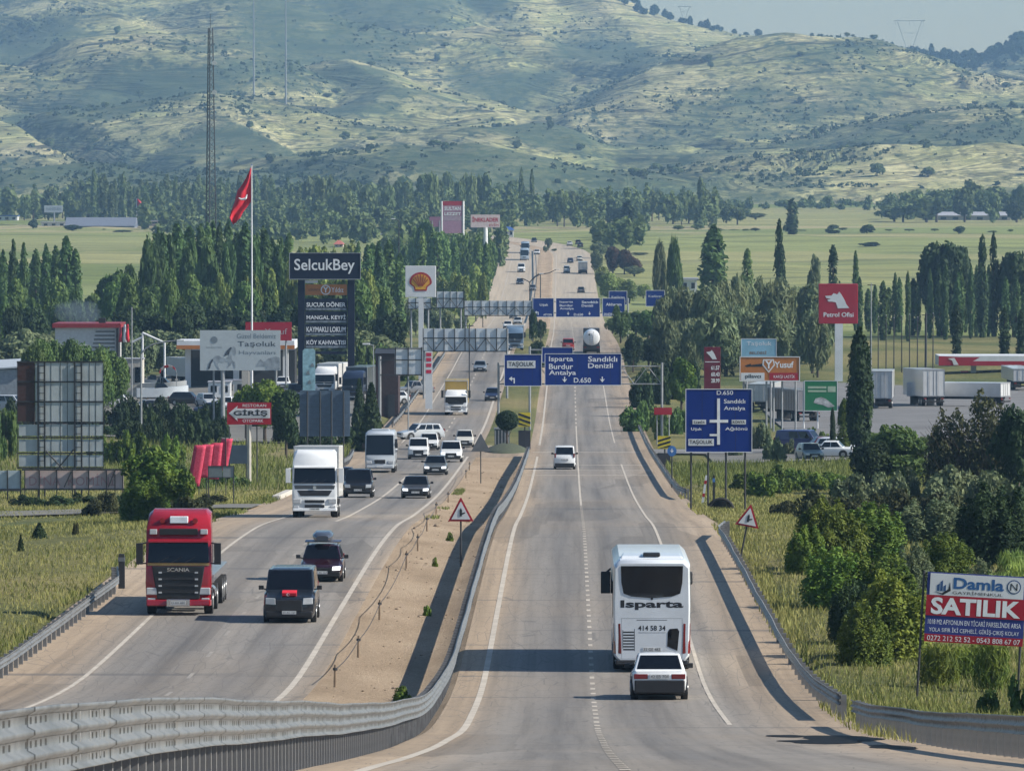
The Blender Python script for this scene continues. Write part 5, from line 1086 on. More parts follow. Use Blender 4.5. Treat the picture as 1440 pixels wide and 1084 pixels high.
# flags
def flag(px, D, top, base, fx, fy, label, plabel, r=.12):
    B = Board('flagpole', plabel, 'flagpole', px, D); b = MB(); b.tube([(0, 0, -.5), (0, 0, B.h(top)*.5), (0, 0, B.h(top))], [r, r*.8, r*.45], 10); b.build('pole', M_WHT, B.root, smooth=40); b = MB(); b.bar((0, 0, B.h(top)), (0, 0, B.h(top) + r*1.5), r*.9, r*.3, 8); b.build('finial', CHROME, B.root); b = MB(); b.box(-.5, .5, -.5, .5, -.3, .2); b.build('footing', M_CONC, B.root)
    n = len(fx); V = []; m = 8
    for i in range(n):
        for j in range(m + 1):
            t = j/m; a, c = fx[i]; x = B.x(a + (c-a)*t); V.append((x, .25*math.sin(t*7 + i*.7)*(1-t)*D/720*1.6, B.h(fy[i] + 3*math.sin(t*5)*(1-t))))
    o = npmesh('flag', V, [(i*(m+1)+j, i*(m+1)+j+1, (i+1)*(m+1)+j+1, (i+1)*(m+1)+j) for i in range(n-1) for j in range(m)], FLAGRED, None, True)
    o.location = B.root.location; md = o.modifiers.new('t', 'SOLIDIFY'); md.thickness = .015; tag(o, label, 'flag'); return B, o
B, fo = flag(354, 735, 233, 600, [(352.5, 353.4), (346, 353.2), (341, 353), (334, 353), (330, 353), (327, 347), (325, 342), (323, 338), (327, 331)], [236, 250, 259, 268, 284, 292, 298, 306, 314], 'big red flag hanging limp from the tall white pole', 'tall white flagpole behind the horse billboard')
c_ = MB()
x0 = B.x(336); z0 = B.h(277); b = MB(); b.tube([(x0, -.55, z0 - .1), (x0 + .3, -.6, z0 - .28), (x0 + .75, -.6, z0 - .2), (x0 + .9, -.55, z0 + .25)], [.05, .12, .12, .05], 6); b.build('crescent', LETW, fo)
B, fo = flag(192, 2700, 280, 318, [(193, 193.5), (193, 199), (193, 203), (193, 200)], [280, 284, 288, 292], 'small far red flag above the grey barn', 'thin far flagpole beside the grey barn', .2)
# lattice mast
B = Board('lattice_mast', 'tall dark lattice radio mast rising over the left wood', 'mast', 296, 1450)
b = MB(); H_ = B.h(40); w0, w1 = 1.55, .55
for a in range(3):
    an = a*2*PI/3 + .4; b.bar((w0*math.cos(an), w0*math.sin(an), -1), (w1*math.cos(an), w1*math.sin(an), H_), .16, .10, 6)
n = 44
for k in range(n):
    f0, f1 = k/n, (k+1)/n
    for a in range(3):
        an, a2 = a*2*PI/3 + .4, (a+1)*2*PI/3 + .4; r0_, r1_ = w0 + (w1-w0)*f0, w0 + (w1-w0)*f1
        b.bar((r0_*math.cos(an), r0_*math.sin(an), H_*f0), (r1_*math.cos(a2), r1_*math.sin(a2), H_*f1), .055, .055, 4); b.bar((r0_*math.cos(an), r0_*math.sin(an), H_*f0), (r0_*math.cos(a2), r0_*math.sin(a2), H_*f0), .05, .05, 4)
b.build('lattice', M_DARK, B.root)
for z in (.78, .88): b = MB(); b.bar((.9, -.5, H_*z), (.9, -.9, H_*z), .5, .5, 12); b.build('dish', mat('dish_grey', (.4,.42,.44), .5), B.root)
b = MB(); b.bar((0, 0, H_), (0, 0, H_ + 3), .06, .04, 6); b.build('antenna', M_DARK, B.root)
for px, tp, bs, lb in ((357, 0, 110, 'thin far mast on the hillside, left of two'), (402, -6, 110, 'thin far mast on the hillside, right of two')):
    D = 5100; X = GX(px, D); z = hillz(px, D); B = empty('far_mast', (X, D, z), lb, 'mast'); b = MB(); hh = GZ(tp, D) - z; b.tube([(0, 0, -2), (0, 0, hh*.5), (0, 0, hh)], [.75, .6, .35], 6); b.build('shaft', mat('far_steel', (.2,.21,.22), .6), B); b = MB()
    for t in (.3, .5, .7, .85): b.bar((-1.2, 0, hh*t), (1.2, 0, hh*t), .2, .2, 4)
    b.build('crossarm', mat('far_steel', (.2,.21,.22)), B)
for px, tp, bs, D, lb in ((1278, 30, 62, 7120, 'far power pylon on the right skyline'), (962, 10, 27, 7120, 'far power pylon on the skyline left of centre')):
    z = hillz(px, D); B = empty('power_pylon', (GX(px, D), D, z), lb, 'pylon'); hh = GZ(tp, D) - z; s = hh/24; b = MB(); m = mat('far_steel', (.2,.21,.22))
    for sx in (-1, 1):
        b.bar((sx*2.5*s, 0, -2), (sx*2.2*s, 0, 10*s), .3, .3, 4); b.bar((sx*2.2*s, 0, 10*s), (sx*7*s, 0, 24*s), .3, .3, 4)
    b.bar((-9*s, 0, 24*s), (9*s, 0, 24*s), .35, .35, 4); b.bar((-2.4*s, 0, 4*s), (2.3*s, 0, 8*s), .2, .2, 4); b.bar((2.4*s, 0, 4*s), (-2.3*s, 0, 8*s), .2, .2, 4); b.bar((-4.5*s, 0, 17*s), (4.5*s, 0, 17*s), .2, .2, 4); b.build('lattice', m, B)
    b = MB()
    for x in (-8, 0, 8): b.bar((x*s, 0, 24*s), (x*s, 0, 21.5*s), .2, .2, 4)
    b.build('insulator', m, B)
# lamps
def lamp(label, px, D, top, arms, m=M_STEEL, r=.11):
    B = Board('street_lamp', label, 'street lamp', px, D); hh = B.h(top); b = MB(); b.tube([(0, 0, -.4), (0, 0, hh)], [r, r*.7], 8); b.build('pole', m, B.root, smooth=40)
    for P in arms:
        pts = [(0, 0, hh - .1)] + [(B.x(a), 0, B.h(c)) for a, c in P]; b = MB(); b.tube(pts, [r*.7]*(len(pts)-1) + [r*.45], 8); ar = b.build('arm', m, B.root, smooth=60); e = pts[-1]; d = 1 if e[0] > 0 else -1
        b = MB(); b.box(*sorted((e[0], e[0] + d*.75)), -.14, .14, e[2] - .06, e[2] + .1); b.build('lamp_head', M_WHT, ar, bevel=.03)
lamp('grey street lamp with one long curved arm over the left yard', 198, 640, 497, [[(203, 491), (213, 485), (228, 481), (248, 479)]])
lamp('far double-armed street lamp in the median beyond the farther gantry', 745, 1130, 396, [[(738, 393), (733, 391)], [(752, 389), (758, 385)]], M_DARK, .12)
lamp('far dark double-armed street lamp standing higher on the median', 760, 1500, 385, [[(752, 390), (748, 396)], [(772, 384), (782, 379)]], M_DARK, .14)
lamp('thin lamp mast with a square floodlight box over the left wood', 561, 1300, 310, [[(556, 308)]], M_DARK, .12)
lamp('thin pale lamp mast beside the dark red shed', 525, 700, 485, [[(520, 484)]], M_STEEL, .07)
for px, D, tp, lb in ((185, 760, 432, 'thin grey pole beside the restaurant with clothes on a line'), (1225, 900, 398, 'thin pale pole right of the red petrol sign'), (660, 800, 455, 'thin dark pole behind the gantry back'), (1302, 850, 440, 'dark utility pole in the petrol station field')):
    B = Board('utility_pole', lb, 'pole', px, D); B.post(px, tp, .12 if px == 1302 else .07, M_DARK if px in (660, 1302) else M_STEEL, 0, 'shaft'); b = MB(); b.box(-.5, .5, -.04, .04, B.h(tp) - .3, B.h(tp) - .2); b.build('crossarm', M_DARK, B.root)
# ---------------------------------------------------------------- buildings
M_WALL = mat('white_wall', (.50,.51,.50), .8, var=.1); M_RTRIM = mat('red_trim', (.22,.015,.02), .5); M_ROOF = mat('grey_roof', (.30,.31,.34), .7, var=.15)
B = Board('restaurant', 'white roadside restaurant with a red roof edge and a barred side', 'building', 120, 800); x0, x1 = B.x(77), B.x(163); h0, h1 = B.h(503), B.h(461)
b = MB(); b.box(x0, x1, 0, 9, -.5, h1); b.build('wall', M_WALL, B.root); b = MB(); b.box(x0-.3, x1+.5, -.4, 9.3, h1+.003, h1 + .5); rf = b.build('roof', M_RTRIM, B.root); b = MB(); b.box(x1-2.2, x1-1.4, 2, 2.8, h1 + .5, h1 + 1.1); b.build('chimney', BLACK, rf)
for k in range(6): b = MB(); b.box(B.x(134 - k*1.2), B.x(161), -.12, -.003, h1 - .5 - k*.46, h1 - .38 - k*.46); b.build('louvre', M_DARK, B.root)
b = MB(); b.box(x1 + .06, x1 + .3, -.3, 3, 0, h1 + .1); b.build('side_post', BLACK, B.root)
for k, (px, m, lb) in enumerate(((169, M_SRED, 'dark red garment hanging at the corner of the restaurant'), (175, M_WHT, 'white garment hanging at the corner of the restaurant'), (179, FLAGRED, 'bright red garment hanging nearest the thin pole'))):
    B2 = Board('hanging_cloth', lb, 'cloth', px, 797); V = []
    for i in range(7):
        for j in range(3): V.append((B2.x(px + (j-1)*2.2*(.6 + .1*i)), .1*math.sin(i + j + k), B2.h(456 + i*4.2)))
    o = npmesh('cloth', V, [(i*3+j, i*3+j+1, i*3+j+4, i*3+j+3) for i in range(6) for j in range(2)], m, B2.root, True); md = o.modifiers.new('t', 'SOLIDIFY'); md.thickness = .02; b = MB(); b.bar((B2.x(px-4), 0, B2.h(455)), (B2.x(px+4), 0, B2.h(455)), .02); b.build('hanger', M_DARK, B2.root)
def canopy(label, p, D, m1, m2, cols, name='petrol_canopy', depth=9):
    B = Board(name, label, 'petrol station', (p[0]+p[2])/2, D); b = MB(); b.box(B.x(p[0]), B.x(p[2]), 0, depth, B.h(p[3]), B.h(p[1])); rf = b.build('roof', m1, B.root, bevel=.03)
    b = MB(); ym = p[1] + (p[3]-p[1])*.55; b.box(B.x(p[0])-.02, B.x(p[2])+.02, -.03, -.003, B.h(p[3]), B.h(ym)); b.build('fascia_stripe', m2, rf)
    for c in cols: b = MB(); b.box(B.x(c)-.35, B.x(c)+.35, 3, 3.7, -.5, B.h(p[3])); b.build('column', M_WHT, B.root)
    return B, rf
B, rf = canopy('white station canopy with an orange-red stripe behind the horse billboard', (248, 479, 414, 491), 850, M_WHT, M_ORG, (262, 330, 400)); b = MB(); b.box(B.x(262), B.x(410), 9.5, 16, -.5, B.h(495)); b.build('kiosk', M_DARK, B.root)
B, rf = canopy('red and white petrol canopy at the right edge', (1320, 500, 1470, 514), 900, M_WHT, M_SRED, (1371, 1440)); B.poly(rf, [(1320, 500.5), (1349, 502), (1378, 502), (1358, 513.5), (1320, 513.5)], M_SRED, y=-.05, name='red_corner', th=.02); B.poly(rf, [(1333, 504), (1342, 503), (1348, 513), (1341, 513), (1339, 507)], M_WHT, y=-.09, name='emblem', th=.02)
for a in (1352, 1384): b = MB(); b.box(B.x(a), B.x(a+11), 2, 3, 0, B.h(522)); b.build('pump', M_SRED if a == 1352 else M_DARK, B.root)
B = Board('shed', 'dark red shed behind the T-shaped pole', 'building', 548, 740); b = MB(); b.box(B.x(528), B.x(560), 0, 8, -.5, B.h(497)); b.build('wall', mat('shed_red', (.035,.019,.02), .8, var=.3), B.root); b = MB(); b.hexa([(B.x(527), -.3, B.h(497)+.003), (B.x(561), -.3, B.h(497)+.003), (B.x(561), 8.3, B.h(497)+.003), (B.x(527), 8.3, B.h(497)+.003), (B.x(527), 3.8, B.h(491)), (B.x(561), 3.8, B.h(491)), (B.x(561), 4.2, B.h(491)), (B.x(527), 4.2, B.h(491))]); b.build('roof', M_DARK, B.root); b = MB(); b.box(B.x(545), B.x(555), -.06, -.003, 0, 2.4); b.build('door', M_DARK, B.root)
B = Board('shed', 'low grey metal shed at the left edge behind the lattice billboard', 'building', 18, 760); b = MB(); b.box(B.x(-30), B.x(45), 0, 9, -.5, B.h(520)); b.build('wall', mat('shed_grey', (.22,.25,.28), .6, var=.2), B.root); b = MB(); b.hexa([(B.x(-31), -.4, B.h(521)), (B.x(46), -.4, B.h(516)), (B.x(46), 9.4, B.h(508)), (B.x(-31), 9.4, B.h(512)), (B.x(-31), -.4, B.h(519)), (B.x(46), -.4, B.h(514)), (B.x(46), 9.4, B.h(506)), (B.x(-31), 9.4, B.h(510))]); b.build('roof', mat('shed_roof', (.38,.42,.46), .5), B.root)
B = Board('barn', 'long grey barn with a pale roof in the far left fields', 'building', 140, 2650); b = MB(); b.box(B.x(92), B.x(189), 0, 16, -1.5, B.h(317)); b.build('wall', mat('barn_grey', (.17,.19,.24), .7), B.root); b = MB(); b.hexa([(B.x(91), -.6, B.h(318)), (B.x(190), -.6, B.h(318)), (B.x(190), 16.6, B.h(318)), (B.x(91), 16.6, B.h(318)), (B.x(91), 7.5, B.h(306)), (B.x(190), 7.5, B.h(306)), (B.x(190), 8.5, B.h(306)), (B.x(91), 8.5, B.h(306))]); b.build('roof', mat('barn_roof', (.13,.15,.19), .7), B.root)
def house(label, px, D, p, wall, roof, dep=9, name='house', nwin=3, flat=False):
    B = Board(name, label, 'house', px, D); x0, y0, x1, y1 = p; ym = y0 + (y1-y0)*(.12 if flat else .4); b = MB(); b.box(B.x(x0), B.x(x1), 0, dep, -1.5, B.h(ym)); b.build('wall', wall, B.root)
    b = MB(); z = B.h(ym) + .003; o = .4
    if flat: b.box(B.x(x0)-o, B.x(x1)+o, -o, dep+o, z, B.h(y0))
    else: b.hexa([(B.x(x0)-o, -o, z), (B.x(x1)+o, -o, z), (B.x(x1)+o, dep+o, z), (B.x(x0)-o, dep+o, z), (B.x(x0)+1, dep*.48, B.h(y0)), (B.x(x1)-1, dep*.48, B.h(y0)), (B.x(x1)-1, dep*.52, B.h(y0)), (B.x(x0)+1, dep*.52, B.h(y0))])
    b.build('roof', roof, B.root); hh = B.h(ym)
    fl = 2 if hh > 5 else 1
    for f_ in range(fl):
        for k in range(nwin):
            xa = B.x(x0 + (x1-x0)*(k+.3)/nwin); xb = B.x(x0 + (x1-x0)*(k+.75)/nwin); b = MB(); b.box(xa, xb, -.06, -.003, hh*(f_+.35)/fl, hh*(f_+.8)/fl); b.build('window', GLASS, B.root)
TILE = mat('red_tiles', (.34,.10,.07), .8, var=.2); PINKW = mat('pale_rose_wall', (.42,.34,.32), .8)
house('white two-storey house among the trees right of the road', 962, 1600, (946, 391, 980, 417), M_WALL, M_ROOF, nwin=3, flat=True)
house('far house with a red roof in the trees left of centre', 457, 3000, (445, 277, 468, 300), PINKW, TILE)
house('far house with a red roof behind the lamp mast', 476, 2120, (470, 338, 482, 352), PINKW, TILE, nwin=2)
house('low white building at the far left edge of the fields', 12, 2900, (-6, 303, 24, 313), M_WALL, mat('blue_roof', (.03,.08,.25), .5), flat=True)
house('long pale wall-like shed beside the grey barn', 82, 2700, (58, 312, 92, 322), M_WALL, M_ROOF, flat=True)
house('low pale shed row at the right of the far barn', 235, 2720, (192, 310, 275, 322), PINKW, M_ROOF, flat=True, nwin=5)
house('farm sheds half hidden under the far trees on the right', 1345, 2960, (1300, 298, 1420, 311), mat('far_mud_wall', (.26,.25,.23), .8), M_ROOF, nwin=7)
house('low white building at the foot of the far lamp mast', 545, 2330, (520, 329, 572, 338), M_WALL, M_ROOF, flat=True, nwin=4)
house('low blue-roofed building behind the far white and red sign', 712, 2280, (702, 319, 722, 331), M_WALL, mat('blue_roof', (.03,.08,.25)), nwin=3)
# far advert signs
B = Board('far_sign_tower', 'far pink and mauve sign tower with white rows above the trees', 'sign', 635, 1700)
for k, (a, c, m) in enumerate(((283, 289, M_SRED), (289.3, 297, mat('mauve', (.38,.20,.28), .5)), (297.3, 304, mat('mauve2', (.30,.14,.22), .5)), (304.3, 310, mat('mauve3', (.36,.26,.33), .5)), (310.3, 328, mat('mauve4', (.36,.20,.29), .5)))): pn = B.plate('panel', (622, a, 651, c), m, y=-.2, th=.3); (B.text(pn, ('', 'SULTAN', 'LEZZET')[k], (625, a+1.4, 648, c-1), y=-.22, bold=.03) if k in (1, 2) else None)
for px in (621.5, 651.5): B.post(px, 283, .28, M_WHT, 0)
B = Board('billboard', 'far mauve billboard left of the pink sign tower', 'billboard', 612, 1710); B.plate('board', (604, 305, 621, 319), mat('mauve2', (.30,.14,.22)), th=.3); B.post(608, 310, .2); B.post(618, 310, .2)
B = Board('billboard', 'far white billboard with red lettering on a single pale column', 'billboard', 683, 1690); bd = B.plate('board', (662, 302, 703, 320), mat('white_pinkish', (.62,.50,.50), .5), y=-.2, th=.4); B.text(bd, 'İNEKLADER', (664, 304.5, 701, 312), LETR, y=-.22, bold=.03); B.text(bd, 'EVİM', (688, 314, 701, 318.5), LETR, y=-.22); B.post(683, 320, .5, M_WHT, 0, 'column')
B = Board('billboard', 'far pale billboard on one post near the grey barn', 'billboard', 75, 2750); bd = B.plate('board', (62, 289, 88, 299), mat('board_pale', (.42,.47,.49)), y=-.2, th=.4); B.text(bd, 'HANEDAN', (65, 292, 85, 296), INK2, y=-.22); B.post(76, 299, .3)
# boats and yard clutter
def boat(label, px, py, D, L, rz, m):
    X = GX(px, D); B = empty('boat', (X, D, float(ground(X, D)) + .2), label, 'boat', None, (0, 0, rz)); n = 9; S = []
    for k in range(n):
        t = k/(n-1); w_ = .95*math.sin(PI*(.5 + .5*t))**.6*.999 if t > .55 else .95; w_ = max(.04, .95*(1 - max(0, (t-.45)/.55)**2.2)); d = .75 + .35*t*t
        S.append([(-L/2 + t*L, -w_, .7 + d), (-L/2 + t*L, -w_*.8, .45), (-L/2 + t*L, 0, .25 + .25*t**4), (-L/2 + t*L, w_*.8, .45), (-L/2 + t*L, w_, .7 + d)])
    b = MB(); b.loft(S); b.build('hull', m, B, smooth=50); b = MB(); b.hexa([(-L*.15, -.6, 1.4), (L*.12, -.55, 1.5), (L*.12, .55, 1.5), (-L*.15, .6, 1.4), (-L*.12, -.5, 2.1), (L*.02, -.45, 2.1), (L*.02, .45, 2.1), (-L*.12, .5, 2.1)]); b.build('cuddy', GLASS, B)
    b = MB()
    for x in (-L*.3, L*.2): b.box(x-.1, x+.1, -.7, .7, -.3, .4)
    b.build('cradle', M_WOOD, B)
BW_ = paint('boat_white', (.55,.60,.64), .4)
boat('white boat hull on a cradle below the street lamp', 228, 560, 790, 6.0, R(8), BW_); boat('white boat hull with a raised bow behind the lower one', 230, 540, 815, 5.5, R(-6), paint('boat_pale', (.48,.5,.5), .4)); boat('small grey boat half behind the street lamp', 212, 525, 835, 4.8, R(185), paint('boat_grey', (.3,.33,.35), .4))
B = Board('crane_frame', 'white angled steel hoist frame behind the street lamp', 'hoist', 215, 830); b = MB()
for a, c in (((200, 555), (200, 468)), ((200, 468), (231, 482)), ((200, 474), (184, 482)), ((231, 482), (231, 555))): b.bar((B.x(a[0]), 0, B.h(a[1])), (B.x(c[0]), 0, B.h(c[1])), .13, .13, 6)
b.build('frame', M_WHT, B.root); b = MB(); b.bar((B.x(226), 0, B.h(481)), (B.x(226), 0, B.h(500)), .03); b.build('hook_line', M_DARK, B.root)
B = Board('striped_parasol', 'small red and white striped awning over the boats', 'awning', 236, 800); b = MB()
for k in range(6):
    a0, a1 = PI*k/6, PI*(k+1)/6; b = MB(); b.add([(1.0*math.cos(a0), 0, 3.2 + .9*math.sin(a0)), (1.0*math.cos(a1), 0, 3.2 + .9*math.sin(a1)), (1.0*math.cos(a1), 1.2, 2.9 + .9*math.sin(a1)), (1.0*math.cos(a0), 1.2, 2.9 + .9*math.sin(a0))], [(0,1,2,3)]); o = b.build('stripe', FLAGRED if k % 2 else M_WHT, B.root, fix=False); md = o.modifiers.new('t', 'SOLIDIFY'); md.thickness = .03
for x in (-.95, .95): b = MB(); b.bar((x, .6, -.3), (x, .6, 3.1), .05); b.build('leg', M_STEEL, B.root)
for k, (px, D, w_, h_, m, lb) in enumerate(((186, 815, 2.4, 4.6, M_CONC, 'pale square kiosk beside the restaurant clothes'), (308, 800, 2.6, 1.9, WHITE, 'white container with windows below the horse billboard'), (330, 805, 2.4, 1.9, CREAM, 'cream container right of the white one below the horse billboard'))):
    B = Board('site_container', lb, 'cabin', px, D); b = MB(); b.box(-w_/2, w_/2, 0, 3, -.3, h_); b.build('wall', m, B.root, bevel=.05); b = MB(); b.box(-w_/2-.1, w_/2+.1, -.1, 3.1, h_+.003, h_ + .12); b.build('roof', M_ROOF, B.root)
    for x in (-w_*.25, w_*.25): b = MB(); b.box(x - w_*.14, x + w_*.14, -.05, -.003, h_*.4, h_*.8); b.build('window', GLASS, B.root)
for px, D, lb in ((706, 628, 'dark slatted bin beside the round median tree'),):
    B = Board('litter_bin', lb, 'bin', px, D); b = MB(); b.box(-.7, .7, -.4, .4, .1, 1.6); b.build('body', mat('bin_green', (.03,.05,.055), .5), B.root, bevel=.05); b = MB()
    for k in range(5): b.box(-.66 + k*.3, -.56 + k*.3, -.43, -.403, .2, 1.5)
    b.build('slats', M_STEEL, B.root); b = MB(); b.box(-.75, .75, -.45, .45, 1.603, 1.72); b.build('lid', M_STEEL, B.root)
# fence posts in the field behind the petrol sign, boundary fence far right
fp = None
for k in range(9):
    D = 905 + (k % 3)*8; px = 1224 + k*11; X = GX(px, D); r_ = empty('fence_post', (X, D, float(ground(X, D))), 'tall thin fence post in the green field behind the petrol sign', 'post', 'fence posts in the right field')
    if fp is None: b = MB(); b.bar((0, 0, -.4), (0, 0, 7.5), .09, .06, 6); fp = b.build('shaft', M_DARK, r_); b = MB(); b.bar((0, 0, 7.5), (0, 0, 7.62), .09, .09, 6); fc = b.build('cap', M_STEEL, r_)
    else:
        for q in (fp, fc): c = q.copy(); COL.objects.link(c); c.parent = r_
# concrete kerb of the left lay-by
for px, D, ln, lb in ((385, 440, 20, 'pale concrete kerb at the left road edge beside the white lorry'), (600, 640, 40, 'pale kerb at the left road edge by the mustard lorry')):
    X = -18.9; b = MB(); b.box(-.25, .25, 0, ln, -.3, .28); o = b.build('kerb', M_CONC, None, bevel=.05); a = math.atan2(float(zr(D+ln)-zr(D)), ln); o.location = (X, D, float(zr(D))); o.rotation_euler = (a, 0, 0); tag(o, lb, 'kerb')
# round island with stones under the median tree
V = [(0, 0, .7)]; n = 20
for r_, z in ((1.0, .62), (2.0, .35), (2.9, 0), (3.0, -.4)):
    for k in range(n): V.append((r_*.75*math.cos(2*PI*k/n), r_*4*math.sin(2*PI*k/n), z))
Q = [(1+k, 1+(k+1) % n, 0) for k in range(n)]; Q2 = [(1+r_*n+k, 1+(r_+1)*n+k, 1+(r_+1)*n+(k+1) % n, 1+r_*n+(k+1) % n) for r_ in range(3) for k in range(n)]
b = MB(); b.add(V, Q + Q2); o = b.build('planted_mound', mat('mound_earth', (.05,.06,.03), .9, var=.4, scale=3, bump=.5), None, smooth=60); o.location = (-5.6, 612, float(zr(612)) - .05); tag(o, kind='structure')

for px, D, c, rz, lb in ((290, 770, SILVER, 20, 'silver car parked below the left end of the station canopy'), (318, 760, WHITE, -15, 'white car parked in front of the site containers'), (262, 775, BLACKC, 80, 'black car parked side-on beside the boats'), (120, 770, NAVY, 60, 'navy car parked below the restaurant wall'), (150, 765, SILVER, -70, 'silver car parked side-on below the restaurant louvres'), (60, 775, WHITE, 85, 'white car parked beside the grey shed'), (30, 765, GREYC, -80, 'grey car parked at the left edge by the grey shed'), (412, 800, BLACKC, 10, 'black car parked left of the navy sign tower'), (548, 775, SILVER, -60, 'silver car parked by the dark red shed')):
    place(car(lb, c, 4.3, 1.75, 1.5, 'hatch')[0], px, 0, 4.3, R(rz), D=D)

for k, (px, D, c, rz, st) in enumerate(((8, 735, SILVER, 75, 'van'), (45, 800, CREAM, -80, 'hatch'), (92, 745, BLACKC, 15, 'sedan'), (182, 745, WHITE, 30, 'sedan'), (205, 752, GREYC, -70, 'hatch'), (300, 745, NAVY, 85, 'sedan'), (350, 770, SILVER, -10, 'van'), (372, 785, WHITE, 70, 'sedan'), (425, 770, GREYC, -30, 'hatch'), (530, 800, WHITE, 60, 'van'))):
    lb = ('silver van parked at the far left edge of the yard', 'cream car parked behind the grey shed corner', 'black saloon parked left of the restaurant front', 'white saloon parked under the thin restaurant pole', 'grey hatchback parked under the hoist frame', 'navy saloon parked below the left part of the horse billboard', 'silver van parked behind the concrete column', 'white saloon parked side-on right of the concrete column', 'grey hatchback parked at the foot of the sign tower', 'white van parked by the thin pale lamp mast')[k]
    place(car(lb, c, 4.5, 1.8, 1.9 if st == 'van' else 1.48, st, cat='van' if st == 'van' else 'car')[0], px, 0, 4.5, R(rz), D=D)
put(truck('white lorry parked behind the boats', WHITE, paint('y3', (.5,.5,.5)), 9, boxH=3.5, cabH=3.2, style='plain', name='parked_lorry'), 262, 0, R(25), D=860)
put(trailer('pale box trailer parked behind the grey shed', paint('y4', (.45,.47,.48)), 9, 3.6), 58, 0, R(70), D=830)
# smoke over the restaurant chimney
bm = bmesh.new(); bmesh.ops.create_icosphere(bm, subdivisions=3, radius=1.0)
for v in bm.verts: q = 1 + .35*mnoise.noise(v.co*1.7); v.co = Vector((v.co.x*q*2.9, v.co.y*1.4, v.co.z*q*1.55 + v.co.x*-.25))
me = bpy.data.meshes.new('smoke'); bm.to_mesh(me); bm.free(); o = bpy.data.objects.new('smoke', me); COL.objects.link(o); o.location = (GX(112, 803), 803, GZ(440, 803)); tag(o, kind='stuff')
m = bpy.data.materials.new('smoke'); t, N, L = nt(m); N.remove(N['Principled BSDF']); v = N.new('ShaderNodeVolumePrincipled'); v.inputs['Density'].default_value = .14; v.inputs['Color'].default_value = (.35, .45, .58, 1); L.new(v.outputs[0], N['Material Output'].inputs['Volume']); me.materials.append(m)
# stones scattered over the dusty median
def stones(n=900):
    rg = np.random.default_rng(5); Vs, Qs = [], []; k = 0
    base = np.array([(1,0,0),(0,1,0),(-1,0,0),(0,-1,0),(0,0,.7),(0,0,-.7)], float); T = np.array([(0,1,4),(1,2,4),(2,3,4),(3,0,4),(1,0,5),(2,1,5),(3,2,5),(0,3,5)])
    for _ in range(n):
        D = rg.uniform(120, 560); X = rg.uniform(-7.9, -3.9); f = np.interp(X, [-8.0, -7.4, -6.6, -5.8, -5.0, -4.5, -4.0, -3.6], [0.02, -0.05, -0.16, -0.26, -0.34, -0.34, -0.14, 0.02])*np.clip((588-D)/70, 0, 1)
        s = rg.gamma(2.0, .015); V = base*s*rg.uniform(.6, 1.4, (6, 3)) + np.array([X, D, float(zr(D)) - .02 + f + s*.2]); Vs.append(V); Qs.append(T + k); k += 6
    tag(npmesh('stones', np.concatenate(Vs), np.concatenate(Qs), mat('stone', (.22,.17,.12), .9, var=.3)), kind='stuff')
stones()
# ---------------------------------------------------------------- plants
rng = np.random.default_rng(11)
def leafmat(name, rgb, rgb2, scale=0.6, orand=0.3): return mat(name, rgb, 0.75, 0, 0.0, scale, orand=orand, transl=0.28, spec=0.25, rgb2=rgb2)
LM = {'poplar': leafmat('poplar_leaves', (0.042,0.087,0.030), (0.112,0.181,0.053)), 'broad': leafmat('broad_leaves', (0.045,0.093,0.024), (0.129,0.192,0.048)),
      'light': leafmat('light_leaves', (0.112,0.167,0.037), (0.240,0.275,0.075)), 'thicket': leafmat('grey_green_leaves', (0.087,0.126,0.063), (0.186,0.213,0.105)),
      'dark': leafmat('dark_leaves', (0.015,0.032,0.013), (0.042,0.070,0.022)), 'olive': leafmat('olive_leaves', (0.055,0.095,0.012), (0.19,0.225,0.035), 1.1),
      'plum': leafmat('plum_leaves', (0.045,0.026,0.025), (0.098,0.058,0.045)), 'far': leafmat('far_leaves', (0.063,0.105,0.039), (0.147,0.183,0.065)), 'twig': leafmat('twig_leaves', (0.025,0.032,0.012), (0.070,0.076,0.028), 1.0),
      'bush': leafmat('bush_leaves', (0.036,0.087,0.013), (0.165,0.225,0.033), 1.3), 'reed': leafmat('reed_leaves', (0.150,0.232,0.050), (0.300,0.362,0.088))}
BARK = mat('bark', (0.055,0.042,0.032), 0.9, var=0.3, bump=0.4)
def quads(P, Nr, size, asp=1.5, up=0.0):
    n = len(P); Nr = Nr + rng.normal(0, .55, (n, 3)); Nr /= np.linalg.norm(Nr, axis=1)[:, None] + 1e-6
    t = rng.normal(0, 1, (n, 3)); t[:, 2] = t[:, 2]*(1-abs(up)) + up*2.2
    t -= (t*Nr).sum(1)[:, None]*Nr; t /= np.linalg.norm(t, axis=1)[:, None] + 1e-6; b = np.cross(Nr, t)
    s = (size*rng.uniform(.6, 1.35, n))[:, None]; u = t*s*asp/2; v = b*s/2
    V = np.stack([P - u, P - v*.9, P + u, P + v*.9], 1).reshape(-1, 3)
    return V, np.arange(4*n).reshape(n, 4)
def sph(n): 
    d = rng.normal(0, 1, (n, 3)); return d/np.linalg.norm(d, axis=1)[:, None]
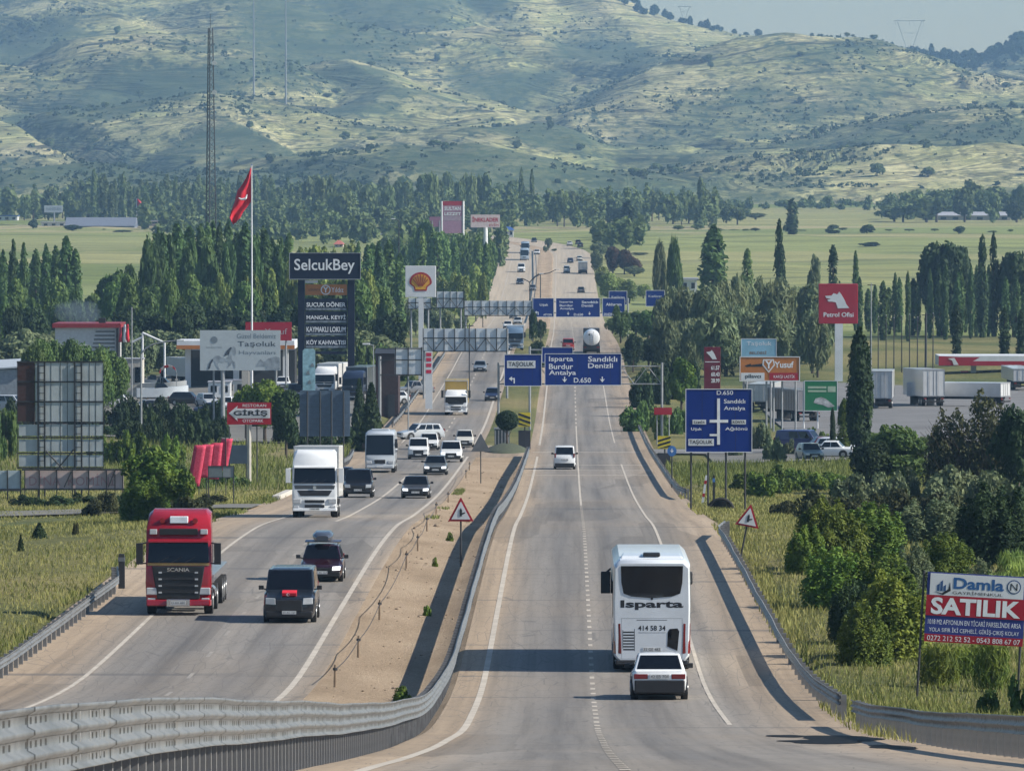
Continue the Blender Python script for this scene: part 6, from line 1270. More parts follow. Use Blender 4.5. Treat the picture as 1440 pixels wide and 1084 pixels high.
def pts_poplar(h, r, n, base=.06, lump=.35):
    K = 46; ct = rng.uniform(base, .97, K); prof = lambda t: np.clip(np.sin(np.pi*np.clip(t, 0, 1)**.82)**.42, .05, 1)
    k = rng.integers(0, K, n); t = np.clip(ct[k] + rng.normal(0, .05, n), base*.7, 1.0); a0 = (k*2.39996) % (2*np.pi); a = a0 + rng.normal(0, .55, n)
    rad = r*prof(t)*(1 - lump*rng.uniform(0, 1, K)[k]*.8)*np.sqrt(rng.uniform(.25, 1, n)); P = np.stack([rad*np.cos(a), rad*np.sin(a), t*h], 1)
    N_ = np.stack([np.cos(a), np.sin(a), np.full(n, .35)], 1); return P, N_
def pts_broad(h, r, n, lobes=14, z0=.28, flat=.8, spread=.62):
    C = sph(lobes)*rng.uniform(.35, 1, (lobes, 1))**.5; C[:, :2] *= r*spread; zc = h*(z0 + (1-z0)*.5); C[:, 2] = zc + C[:, 2]*h*(1-z0)*.30
    R_ = r*rng.uniform(.28, .52, lobes); k = rng.integers(0, lobes, n); d = sph(n); d[:, 2] = np.where(rng.random(n) < .4, np.abs(d[:, 2]), d[:, 2])
    q = rng.uniform(.72, 1.05, n)[:, None]; P = C[k] + d*R_[k][:, None]*q*np.array([1, 1, flat*h*(1-z0)/(2*r)*1.15]); return P, d
def pts_bush(h, r, n, lobes=26):
    if lobes > 40:                                                       # many upright leafy shoots with a ragged outline
        a0 = rng.uniform(0, 2*np.pi, lobes); q0 = np.sqrt(rng.uniform(0, 1, lobes)); ht = h*rng.uniform(.55, 1.05, lobes)*(1 - .35*q0**2); k = rng.integers(0, lobes, n); t = rng.uniform(.02, 1, n)**.8
        cx = r*q0*np.cos(a0)*.62; cy = r*q0*np.sin(a0)*.62; lean = .28; rad = r*.24*(1 - t**2.2)**.7*np.sqrt(rng.uniform(.15, 1, n)) + .04; a = rng.uniform(0, 2*np.pi, n)
        P = np.stack([cx[k]*(1 + lean*t) + rad*np.cos(a)*1.25, cy[k]*(1 + lean*t) + rad*np.sin(a)*1.25, ht[k]*t], 1); P += rng.normal(0, .05, P.shape); return P, np.stack([np.cos(a), np.sin(a), np.full(n, .5)], 1)
    C = np.stack([rng.uniform(-1, 1, lobes), rng.uniform(-1, 1, lobes)], 1); C /= np.maximum(1, np.linalg.norm(C, axis=1))[:, None]; rr2 = np.linalg.norm(C, axis=1)
    z = rng.uniform(.05, .78, lobes)*h*(1 - .45*rr2**2); R_ = r*rng.uniform(.22, .40, lobes); k = rng.integers(0, lobes, n); d = sph(n)
    Cc = np.concatenate([C*r*.72, z[:, None]], 1); P = Cc[k] + d*R_[k][:, None]*rng.uniform(.6, 1.1, n)[:, None]*np.array([1, 1, 1.05]); P[:, 2] = np.abs(P[:, 2]); return P, d
def pts_cone(h, r, n, layers=13):
    t = rng.uniform(.05, 1, n); L_ = np.floor(t*layers)/layers; fr = t*layers % 1; a = rng.uniform(0, 2*np.pi, n); a += .35*np.sin(a*5 + L_*40)
    rad = r*(1-t)**.8*(1.15 - .5*fr)*np.sqrt(rng.uniform(.2, 1, n)); P = np.stack([rad*np.cos(a), rad*np.sin(a), t*h], 1); return P, np.stack([np.cos(a), np.sin(a), np.full(n, .3)], 1)
def trunk_mesh(h, r, limbs=5, lean=.1, top=.6):
    b = MB(); x = rng.normal(0, lean); y = rng.normal(0, lean); b.tube([(0, 0, -.6), (x*.3, y*.3, h*top*.5), (x, y, h*top)], [r*1.25, r, r*.45], 7)
    for i in range(limbs):
        a = i*2.4 + .5; t = top*(.35 + .5*i/max(1, limbs)); b.tube([(x*t, y*t, h*t), (math.cos(a)*h*.1, math.sin(a)*h*.1, h*(t + .14)), (math.cos(a)*h*.17, math.sin(a)*h*.17, h*(t + .27))], [r*.5, r*.32, r*.12], 5)
    me = bpy.data.meshes.new('trunk'); me.from_pydata(b.v, [], b.f); me.materials.append(BARK); return me
PROTO = {}
def proto(kind, mk):
    k = (kind, mk)
    if k in PROTO: return PROTO[k]
    out = []
    for v in range(2 if kind in ('nearbush', 'twiggy') else 6 if kind == 'poplar' else 4):
        if kind == 'poplar':   H, Rn = 16, 1.7; P, N_ = pts_poplar(H, Rn, int(rng.uniform(1100, 2100)), .03, rng.uniform(.3, .85)); V, Q = quads(P, N_, .5, 1.7, .5); P[:, 0] += P[:, 2]**2*.004*rng.normal(); tm = trunk_mesh(H, .22, 0, .03, .8)
        elif kind == 'cypress': H, Rn = 11, 1.25; P, N_ = pts_poplar(H, Rn, 7000, .12, .3); V, Q = quads(P, N_, .22, 2.0, .7); tm = trunk_mesh(H, .22, 0, .03, .8)
        elif kind == 'broad':  H, Rn = 10, 4.0; P, N_ = pts_broad(H, Rn, 3600, 22, .06); V, Q = quads(P, N_, .55); tm = trunk_mesh(H, .28, 5)
        elif kind == 'willow': H, Rn = 11, 4.2; P, N_ = pts_broad(H, Rn, 3800, 22, .03, .9); V, Q = quads(P, N_, .42, 3.2, .8); tm = trunk_mesh(H, .3, 5)
        elif kind == 'tree':   H, Rn = 5.5, 2.3; P, N_ = pts_broad(H, Rn, 6500, 20, .15); V, Q = quads(P, N_, .22); tm = trunk_mesh(H, .14, 5)
        elif kind == 'ball':   H, Rn = 3.6, 1.05; d = sph(4200); P = d*np.array([.98, .98, .86])*rng.uniform(.8, 1.02, (4200, 1)) + np.array([0, 0, 2.75]); V, Q = quads(P, d, .14); tm = trunk_mesh(H, .10, 3, .03, .62)
        elif kind == 'shrub':  H, Rn = 2.2, 1.7; P, N_ = pts_bush(H, Rn, 2600, 16); V, Q = quads(P, N_, .22); tm = trunk_mesh(H, .06, 4)
        elif kind == 'nearbush': H, Rn = 5.2, 2.4; P, N_ = pts_bush(H, Rn, 22000, 60); V, Q = quads(P, N_, .135, 1.7, .3); tm = trunk_mesh(H, .12, 6)
        elif kind == 'twiggy':
            H, Rn = 5.5, 3.8; n = 420; b = MB()
            for i in range(n):
                a = rng.uniform(0, 2*np.pi); e = rng.uniform(.25, 1.25); L_ = rng.uniform(2.2, 5.2); p = Vector((rng.normal(0, .35), rng.normal(0, .35), 0)); d = Vector((math.cos(a)*math.cos(e), math.sin(a)*math.cos(e), math.sin(e))); pts = [p.copy()]
                for s in range(5): d = (d + Vector(rng.normal(0, .16, 3)) + Vector((0, 0, .03))).normalized(); p = p + d*L_/5; pts.append(p.copy())
                b.tube(pts, [.035, .03, .024, .018, .013, .008], 3)
            P, N_ = pts_bush(H, Rn, 11000, 46); V, Q = quads(P, N_, .15, 1.8, .3); tm = bpy.data.meshes.new('trunk'); tm.from_pydata(b.v, [], b.f); tm.materials.append(BARK)
        elif kind == 'cone':   H, Rn = 4.0, 1.3; P, N_ = pts_cone(H, Rn, 4200); V, Q = quads(P, N_, .20, 2.2); tm = trunk_mesh(H, .09, 2, .02, .9)
        elif kind == 'reed':
            H, Rn = 2.2, .9; n = 900; a = rng.uniform(0, 2*np.pi, n); rad = Rn*np.sqrt(rng.uniform(0, 1, n)); P = np.stack([rad*np.cos(a), rad*np.sin(a), rng.uniform(.2, 1.6, n)*H*.6], 1); N_ = np.stack([np.cos(a), np.sin(a), .2 + 0*a], 1); V, Q = quads(P, N_, .07, 9, .85); tm = trunk_mesh(H, .04, 3)
        elif kind == 'farbroad': H, Rn = 10, 4.2; P, N_ = pts_broad(H, Rn, 800, 12, .0); V, Q = quads(P, N_, 1.15); tm = trunk_mesh(H, .3, 2)
        elif kind == 'farpoplar': H, Rn = 16, 1.9; P, N_ = pts_poplar(H, Rn, 500, .04); V, Q = quads(P, N_, 1.0, 1.9, .5); tm = trunk_mesh(H, .25, 2)
        else:                  H, Rn = 9, 2.6; P, N_ = pts_cone(H, Rn, 420, 6); V, Q = quads(P, N_, 1.0); tm = trunk_mesh(H, .25, 1)       # skyline pine
        cm = npmesh('_crown', V, Q, LM[mk]); cm.name = 'crown'; out.append((cm, tm, H, Rn))
    PROTO[k] = out; return out
CAT = {'poplar': 'poplar_tree', 'farpoplar': 'poplar_tree', 'cypress': 'cypress_tree', 'willow': 'willow_tree', 'shrub': 'shrub', 'nearbush': 'bush', 'twiggy': 'bush', 'cone': 'conifer', 'reed': 'reed_clump', 'pine': 'pine_tree'}
def plant(kind, mk, px, D, top=None, wpx=None, h=None, w=None, label=None, group=None, z=None, var=None, X=None, name=None, cat=None):
    X = GX(px, D) if X is None else X
    on = -19.2 < X < 7.7 and D < 2450
    z = (float(zr(D)) if on else float(ground(X, D))) if z is None else z
    pr = proto(kind, mk); cm, tm, H, Rn = pr[random.randrange(len(pr)) if var is None else var % len(pr)]
    hh = h if h is not None else max(.8, GZ(top, D) - z)*(1.13 if kind in ('broad', 'willow', 'farbroad') else 1.0); ww = w if w is not None else (wpx*D/F if wpx else 2*Rn*(hh/H)**.7)
    nm = name or CAT.get(kind, 'tree'); r_ = empty(nm, (X, D, z - .05), label, cat if cat else nm.split('_')[0] if nm in ('shrub', 'bush', 'conifer', 'reed_clump') else 'tree', group, (0, 0, random.uniform(0, 6.28)))
    r_.scale = (ww/(2*Rn), ww/(2*Rn), hh/H)
    for nme, me in (('trunk', tm), ('crown', cm)): c = bpy.data.objects.new(nme, me); COL.objects.link(c); c.parent = r_
    return r_
U = random.uniform
def row(kind, mk, x0, x1, step, tops, Ds, label, group, jit=.45, wpx=None):
    """a run of trees from photo column x0 to x1; tops = [(column, row), ...] outline of the treetops"""
    x = x0
    while x <= x1:
        px = x + U(-jit, jit)*step; top = float(np.interp(px, [t[0] for t in tops], [t[1] for t in tops])) + U(-9, 12)
        plant(kind, mk, px, U(*Ds), top, (wpx or step*1.9)*U(.75, 1.45), label=label, group=group); x += step*U(.75, 1.25)
# left wood
g = 'poplars of the left wood'; lb = 'tall slender dark green poplar in the wood on the left'
for px, top, D in ((4, 352, 1120), (18, 331, 1130), (33, 340, 1120), (50, 352, 1150), (64, 347, 1130), (78, 350, 1140), (93, 338, 1120), (106, 348, 1120)): plant('poplar', 'poplar', px, D, top + U(-4, 10), 17*U(.9, 1.8), label=lb, group=g)
row('poplar', 'poplar', -6, 112, 10, [(-6, 368), (60, 360), (112, 372)], (1180, 1260), lb, g, wpx=20)
row('poplar', 'poplar', 206, 405, 8.5, [(200, 338), (230, 325), (300, 318), (350, 322), (400, 335)], (1060, 1230), lb, g, wpx=23)
row('poplar', 'poplar', 500, 566, 9, [(500, 350), (530, 340), (566, 350)], (1100, 1260), lb, g, wpx=23)
row('broad', 'poplar', 210, 402, 19, [(210, 345), (300, 332), (402, 345)], (1040, 1090), 'tall leafy tree standing among the poplars of the left wood', 'leafy trees among the poplars', wpx=30)
row('broad', 'light', 300, 560, 40, [(300, 372), (560, 378)], (1000, 1040), 'pale leafy tree in front of the poplars of the left wood', 'pale trees before the poplars', wpx=30)
row('poplar', 'light', 405, 505, 14, [(400, 342), (450, 340), (505, 350)], (1150, 1300), 'lighter green poplar behind the navy sign tower', 'lighter poplars behind the sign tower', wpx=22)
row('broad', 'broad', 150, 215, 14, [(150, 388), (170, 374), (195, 370), (215, 378)], (1080, 1150), 'rounded tree in the dip of the left wood', 'rounded trees in the left wood', wpx=34)
row('broad', 'broad', -8, 560, 17, [(-8, 408), (100, 405), (128, 428), (150, 405), (220, 395), (320, 400), (440, 400), (560, 405)], (960, 1060), 'bushy tree at the foot of the poplars on the left', 'bushy trees below the poplars', wpx=40)
row('broad', 'dark', -8, 560, 21, [(-8, 440), (130, 445), (300, 440), (560, 445)], (900, 960), 'dark bushy tree at the near edge of the left wood', 'dark trees at the edge of the left wood', wpx=44)
plant('broad', 'light', 440, 1120, 345, 50, label='light green spreading tree just behind the flagpole top')
row('broad', 'broad', 566, 700, 13, [(566, 330), (590, 318), (615, 330), (640, 338), (668, 330), (690, 342), (705, 362)], (1560, 1760), 'tree behind the white petrol sign left of the far road', 'trees left of the far road', wpx=30)
row('poplar', 'broad', 596, 690, 22, [(590, 312), (640, 330), (690, 345)], (1500, 1600), 'narrow tree left of the far road', 'narrow trees left of the far road', wpx=16)
row('broad', 'light', 612, 692, 12, [(612, 392), (640, 382), (665, 380), (692, 392)], (1330, 1480), 'pale yellow-green bush on the bank left of the far road', 'pale bushes left of the far road', wpx=24)
row('broad', 'thicket', 575, 650, 15, [(575, 425), (650, 440)], (1160, 1260), 'dusty green tree behind the gantry back', 'dusty trees behind the gantry back', wpx=24)
row('shrub', 'broad', 515, 600, 12, [(515, 475), (560, 478), (600, 505)], (860, 920), 'leafy shrub behind the dark red shed', 'shrubs behind the red shed', wpx=26)
# middle left
plant('tree', 'bush', 372, 640, 522, 72, label='fresh green tree between the horse billboard and the sign tower'); plant('tree', 'bush', 345, 655, 530, 44, label='fresh green tree touching the concrete column'); plant('tree', 'dark', 402, 590, 540, 54, label='dark tree left of the slatted billboard back')
plant('cone', 'dark', 522, 610, 540, 44, label='dark drooping conifer right of the slatted billboard back'); plant('cone', 'dark', 505, 640, 535, 30, label='dark conifer under the dark parked lorry')
row('tree', 'broad', 52, 172, 17, [(52, 480), (100, 468), (140, 478), (172, 492)], (690, 740), 'leafy tree behind the lattice billboard', 'trees behind the lattice billboard', wpx=40)
row('shrub', 'dark', 150, 320, 16, [(150, 590), (190, 570), (240, 575), (320, 580)], (600, 660), 'dark shrub below the boat yard', 'dark shrubs below the boat yard', wpx=34)
row('shrub', 'broad', -5, 30, 12, [(0, 560), (30, 580)], (560, 640), 'shrub at the left edge beside the lattice billboard', 'shrubs at the left edge', wpx=36)
row('shrub', 'bush', 140, 262, 18, [(140, 600), (262, 612)], (520, 580), 'green shrub on the slope above the pink banners', 'green shrubs above the banners', wpx=36)
row('shrub', 'broad', 235, 345, 20, [(235, 640), (345, 660)], (470, 500), 'low green shrub around the pink banners', 'low shrubs round the banners', wpx=30)
row('shrub', 'dark', 395, 530, 18, [(395, 575), (450, 600), (530, 590)], (600, 660), 'dark low shrub behind the slatted billboard back', 'dark shrubs by the slatted board', wpx=28)
plant('tree', 'bush', 218, 372, 630, 104, label='large leafy bush behind the red lorry, lit yellow-green at its top'); plant('tree', 'bush', 250, 366, 650, 60, label='right half of the leafy growth behind the red lorry'); plant('nearbush', 'bush', 205, 368, 668, 80, label='low leafy skirt of the large bush behind the red lorry'); plant('shrub', 'twig', 272, 362, 686, 56, label='small olive shrub at the right foot of the large bush'); plant('shrub', 'broad', 185, 380, 690, 40, label='low dark shrub at the left foot of the large bush')
row('shrub', 'dark', 30, 175, 24, [(30, 700), (100, 704), (175, 690)], (425, 440), 'low dark scrub under the faded pink billboard', 'low scrub under the pink billboard', wpx=44)
plant('cone', 'dark', 54, 330, 735, 26, label='small dark juniper in the left meadow, the larger of two'); plant('cone', 'dark', 28, 312, 768, 12, label='small dark juniper in the left meadow, the smaller of two'); plant('shrub', 'twig', 105, 335, 772, 12, label='tiny dry shrub alone in the left meadow')
row('shrub', 'twig', 130, 320, 26, [(130, 690), (320, 700)], (400, 430), 'dry grassy shrub at the edge of the left meadow', 'dry shrubs at the left meadow edge', wpx=30)
# median
plant('ball', 'dark', 713, 612, 577, 34, label='round clipped dark tree on the planted median nose'); row('broad', 'dark', 752, 770, 9, [(750, 446), (770, 470)], (1050, 1150), 'dark tree in the median between the gantries', 'dark trees in the median', wpx=20); plant('shrub', 'dark', 755, 990, 472, 22, label='dark shrub in the median below the farther gantry'); plant('shrub', 'dark', 768, 930, 482, 16, label='small dark shrub beside the white median line')
row('farbroad', 'thicket', 769, 784, 6, [(769, 342), (784, 344)], (1980, 2100), 'small far tree in the median at the top of the slope', 'far median trees', wpx=9)
for px, D, w_ in ((566, 212, .6), (562, 209, .4), (600, 262, .35), (655, 380, .5), (612, 300, .3), (632, 330, .4)): plant('shrub', 'bush', px, D, None, None, h=.55, w=w_, label='small green weed in the median ditch', group='weeds in the median ditch', X=GX(px, D), z=float(zr(D)) - .32)
# right of the road, far to near
row('broad', 'thicket', 836, 905, 11, [(836, 352), (850, 340), (870, 345), (905, 378)], (1780, 2050), 'grey-green tree right of the far road', 'trees right of the far road', wpx=26)
for px, top in ((862, 348), (878, 350), (890, 362)): plant('broad', 'plum', px, 1850, top, 26, label='dark purple-leaved tree right of the far road', group='purple trees right of the far road')
row('broad', 'light', 848, 912, 13, [(848, 378), (880, 385), (912, 402)], (1560, 1720), 'lighter green tree below the purple ones right of the road', 'lighter trees right of the far road', wpx=28)
row('broad', 'broad', 858, 935, 13, [(858, 440), (900, 428), (935, 445)], (1080, 1220), 'dark green tree right of the farther gantry', 'trees right of the farther gantry', wpx=30)
row('broad', 'dark', 882, 940, 13, [(882, 478), (940, 470)], (900, 980), 'dark tree beside the road right of the tanker', 'dark trees right of the tanker', wpx=30)
row('willow', 'thicket', 932, 1165, 15, [(932, 425), (975, 402), (1050, 400), (1110, 396), (1165, 415)], (960, 1050), 'grey-green willow in the thicket left of the red petrol sign', 'willow thicket', wpx=50)
row('willow', 'thicket', 940, 1170, 19, [(940, 455), (1050, 445), (1170, 455)], (880, 930), 'low dark willow at the near edge of the thicket', 'low willows at the thicket edge', wpx=54)
row('shrub', 'dark', 905, 975, 13, [(905, 505), (975, 500)], (760, 840), 'dark shrub beside the gantry column on the right', 'dark shrubs by the right gantry column', wpx=30)
plant('tree', 'bush', 958, 740, 500, 52, label='round green tree left of the dark red price totem')
row('shrub', 'broad', 892, 975, 13, [(892, 555), (975, 570)], (650, 720), 'low shrub right of the road near the red banner', 'low shrubs near the red banner', wpx=28)
PT = [('poplar', 'poplar', 1003, 1300, 318, 48, 'broad dark poplar left of the slender ones in the right field'), ('willow', 'poplar', 948, 1250, 338, 26, 'drooping tree right of the single blue board'), ('willow', 'thicket', 928, 1260, 350, 24, 'pale drooping tree left of the taller drooping one'), ('poplar', 'broad', 1051, 1280, 351, 22, 'short paler poplar in the right field'),
      ('poplar', 'dark', 1096, 1250, 311, 20, 'tall crooked slender dark poplar in the middle of the right field'), ('poplar', 'dark', 1171, 1250, 346, 24, 'dark poplar directly above the red petrol sign'), ('poplar', 'poplar', 1203, 1250, 354, 13, 'thin poplar right of the one above the red petrol sign'), ('broad', 'thicket', 1146, 1260, 366, 24, 'small loose tree left of the poplar above the petrol sign'),
      ('poplar', 'dark', 1381, 1180, 331, 20, 'left of two tall dark poplars at the right edge'), ('poplar', 'dark', 1397, 1190, 328, 18, 'right of two tall dark poplars at the right edge'), ('broad', 'dark', 1325, 1200, 347, 76, 'big domed dark tree in the right field'), ('broad', 'dark', 1352, 1210, 352, 40, 'right shoulder of the big domed tree'), ('broad', 'dark', 1425, 1190, 360, 60, 'dark rounded tree at the right edge behind the station')]
for k, mk, px, D, top, wp, lb in PT: plant(k, mk, px, D, top, wp, label=lb)
row('poplar', 'poplar', 1212, 1442, 8, [(1212, 398), (1260, 392), (1300, 385), (1350, 372), (1442, 385)], (1160, 1240), 'thin young poplar in the dense row behind the right field', 'young poplars behind the right field', wpx=14)
for px in (1345, 1412, 1436): plant('poplar', 'dark', px, 930, 425 + (px-1345)*.12, 20, label='dark poplar standing behind the petrol canopy', group='dark poplars behind the canopy')
plant('cypress', 'dark', 1209, 560, 462, 42, label='tall dark cypress in front of the truck yard'); plant('cypress', 'bush', 1187, 585, 560, 22, label='lower leafy sapling touching the tall cypress'); plant('cypress', 'dark', 1171, 580, 573, 10, label='dark bare stump-like sapling under the green billboard')
plant('twiggy', 'twig', 1372, 455, 548, 172, label='large dark twiggy bush at the right edge', var=0); plant('tree', 'dark', 1432, 430, 560, 90, label='dark tree behind the twiggy bush at the right edge'); plant('tree', 'broad', 1262, 470, 595, 110, label='spreading green tree right of the cypress'); plant('tree', 'dark', 1225, 455, 612, 70, label='dark bush at the foot of the cypress')
row('shrub', 'bush', 1055, 1200, 16, [(1055, 648), (1100, 655), (1150, 665), (1200, 650)], (450, 490), 'green shrub below the parked cars', 'shrubs below the parked cars', wpx=42); row('shrub', 'thicket', 1040, 1125, 14, [(1040, 590), (1125, 610)], (560, 640), 'tall dry shrub behind the diagram board', 'tall shrubs behind the diagram board', wpx=24)
row('shrub', 'thicket', 1200, 1440, 26, [(1200, 655), (1440, 650)], (420, 450), 'dusty low shrub under the twiggy bush', 'dusty shrubs under the twiggy bush', wpx=56)
row('shrub', 'twig', 1110, 1350, 22, [(1110, 690), (1350, 682)], (360, 400), 'pale olive shrub in the right meadow', 'olive shrubs in the right meadow', wpx=50)
NB = [('olive', 1168, 292, 694, 116, 0, 'large yellow-green bush nearest the right shoulder'), ('bush', 1222, 300, 702, 130, 1, 'large green bush behind the yellow-green one'), ('bush', 1135, 288, 735, 70, 1, 'lower left shoulder of the large yellow-green bush'), ('bush', 1178, 262, 765, 120, 1, 'dark green bush at the foot of the large yellow-green one'),
      ('bush', 1235, 262, 770, 120, 0, 'green bush between the large bushes and the leaning one'), ('olive', 1255, 232, 800, 140, 1, 'lower leaning yellow-green bush left of the for-sale board'), ('dark', 1205, 240, 812, 90, 0, 'low dark bush at the left end of the bush group'), ('olive', 1215, 228, 845, 90, 1, 'lowest yellow-green bush at the foot of the group'),
      ('thicket', 1312, 322, 694, 120, 0, 'grey-green bush above the for-sale board'), ('dark', 1402, 300, 672, 134, 1, 'big dark bush above the right end of the for-sale board'), ('thicket', 1282, 275, 758, 70, 0, 'dusty bush between the leaning bush and the for-sale board'), ('bush', 1330, 285, 745, 90, 1, 'green bush just above the for-sale board'), ('thicket', 1380, 262, 780, 70, 0, 'dusty bush right behind the for-sale board')]
for mk, px, D, top, wp, v, lb in NB: plant('nearbush', mk, px, D, top, wp, label=lb, var=v)
for px, D, top in ((1425, 262, 775), (1438, 255, 790), (1410, 258, 805)): plant('reed', 'reed', px, D, top, 44, label='bright green reed clump behind the for-sale board', group='reed clumps behind the for-sale board')
for px, D, top, w_ in ((1320, 216, 905, 60), (1395, 214, 900, 56), (1360, 222, 908, 60)): plant('reed', 'olive', px, D, top, w_, label='dry reed clump under the for-sale board', group='dry reeds under the for-sale board')
for px, D, top, w_ in ((1445, 196, 915, 60), (1395, 196, 965, 40)): plant('shrub', 'broad', px, D, top, w_, label='low green shrub at the right foot of the for-sale board', group='low shrubs by the for-sale board')
# far plain
row('farpoplar', 'far', 96, 425, 6, [(96, 262), (135, 246), (180, 252), (260, 256), (330, 250), (425, 262)], (2850, 3150), 'far hazy poplar at the foot of the hills', 'far poplars at the foot of the hills', wpx=11)
row('farbroad', 'far', -10, 110, 11, [(-10, 280), (60, 268), (110, 275)], (2850, 3150), 'far hazy tree at the foot of the hills on the left', 'far trees on the left', wpx=26)
row('farbroad', 'far', 420, 870, 7, [(420, 262), (520, 258), (620, 255), (730, 262), (800, 278), (870, 285)], (2650, 3350), 'far hazy tree behind the end of the road', 'far trees behind the end of the road', wpx=26)
row('farbroad', 'far', 440, 720, 14, [(440, 300), (560, 300), (720, 305)], (2400, 2560), 'hazy tree in front of the far wood', 'nearer trees of the far wood', wpx=26)
for px, D, top, wp, lb in ((733, 2900, 238, 8, 'left of two thin far poplars above the end of the road'), (748, 2900, 240, 8, 'right of two thin far poplars above the end of the road'), (985, 2900, 250, 12, 'single far poplar at the foot of the right hills'), (1114, 2320, 281, 19, 'dark poplar alone in the far right field'), (883, 2350, 284, 24, 'dark tall tree right of the end of the road')): plant('farpoplar', 'dark' if px in (1114, 883) else 'far', px, D, top, wp, label=lb)
row('farbroad', 'far', 880, 1060, 11, [(880, 285), (950, 272), (1010, 280), (1060, 300)], (2750, 3100), 'far hazy tree at the foot of the right hills', 'far trees at the foot of the right hills', wpx=28)
row('farbroad', 'far', 1255, 1450, 11, [(1255, 285), (1310, 270), (1370, 266), (1450, 268)], (2880, 3150), 'far tree round the farm sheds on the right', 'far trees round the farm sheds', wpx=34)
row('farbroad', 'far', 880, 1440, 34, [(880, 318), (1440, 322)], (2480, 2560), 'low round tree along a ditch in the right fields', 'ditch trees in the right fields', wpx=14)
for px, D, top, wp, lb in ((1348, 2330, 318, 21, 'small umbrella-shaped tree alone in the right fields'), (1219, 2350, 318, 24, 'dark clump in the right fields, the upper of two'), (1222, 2150, 340, 34, 'dark clump in the right fields, the lower of two'), (1062, 2420, 321, 16, 'small rounded tree near the tall dark far poplar'), (1170, 2400, 321, 24, 'small clump left of the dark clumps in the right fields'), (102, 2560, 316, 30, 'dark tree in front of the left end of the far barn'), (172, 2460, 327, 32, 'dark tree in front of the right end of the far barn'), (46, 2600, 308, 16, 'dark tree left of the far pale billboard'), (146, 2560, 323, 8, 'tiny bush under the middle of the far barn')): plant('farbroad', 'dark', px, D, top, wp, label=lb)
def woodland():
    Vs, Qs = [], []; k = 0
    def put(px, D, top, wpx, pop):
        nonlocal k
        X = GX(px, D); z = float(ground(X, D)); h = max(3.5, GZ(top, D) - z); r = wpx*D/F/2; n = 120
        if pop: P, d = pts_poplar(h, r*.55, n, .02, .5)
        else: P, d = pts_broad(h, r, n, 9, .0)
        V, Q = quads(P + np.array([X, D, z]), d, 1.5, 1.4, .4 if pop else 0); Vs.append(V); Qs.append(Q + k); k += len(V)
    for _ in range(330):
        px = U(195, 720); D = U(2440, 3250); put(px, D, float(np.interp(D, [2440, 2700, 3250], [303, 285, 258])) + U(-16, 18), U(16, 34), random.random() < .45)
    for _ in range(80): D = U(2120, 2420); px = U(215, 640); put(px, D, U(300, 330), U(18, 32), random.random() < .3)
    for _ in range(60): D = U(1800, 2120); px = U(540, 712 - (2120-D)*.03); put(px, D, U(308, 338), U(18, 32), random.random() < .3)
    for _ in range(90): px = U(-20, 205); put(px, U(2950, 3400), U(255, 285), U(16, 30), random.random() < .5)
    for _ in range(110): px = U(715, 1010); put(px, U(2600, 3350), U(258, 292), U(16, 32), random.random() < .15)
    for _ in range(60): D = U(2080, 2400); px = U(838, 900); put(px, D, U(300, 335), U(14, 24), False)
    for _ in range(60): px = U(1240, 1460); put(px, U(2900, 3400), U(262, 288), U(18, 34), False)
    for _ in range(40): px = U(1000, 1260); put(px, U(3350, 3600), U(272, 292), U(10, 22), False)
    tag(npmesh('far_woodland', np.concatenate(Vs), np.concatenate(Qs), LM['far']), kind='stuff')
woodland()
row('shrub', 'dark', 20, 420, 17, [(20, 548), (130, 556), (250, 556), (420, 560)], (690, 735), 'dark hedge shrub along the near side of the left yard', 'hedge along the left yard', wpx=34)
row('shrub', 'bush', 1085, 1310, 16, [(1085, 606), (1310, 600)], (622, 650), 'green hedge shrub along the near side of the truck yard', 'hedge along the truck yard', wpx=34)
row('broad', 'thicket', 0, 560, 24, [(0, 470), (560, 470)], (870, 900), 'dusty tree close behind the left yard', 'dusty trees behind the left yard', wpx=50)
# hills: single trees, skyline pines, scrub
g = 'scattered trees on the hillside'
for _ in range(150):
    D = U(3800, 6600); px = U(-20, 1460); z = hillz(px, D); plant('farbroad', 'far', px, D, h=U(3.5, 8), w=U(5, 10), label='small lone tree on the grassy hillside', group=g, z=z, name='scrub_bush', cat='bush')  # single hillside trees, kept in the bush category
for i in range(150):
    px = 862 + 590*(i/150)**.75 + U(-6, 6); D = U(7020, 7180); z = hillz(px, D); q = 1.3 if px > 1140 else .85; plant('farbroad' if i % 3 else 'pine', 'dark', px, D, h=U(7, 13)*q, w=U(8, 14)*q, label='dark pine on the skyline', group='pines on the skyline', z=z - .8, name='pine_tree', cat='tree')
for i in range(70):
    px = U(1130, 1450); D = U(6880, 7050); z = hillz(px, D); plant('farbroad', 'dark', px, D, h=U(9, 14), w=U(9, 15), label='dark pine on the skyline', group='pines on the skyline', z=z - .8, name='pine_tree', cat='tree')
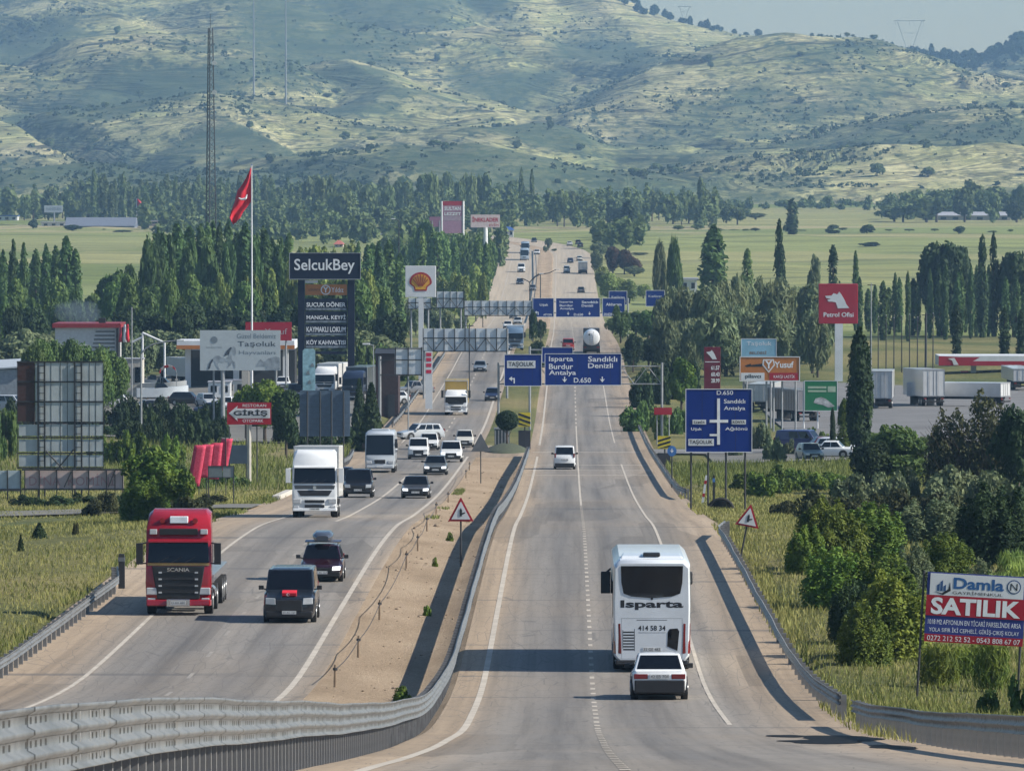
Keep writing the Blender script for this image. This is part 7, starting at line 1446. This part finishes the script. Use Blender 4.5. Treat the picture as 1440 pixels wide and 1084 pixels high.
def scrub():
    Vs, Qs = [], []; k = 0; n = 0
    while n < 13000:
        D = 3760 + 3300*rng.random()**1.1; px = rng.uniform(-40, 1480); X = GX(px, D)
        m = mnoise.fractal(Vector((X*.0052, D*.0030, 3.0)), 1, 2, 3) + .25*mnoise.noise(Vector((X*.03, D*.02, 1)))
        if n > 3500: m += .45*mnoise.noise(Vector((X*.012, D*.004, hillz(px, D)*.16)))
        if m < .12 and rng.random() > .06: continue
        z = hillz(px, D); c = 6; s = rng.uniform(.5, 1.3) if n > 3500 else rng.uniform(.9, 2.1); d = sph(c); P = d*s*np.array([1, 1, .55]) + np.array([X, D, z + s*.35]); V, Q = quads(P, d, 1.5*s, 1.2); Vs.append(V); Qs.append(Q + k); k += len(V); n += 1
    tag(npmesh('hillside_scrub', np.concatenate(Vs), np.concatenate(Qs), LM['dark']), kind='stuff')
scrub()
# meadow grass
GR = [leafmat('dry_grass', (0.18,0.185,0.05), (0.33,0.31,0.11), 0.12, 0), leafmat('green_grass', (0.10,0.13,0.03), (0.20,0.22,0.06), 0.2, 0)]
def grass(name, m, n, x0, x1, y0, y1, hmin, hmax, clump=.5, yb=1.0):
    Y = y0 + (y1-y0)*rng.random(n)**yb; X = rng.uniform(x0, x1, n)
    cl = np.array([mnoise.noise(Vector((a*.18, b*.05, 2))) for a, b in zip(X, Y)]); keep = cl > -clump; X, Y, cl = X[keep], Y[keep], cl[keep]; n = len(X)
    Z = ground(X, Y) - .08; H = rng.uniform(hmin, hmax, n)*(1 + .5*cl); a = rng.uniform(0, 2*np.pi, n); w_ = .008 + .00006*Y; wv = np.stack([np.cos(a)*w_, np.sin(a)*w_, 0*a], 1); ln = rng.normal(0, .22, (n, 2))*H[:, None]
    P = np.stack([X, Y, Z], 1); mid = P + np.concatenate([ln*.35, (H*.6)[:, None]], 1); tip = P + np.concatenate([ln, H[:, None]], 1)
    V = np.stack([P - wv, P + wv, mid + wv*.7, mid - wv*.7, tip - wv*.15, tip + wv*.15], 1).reshape(-1, 3); i = np.arange(n)[:, None]*6; Q = np.concatenate([i + np.array([[0, 1, 2, 3]]), i + np.array([[3, 2, 5, 4]])])
    tag(npmesh(name, V, Q, m), kind='stuff')
grass('dry_grass', GR[0], 140000, -60, -19.4, 190, 470, .09, .28); grass('green_grass', GR[1], 26000, -64, -19.4, 190, 500, .12, .34, .1)
grass('dry_grass', GR[0], 165000, 7.9, 34, 120, 480, .10, .30); grass('green_grass', GR[1], 24000, 8.0, 36, 110, 520, .14, .36, .05)
grass('green_grass', GR[1], 18000, 7.9, 22, 100, 240, .18, .42, .9); grass('green_grass', GR[1], 14000, 7.8, 34, 480, 556, .3, .7, .3); grass('green_grass', GR[1], 14000, -50, -19.2, 470, 636, .3, .7, .3)
grass('verge_weeds', GR[0], 9000, 7.25, 8.4, 110, 520, .08, .35, .0); grass('verge_weeds', GR[1], 7000, -19.9, -18.6, 190, 560, .08, .35, .0); grass('median_weeds', GR[1], 5000, -7.9, -7.2, 150, 580, .05, .22, -.25)
haze()
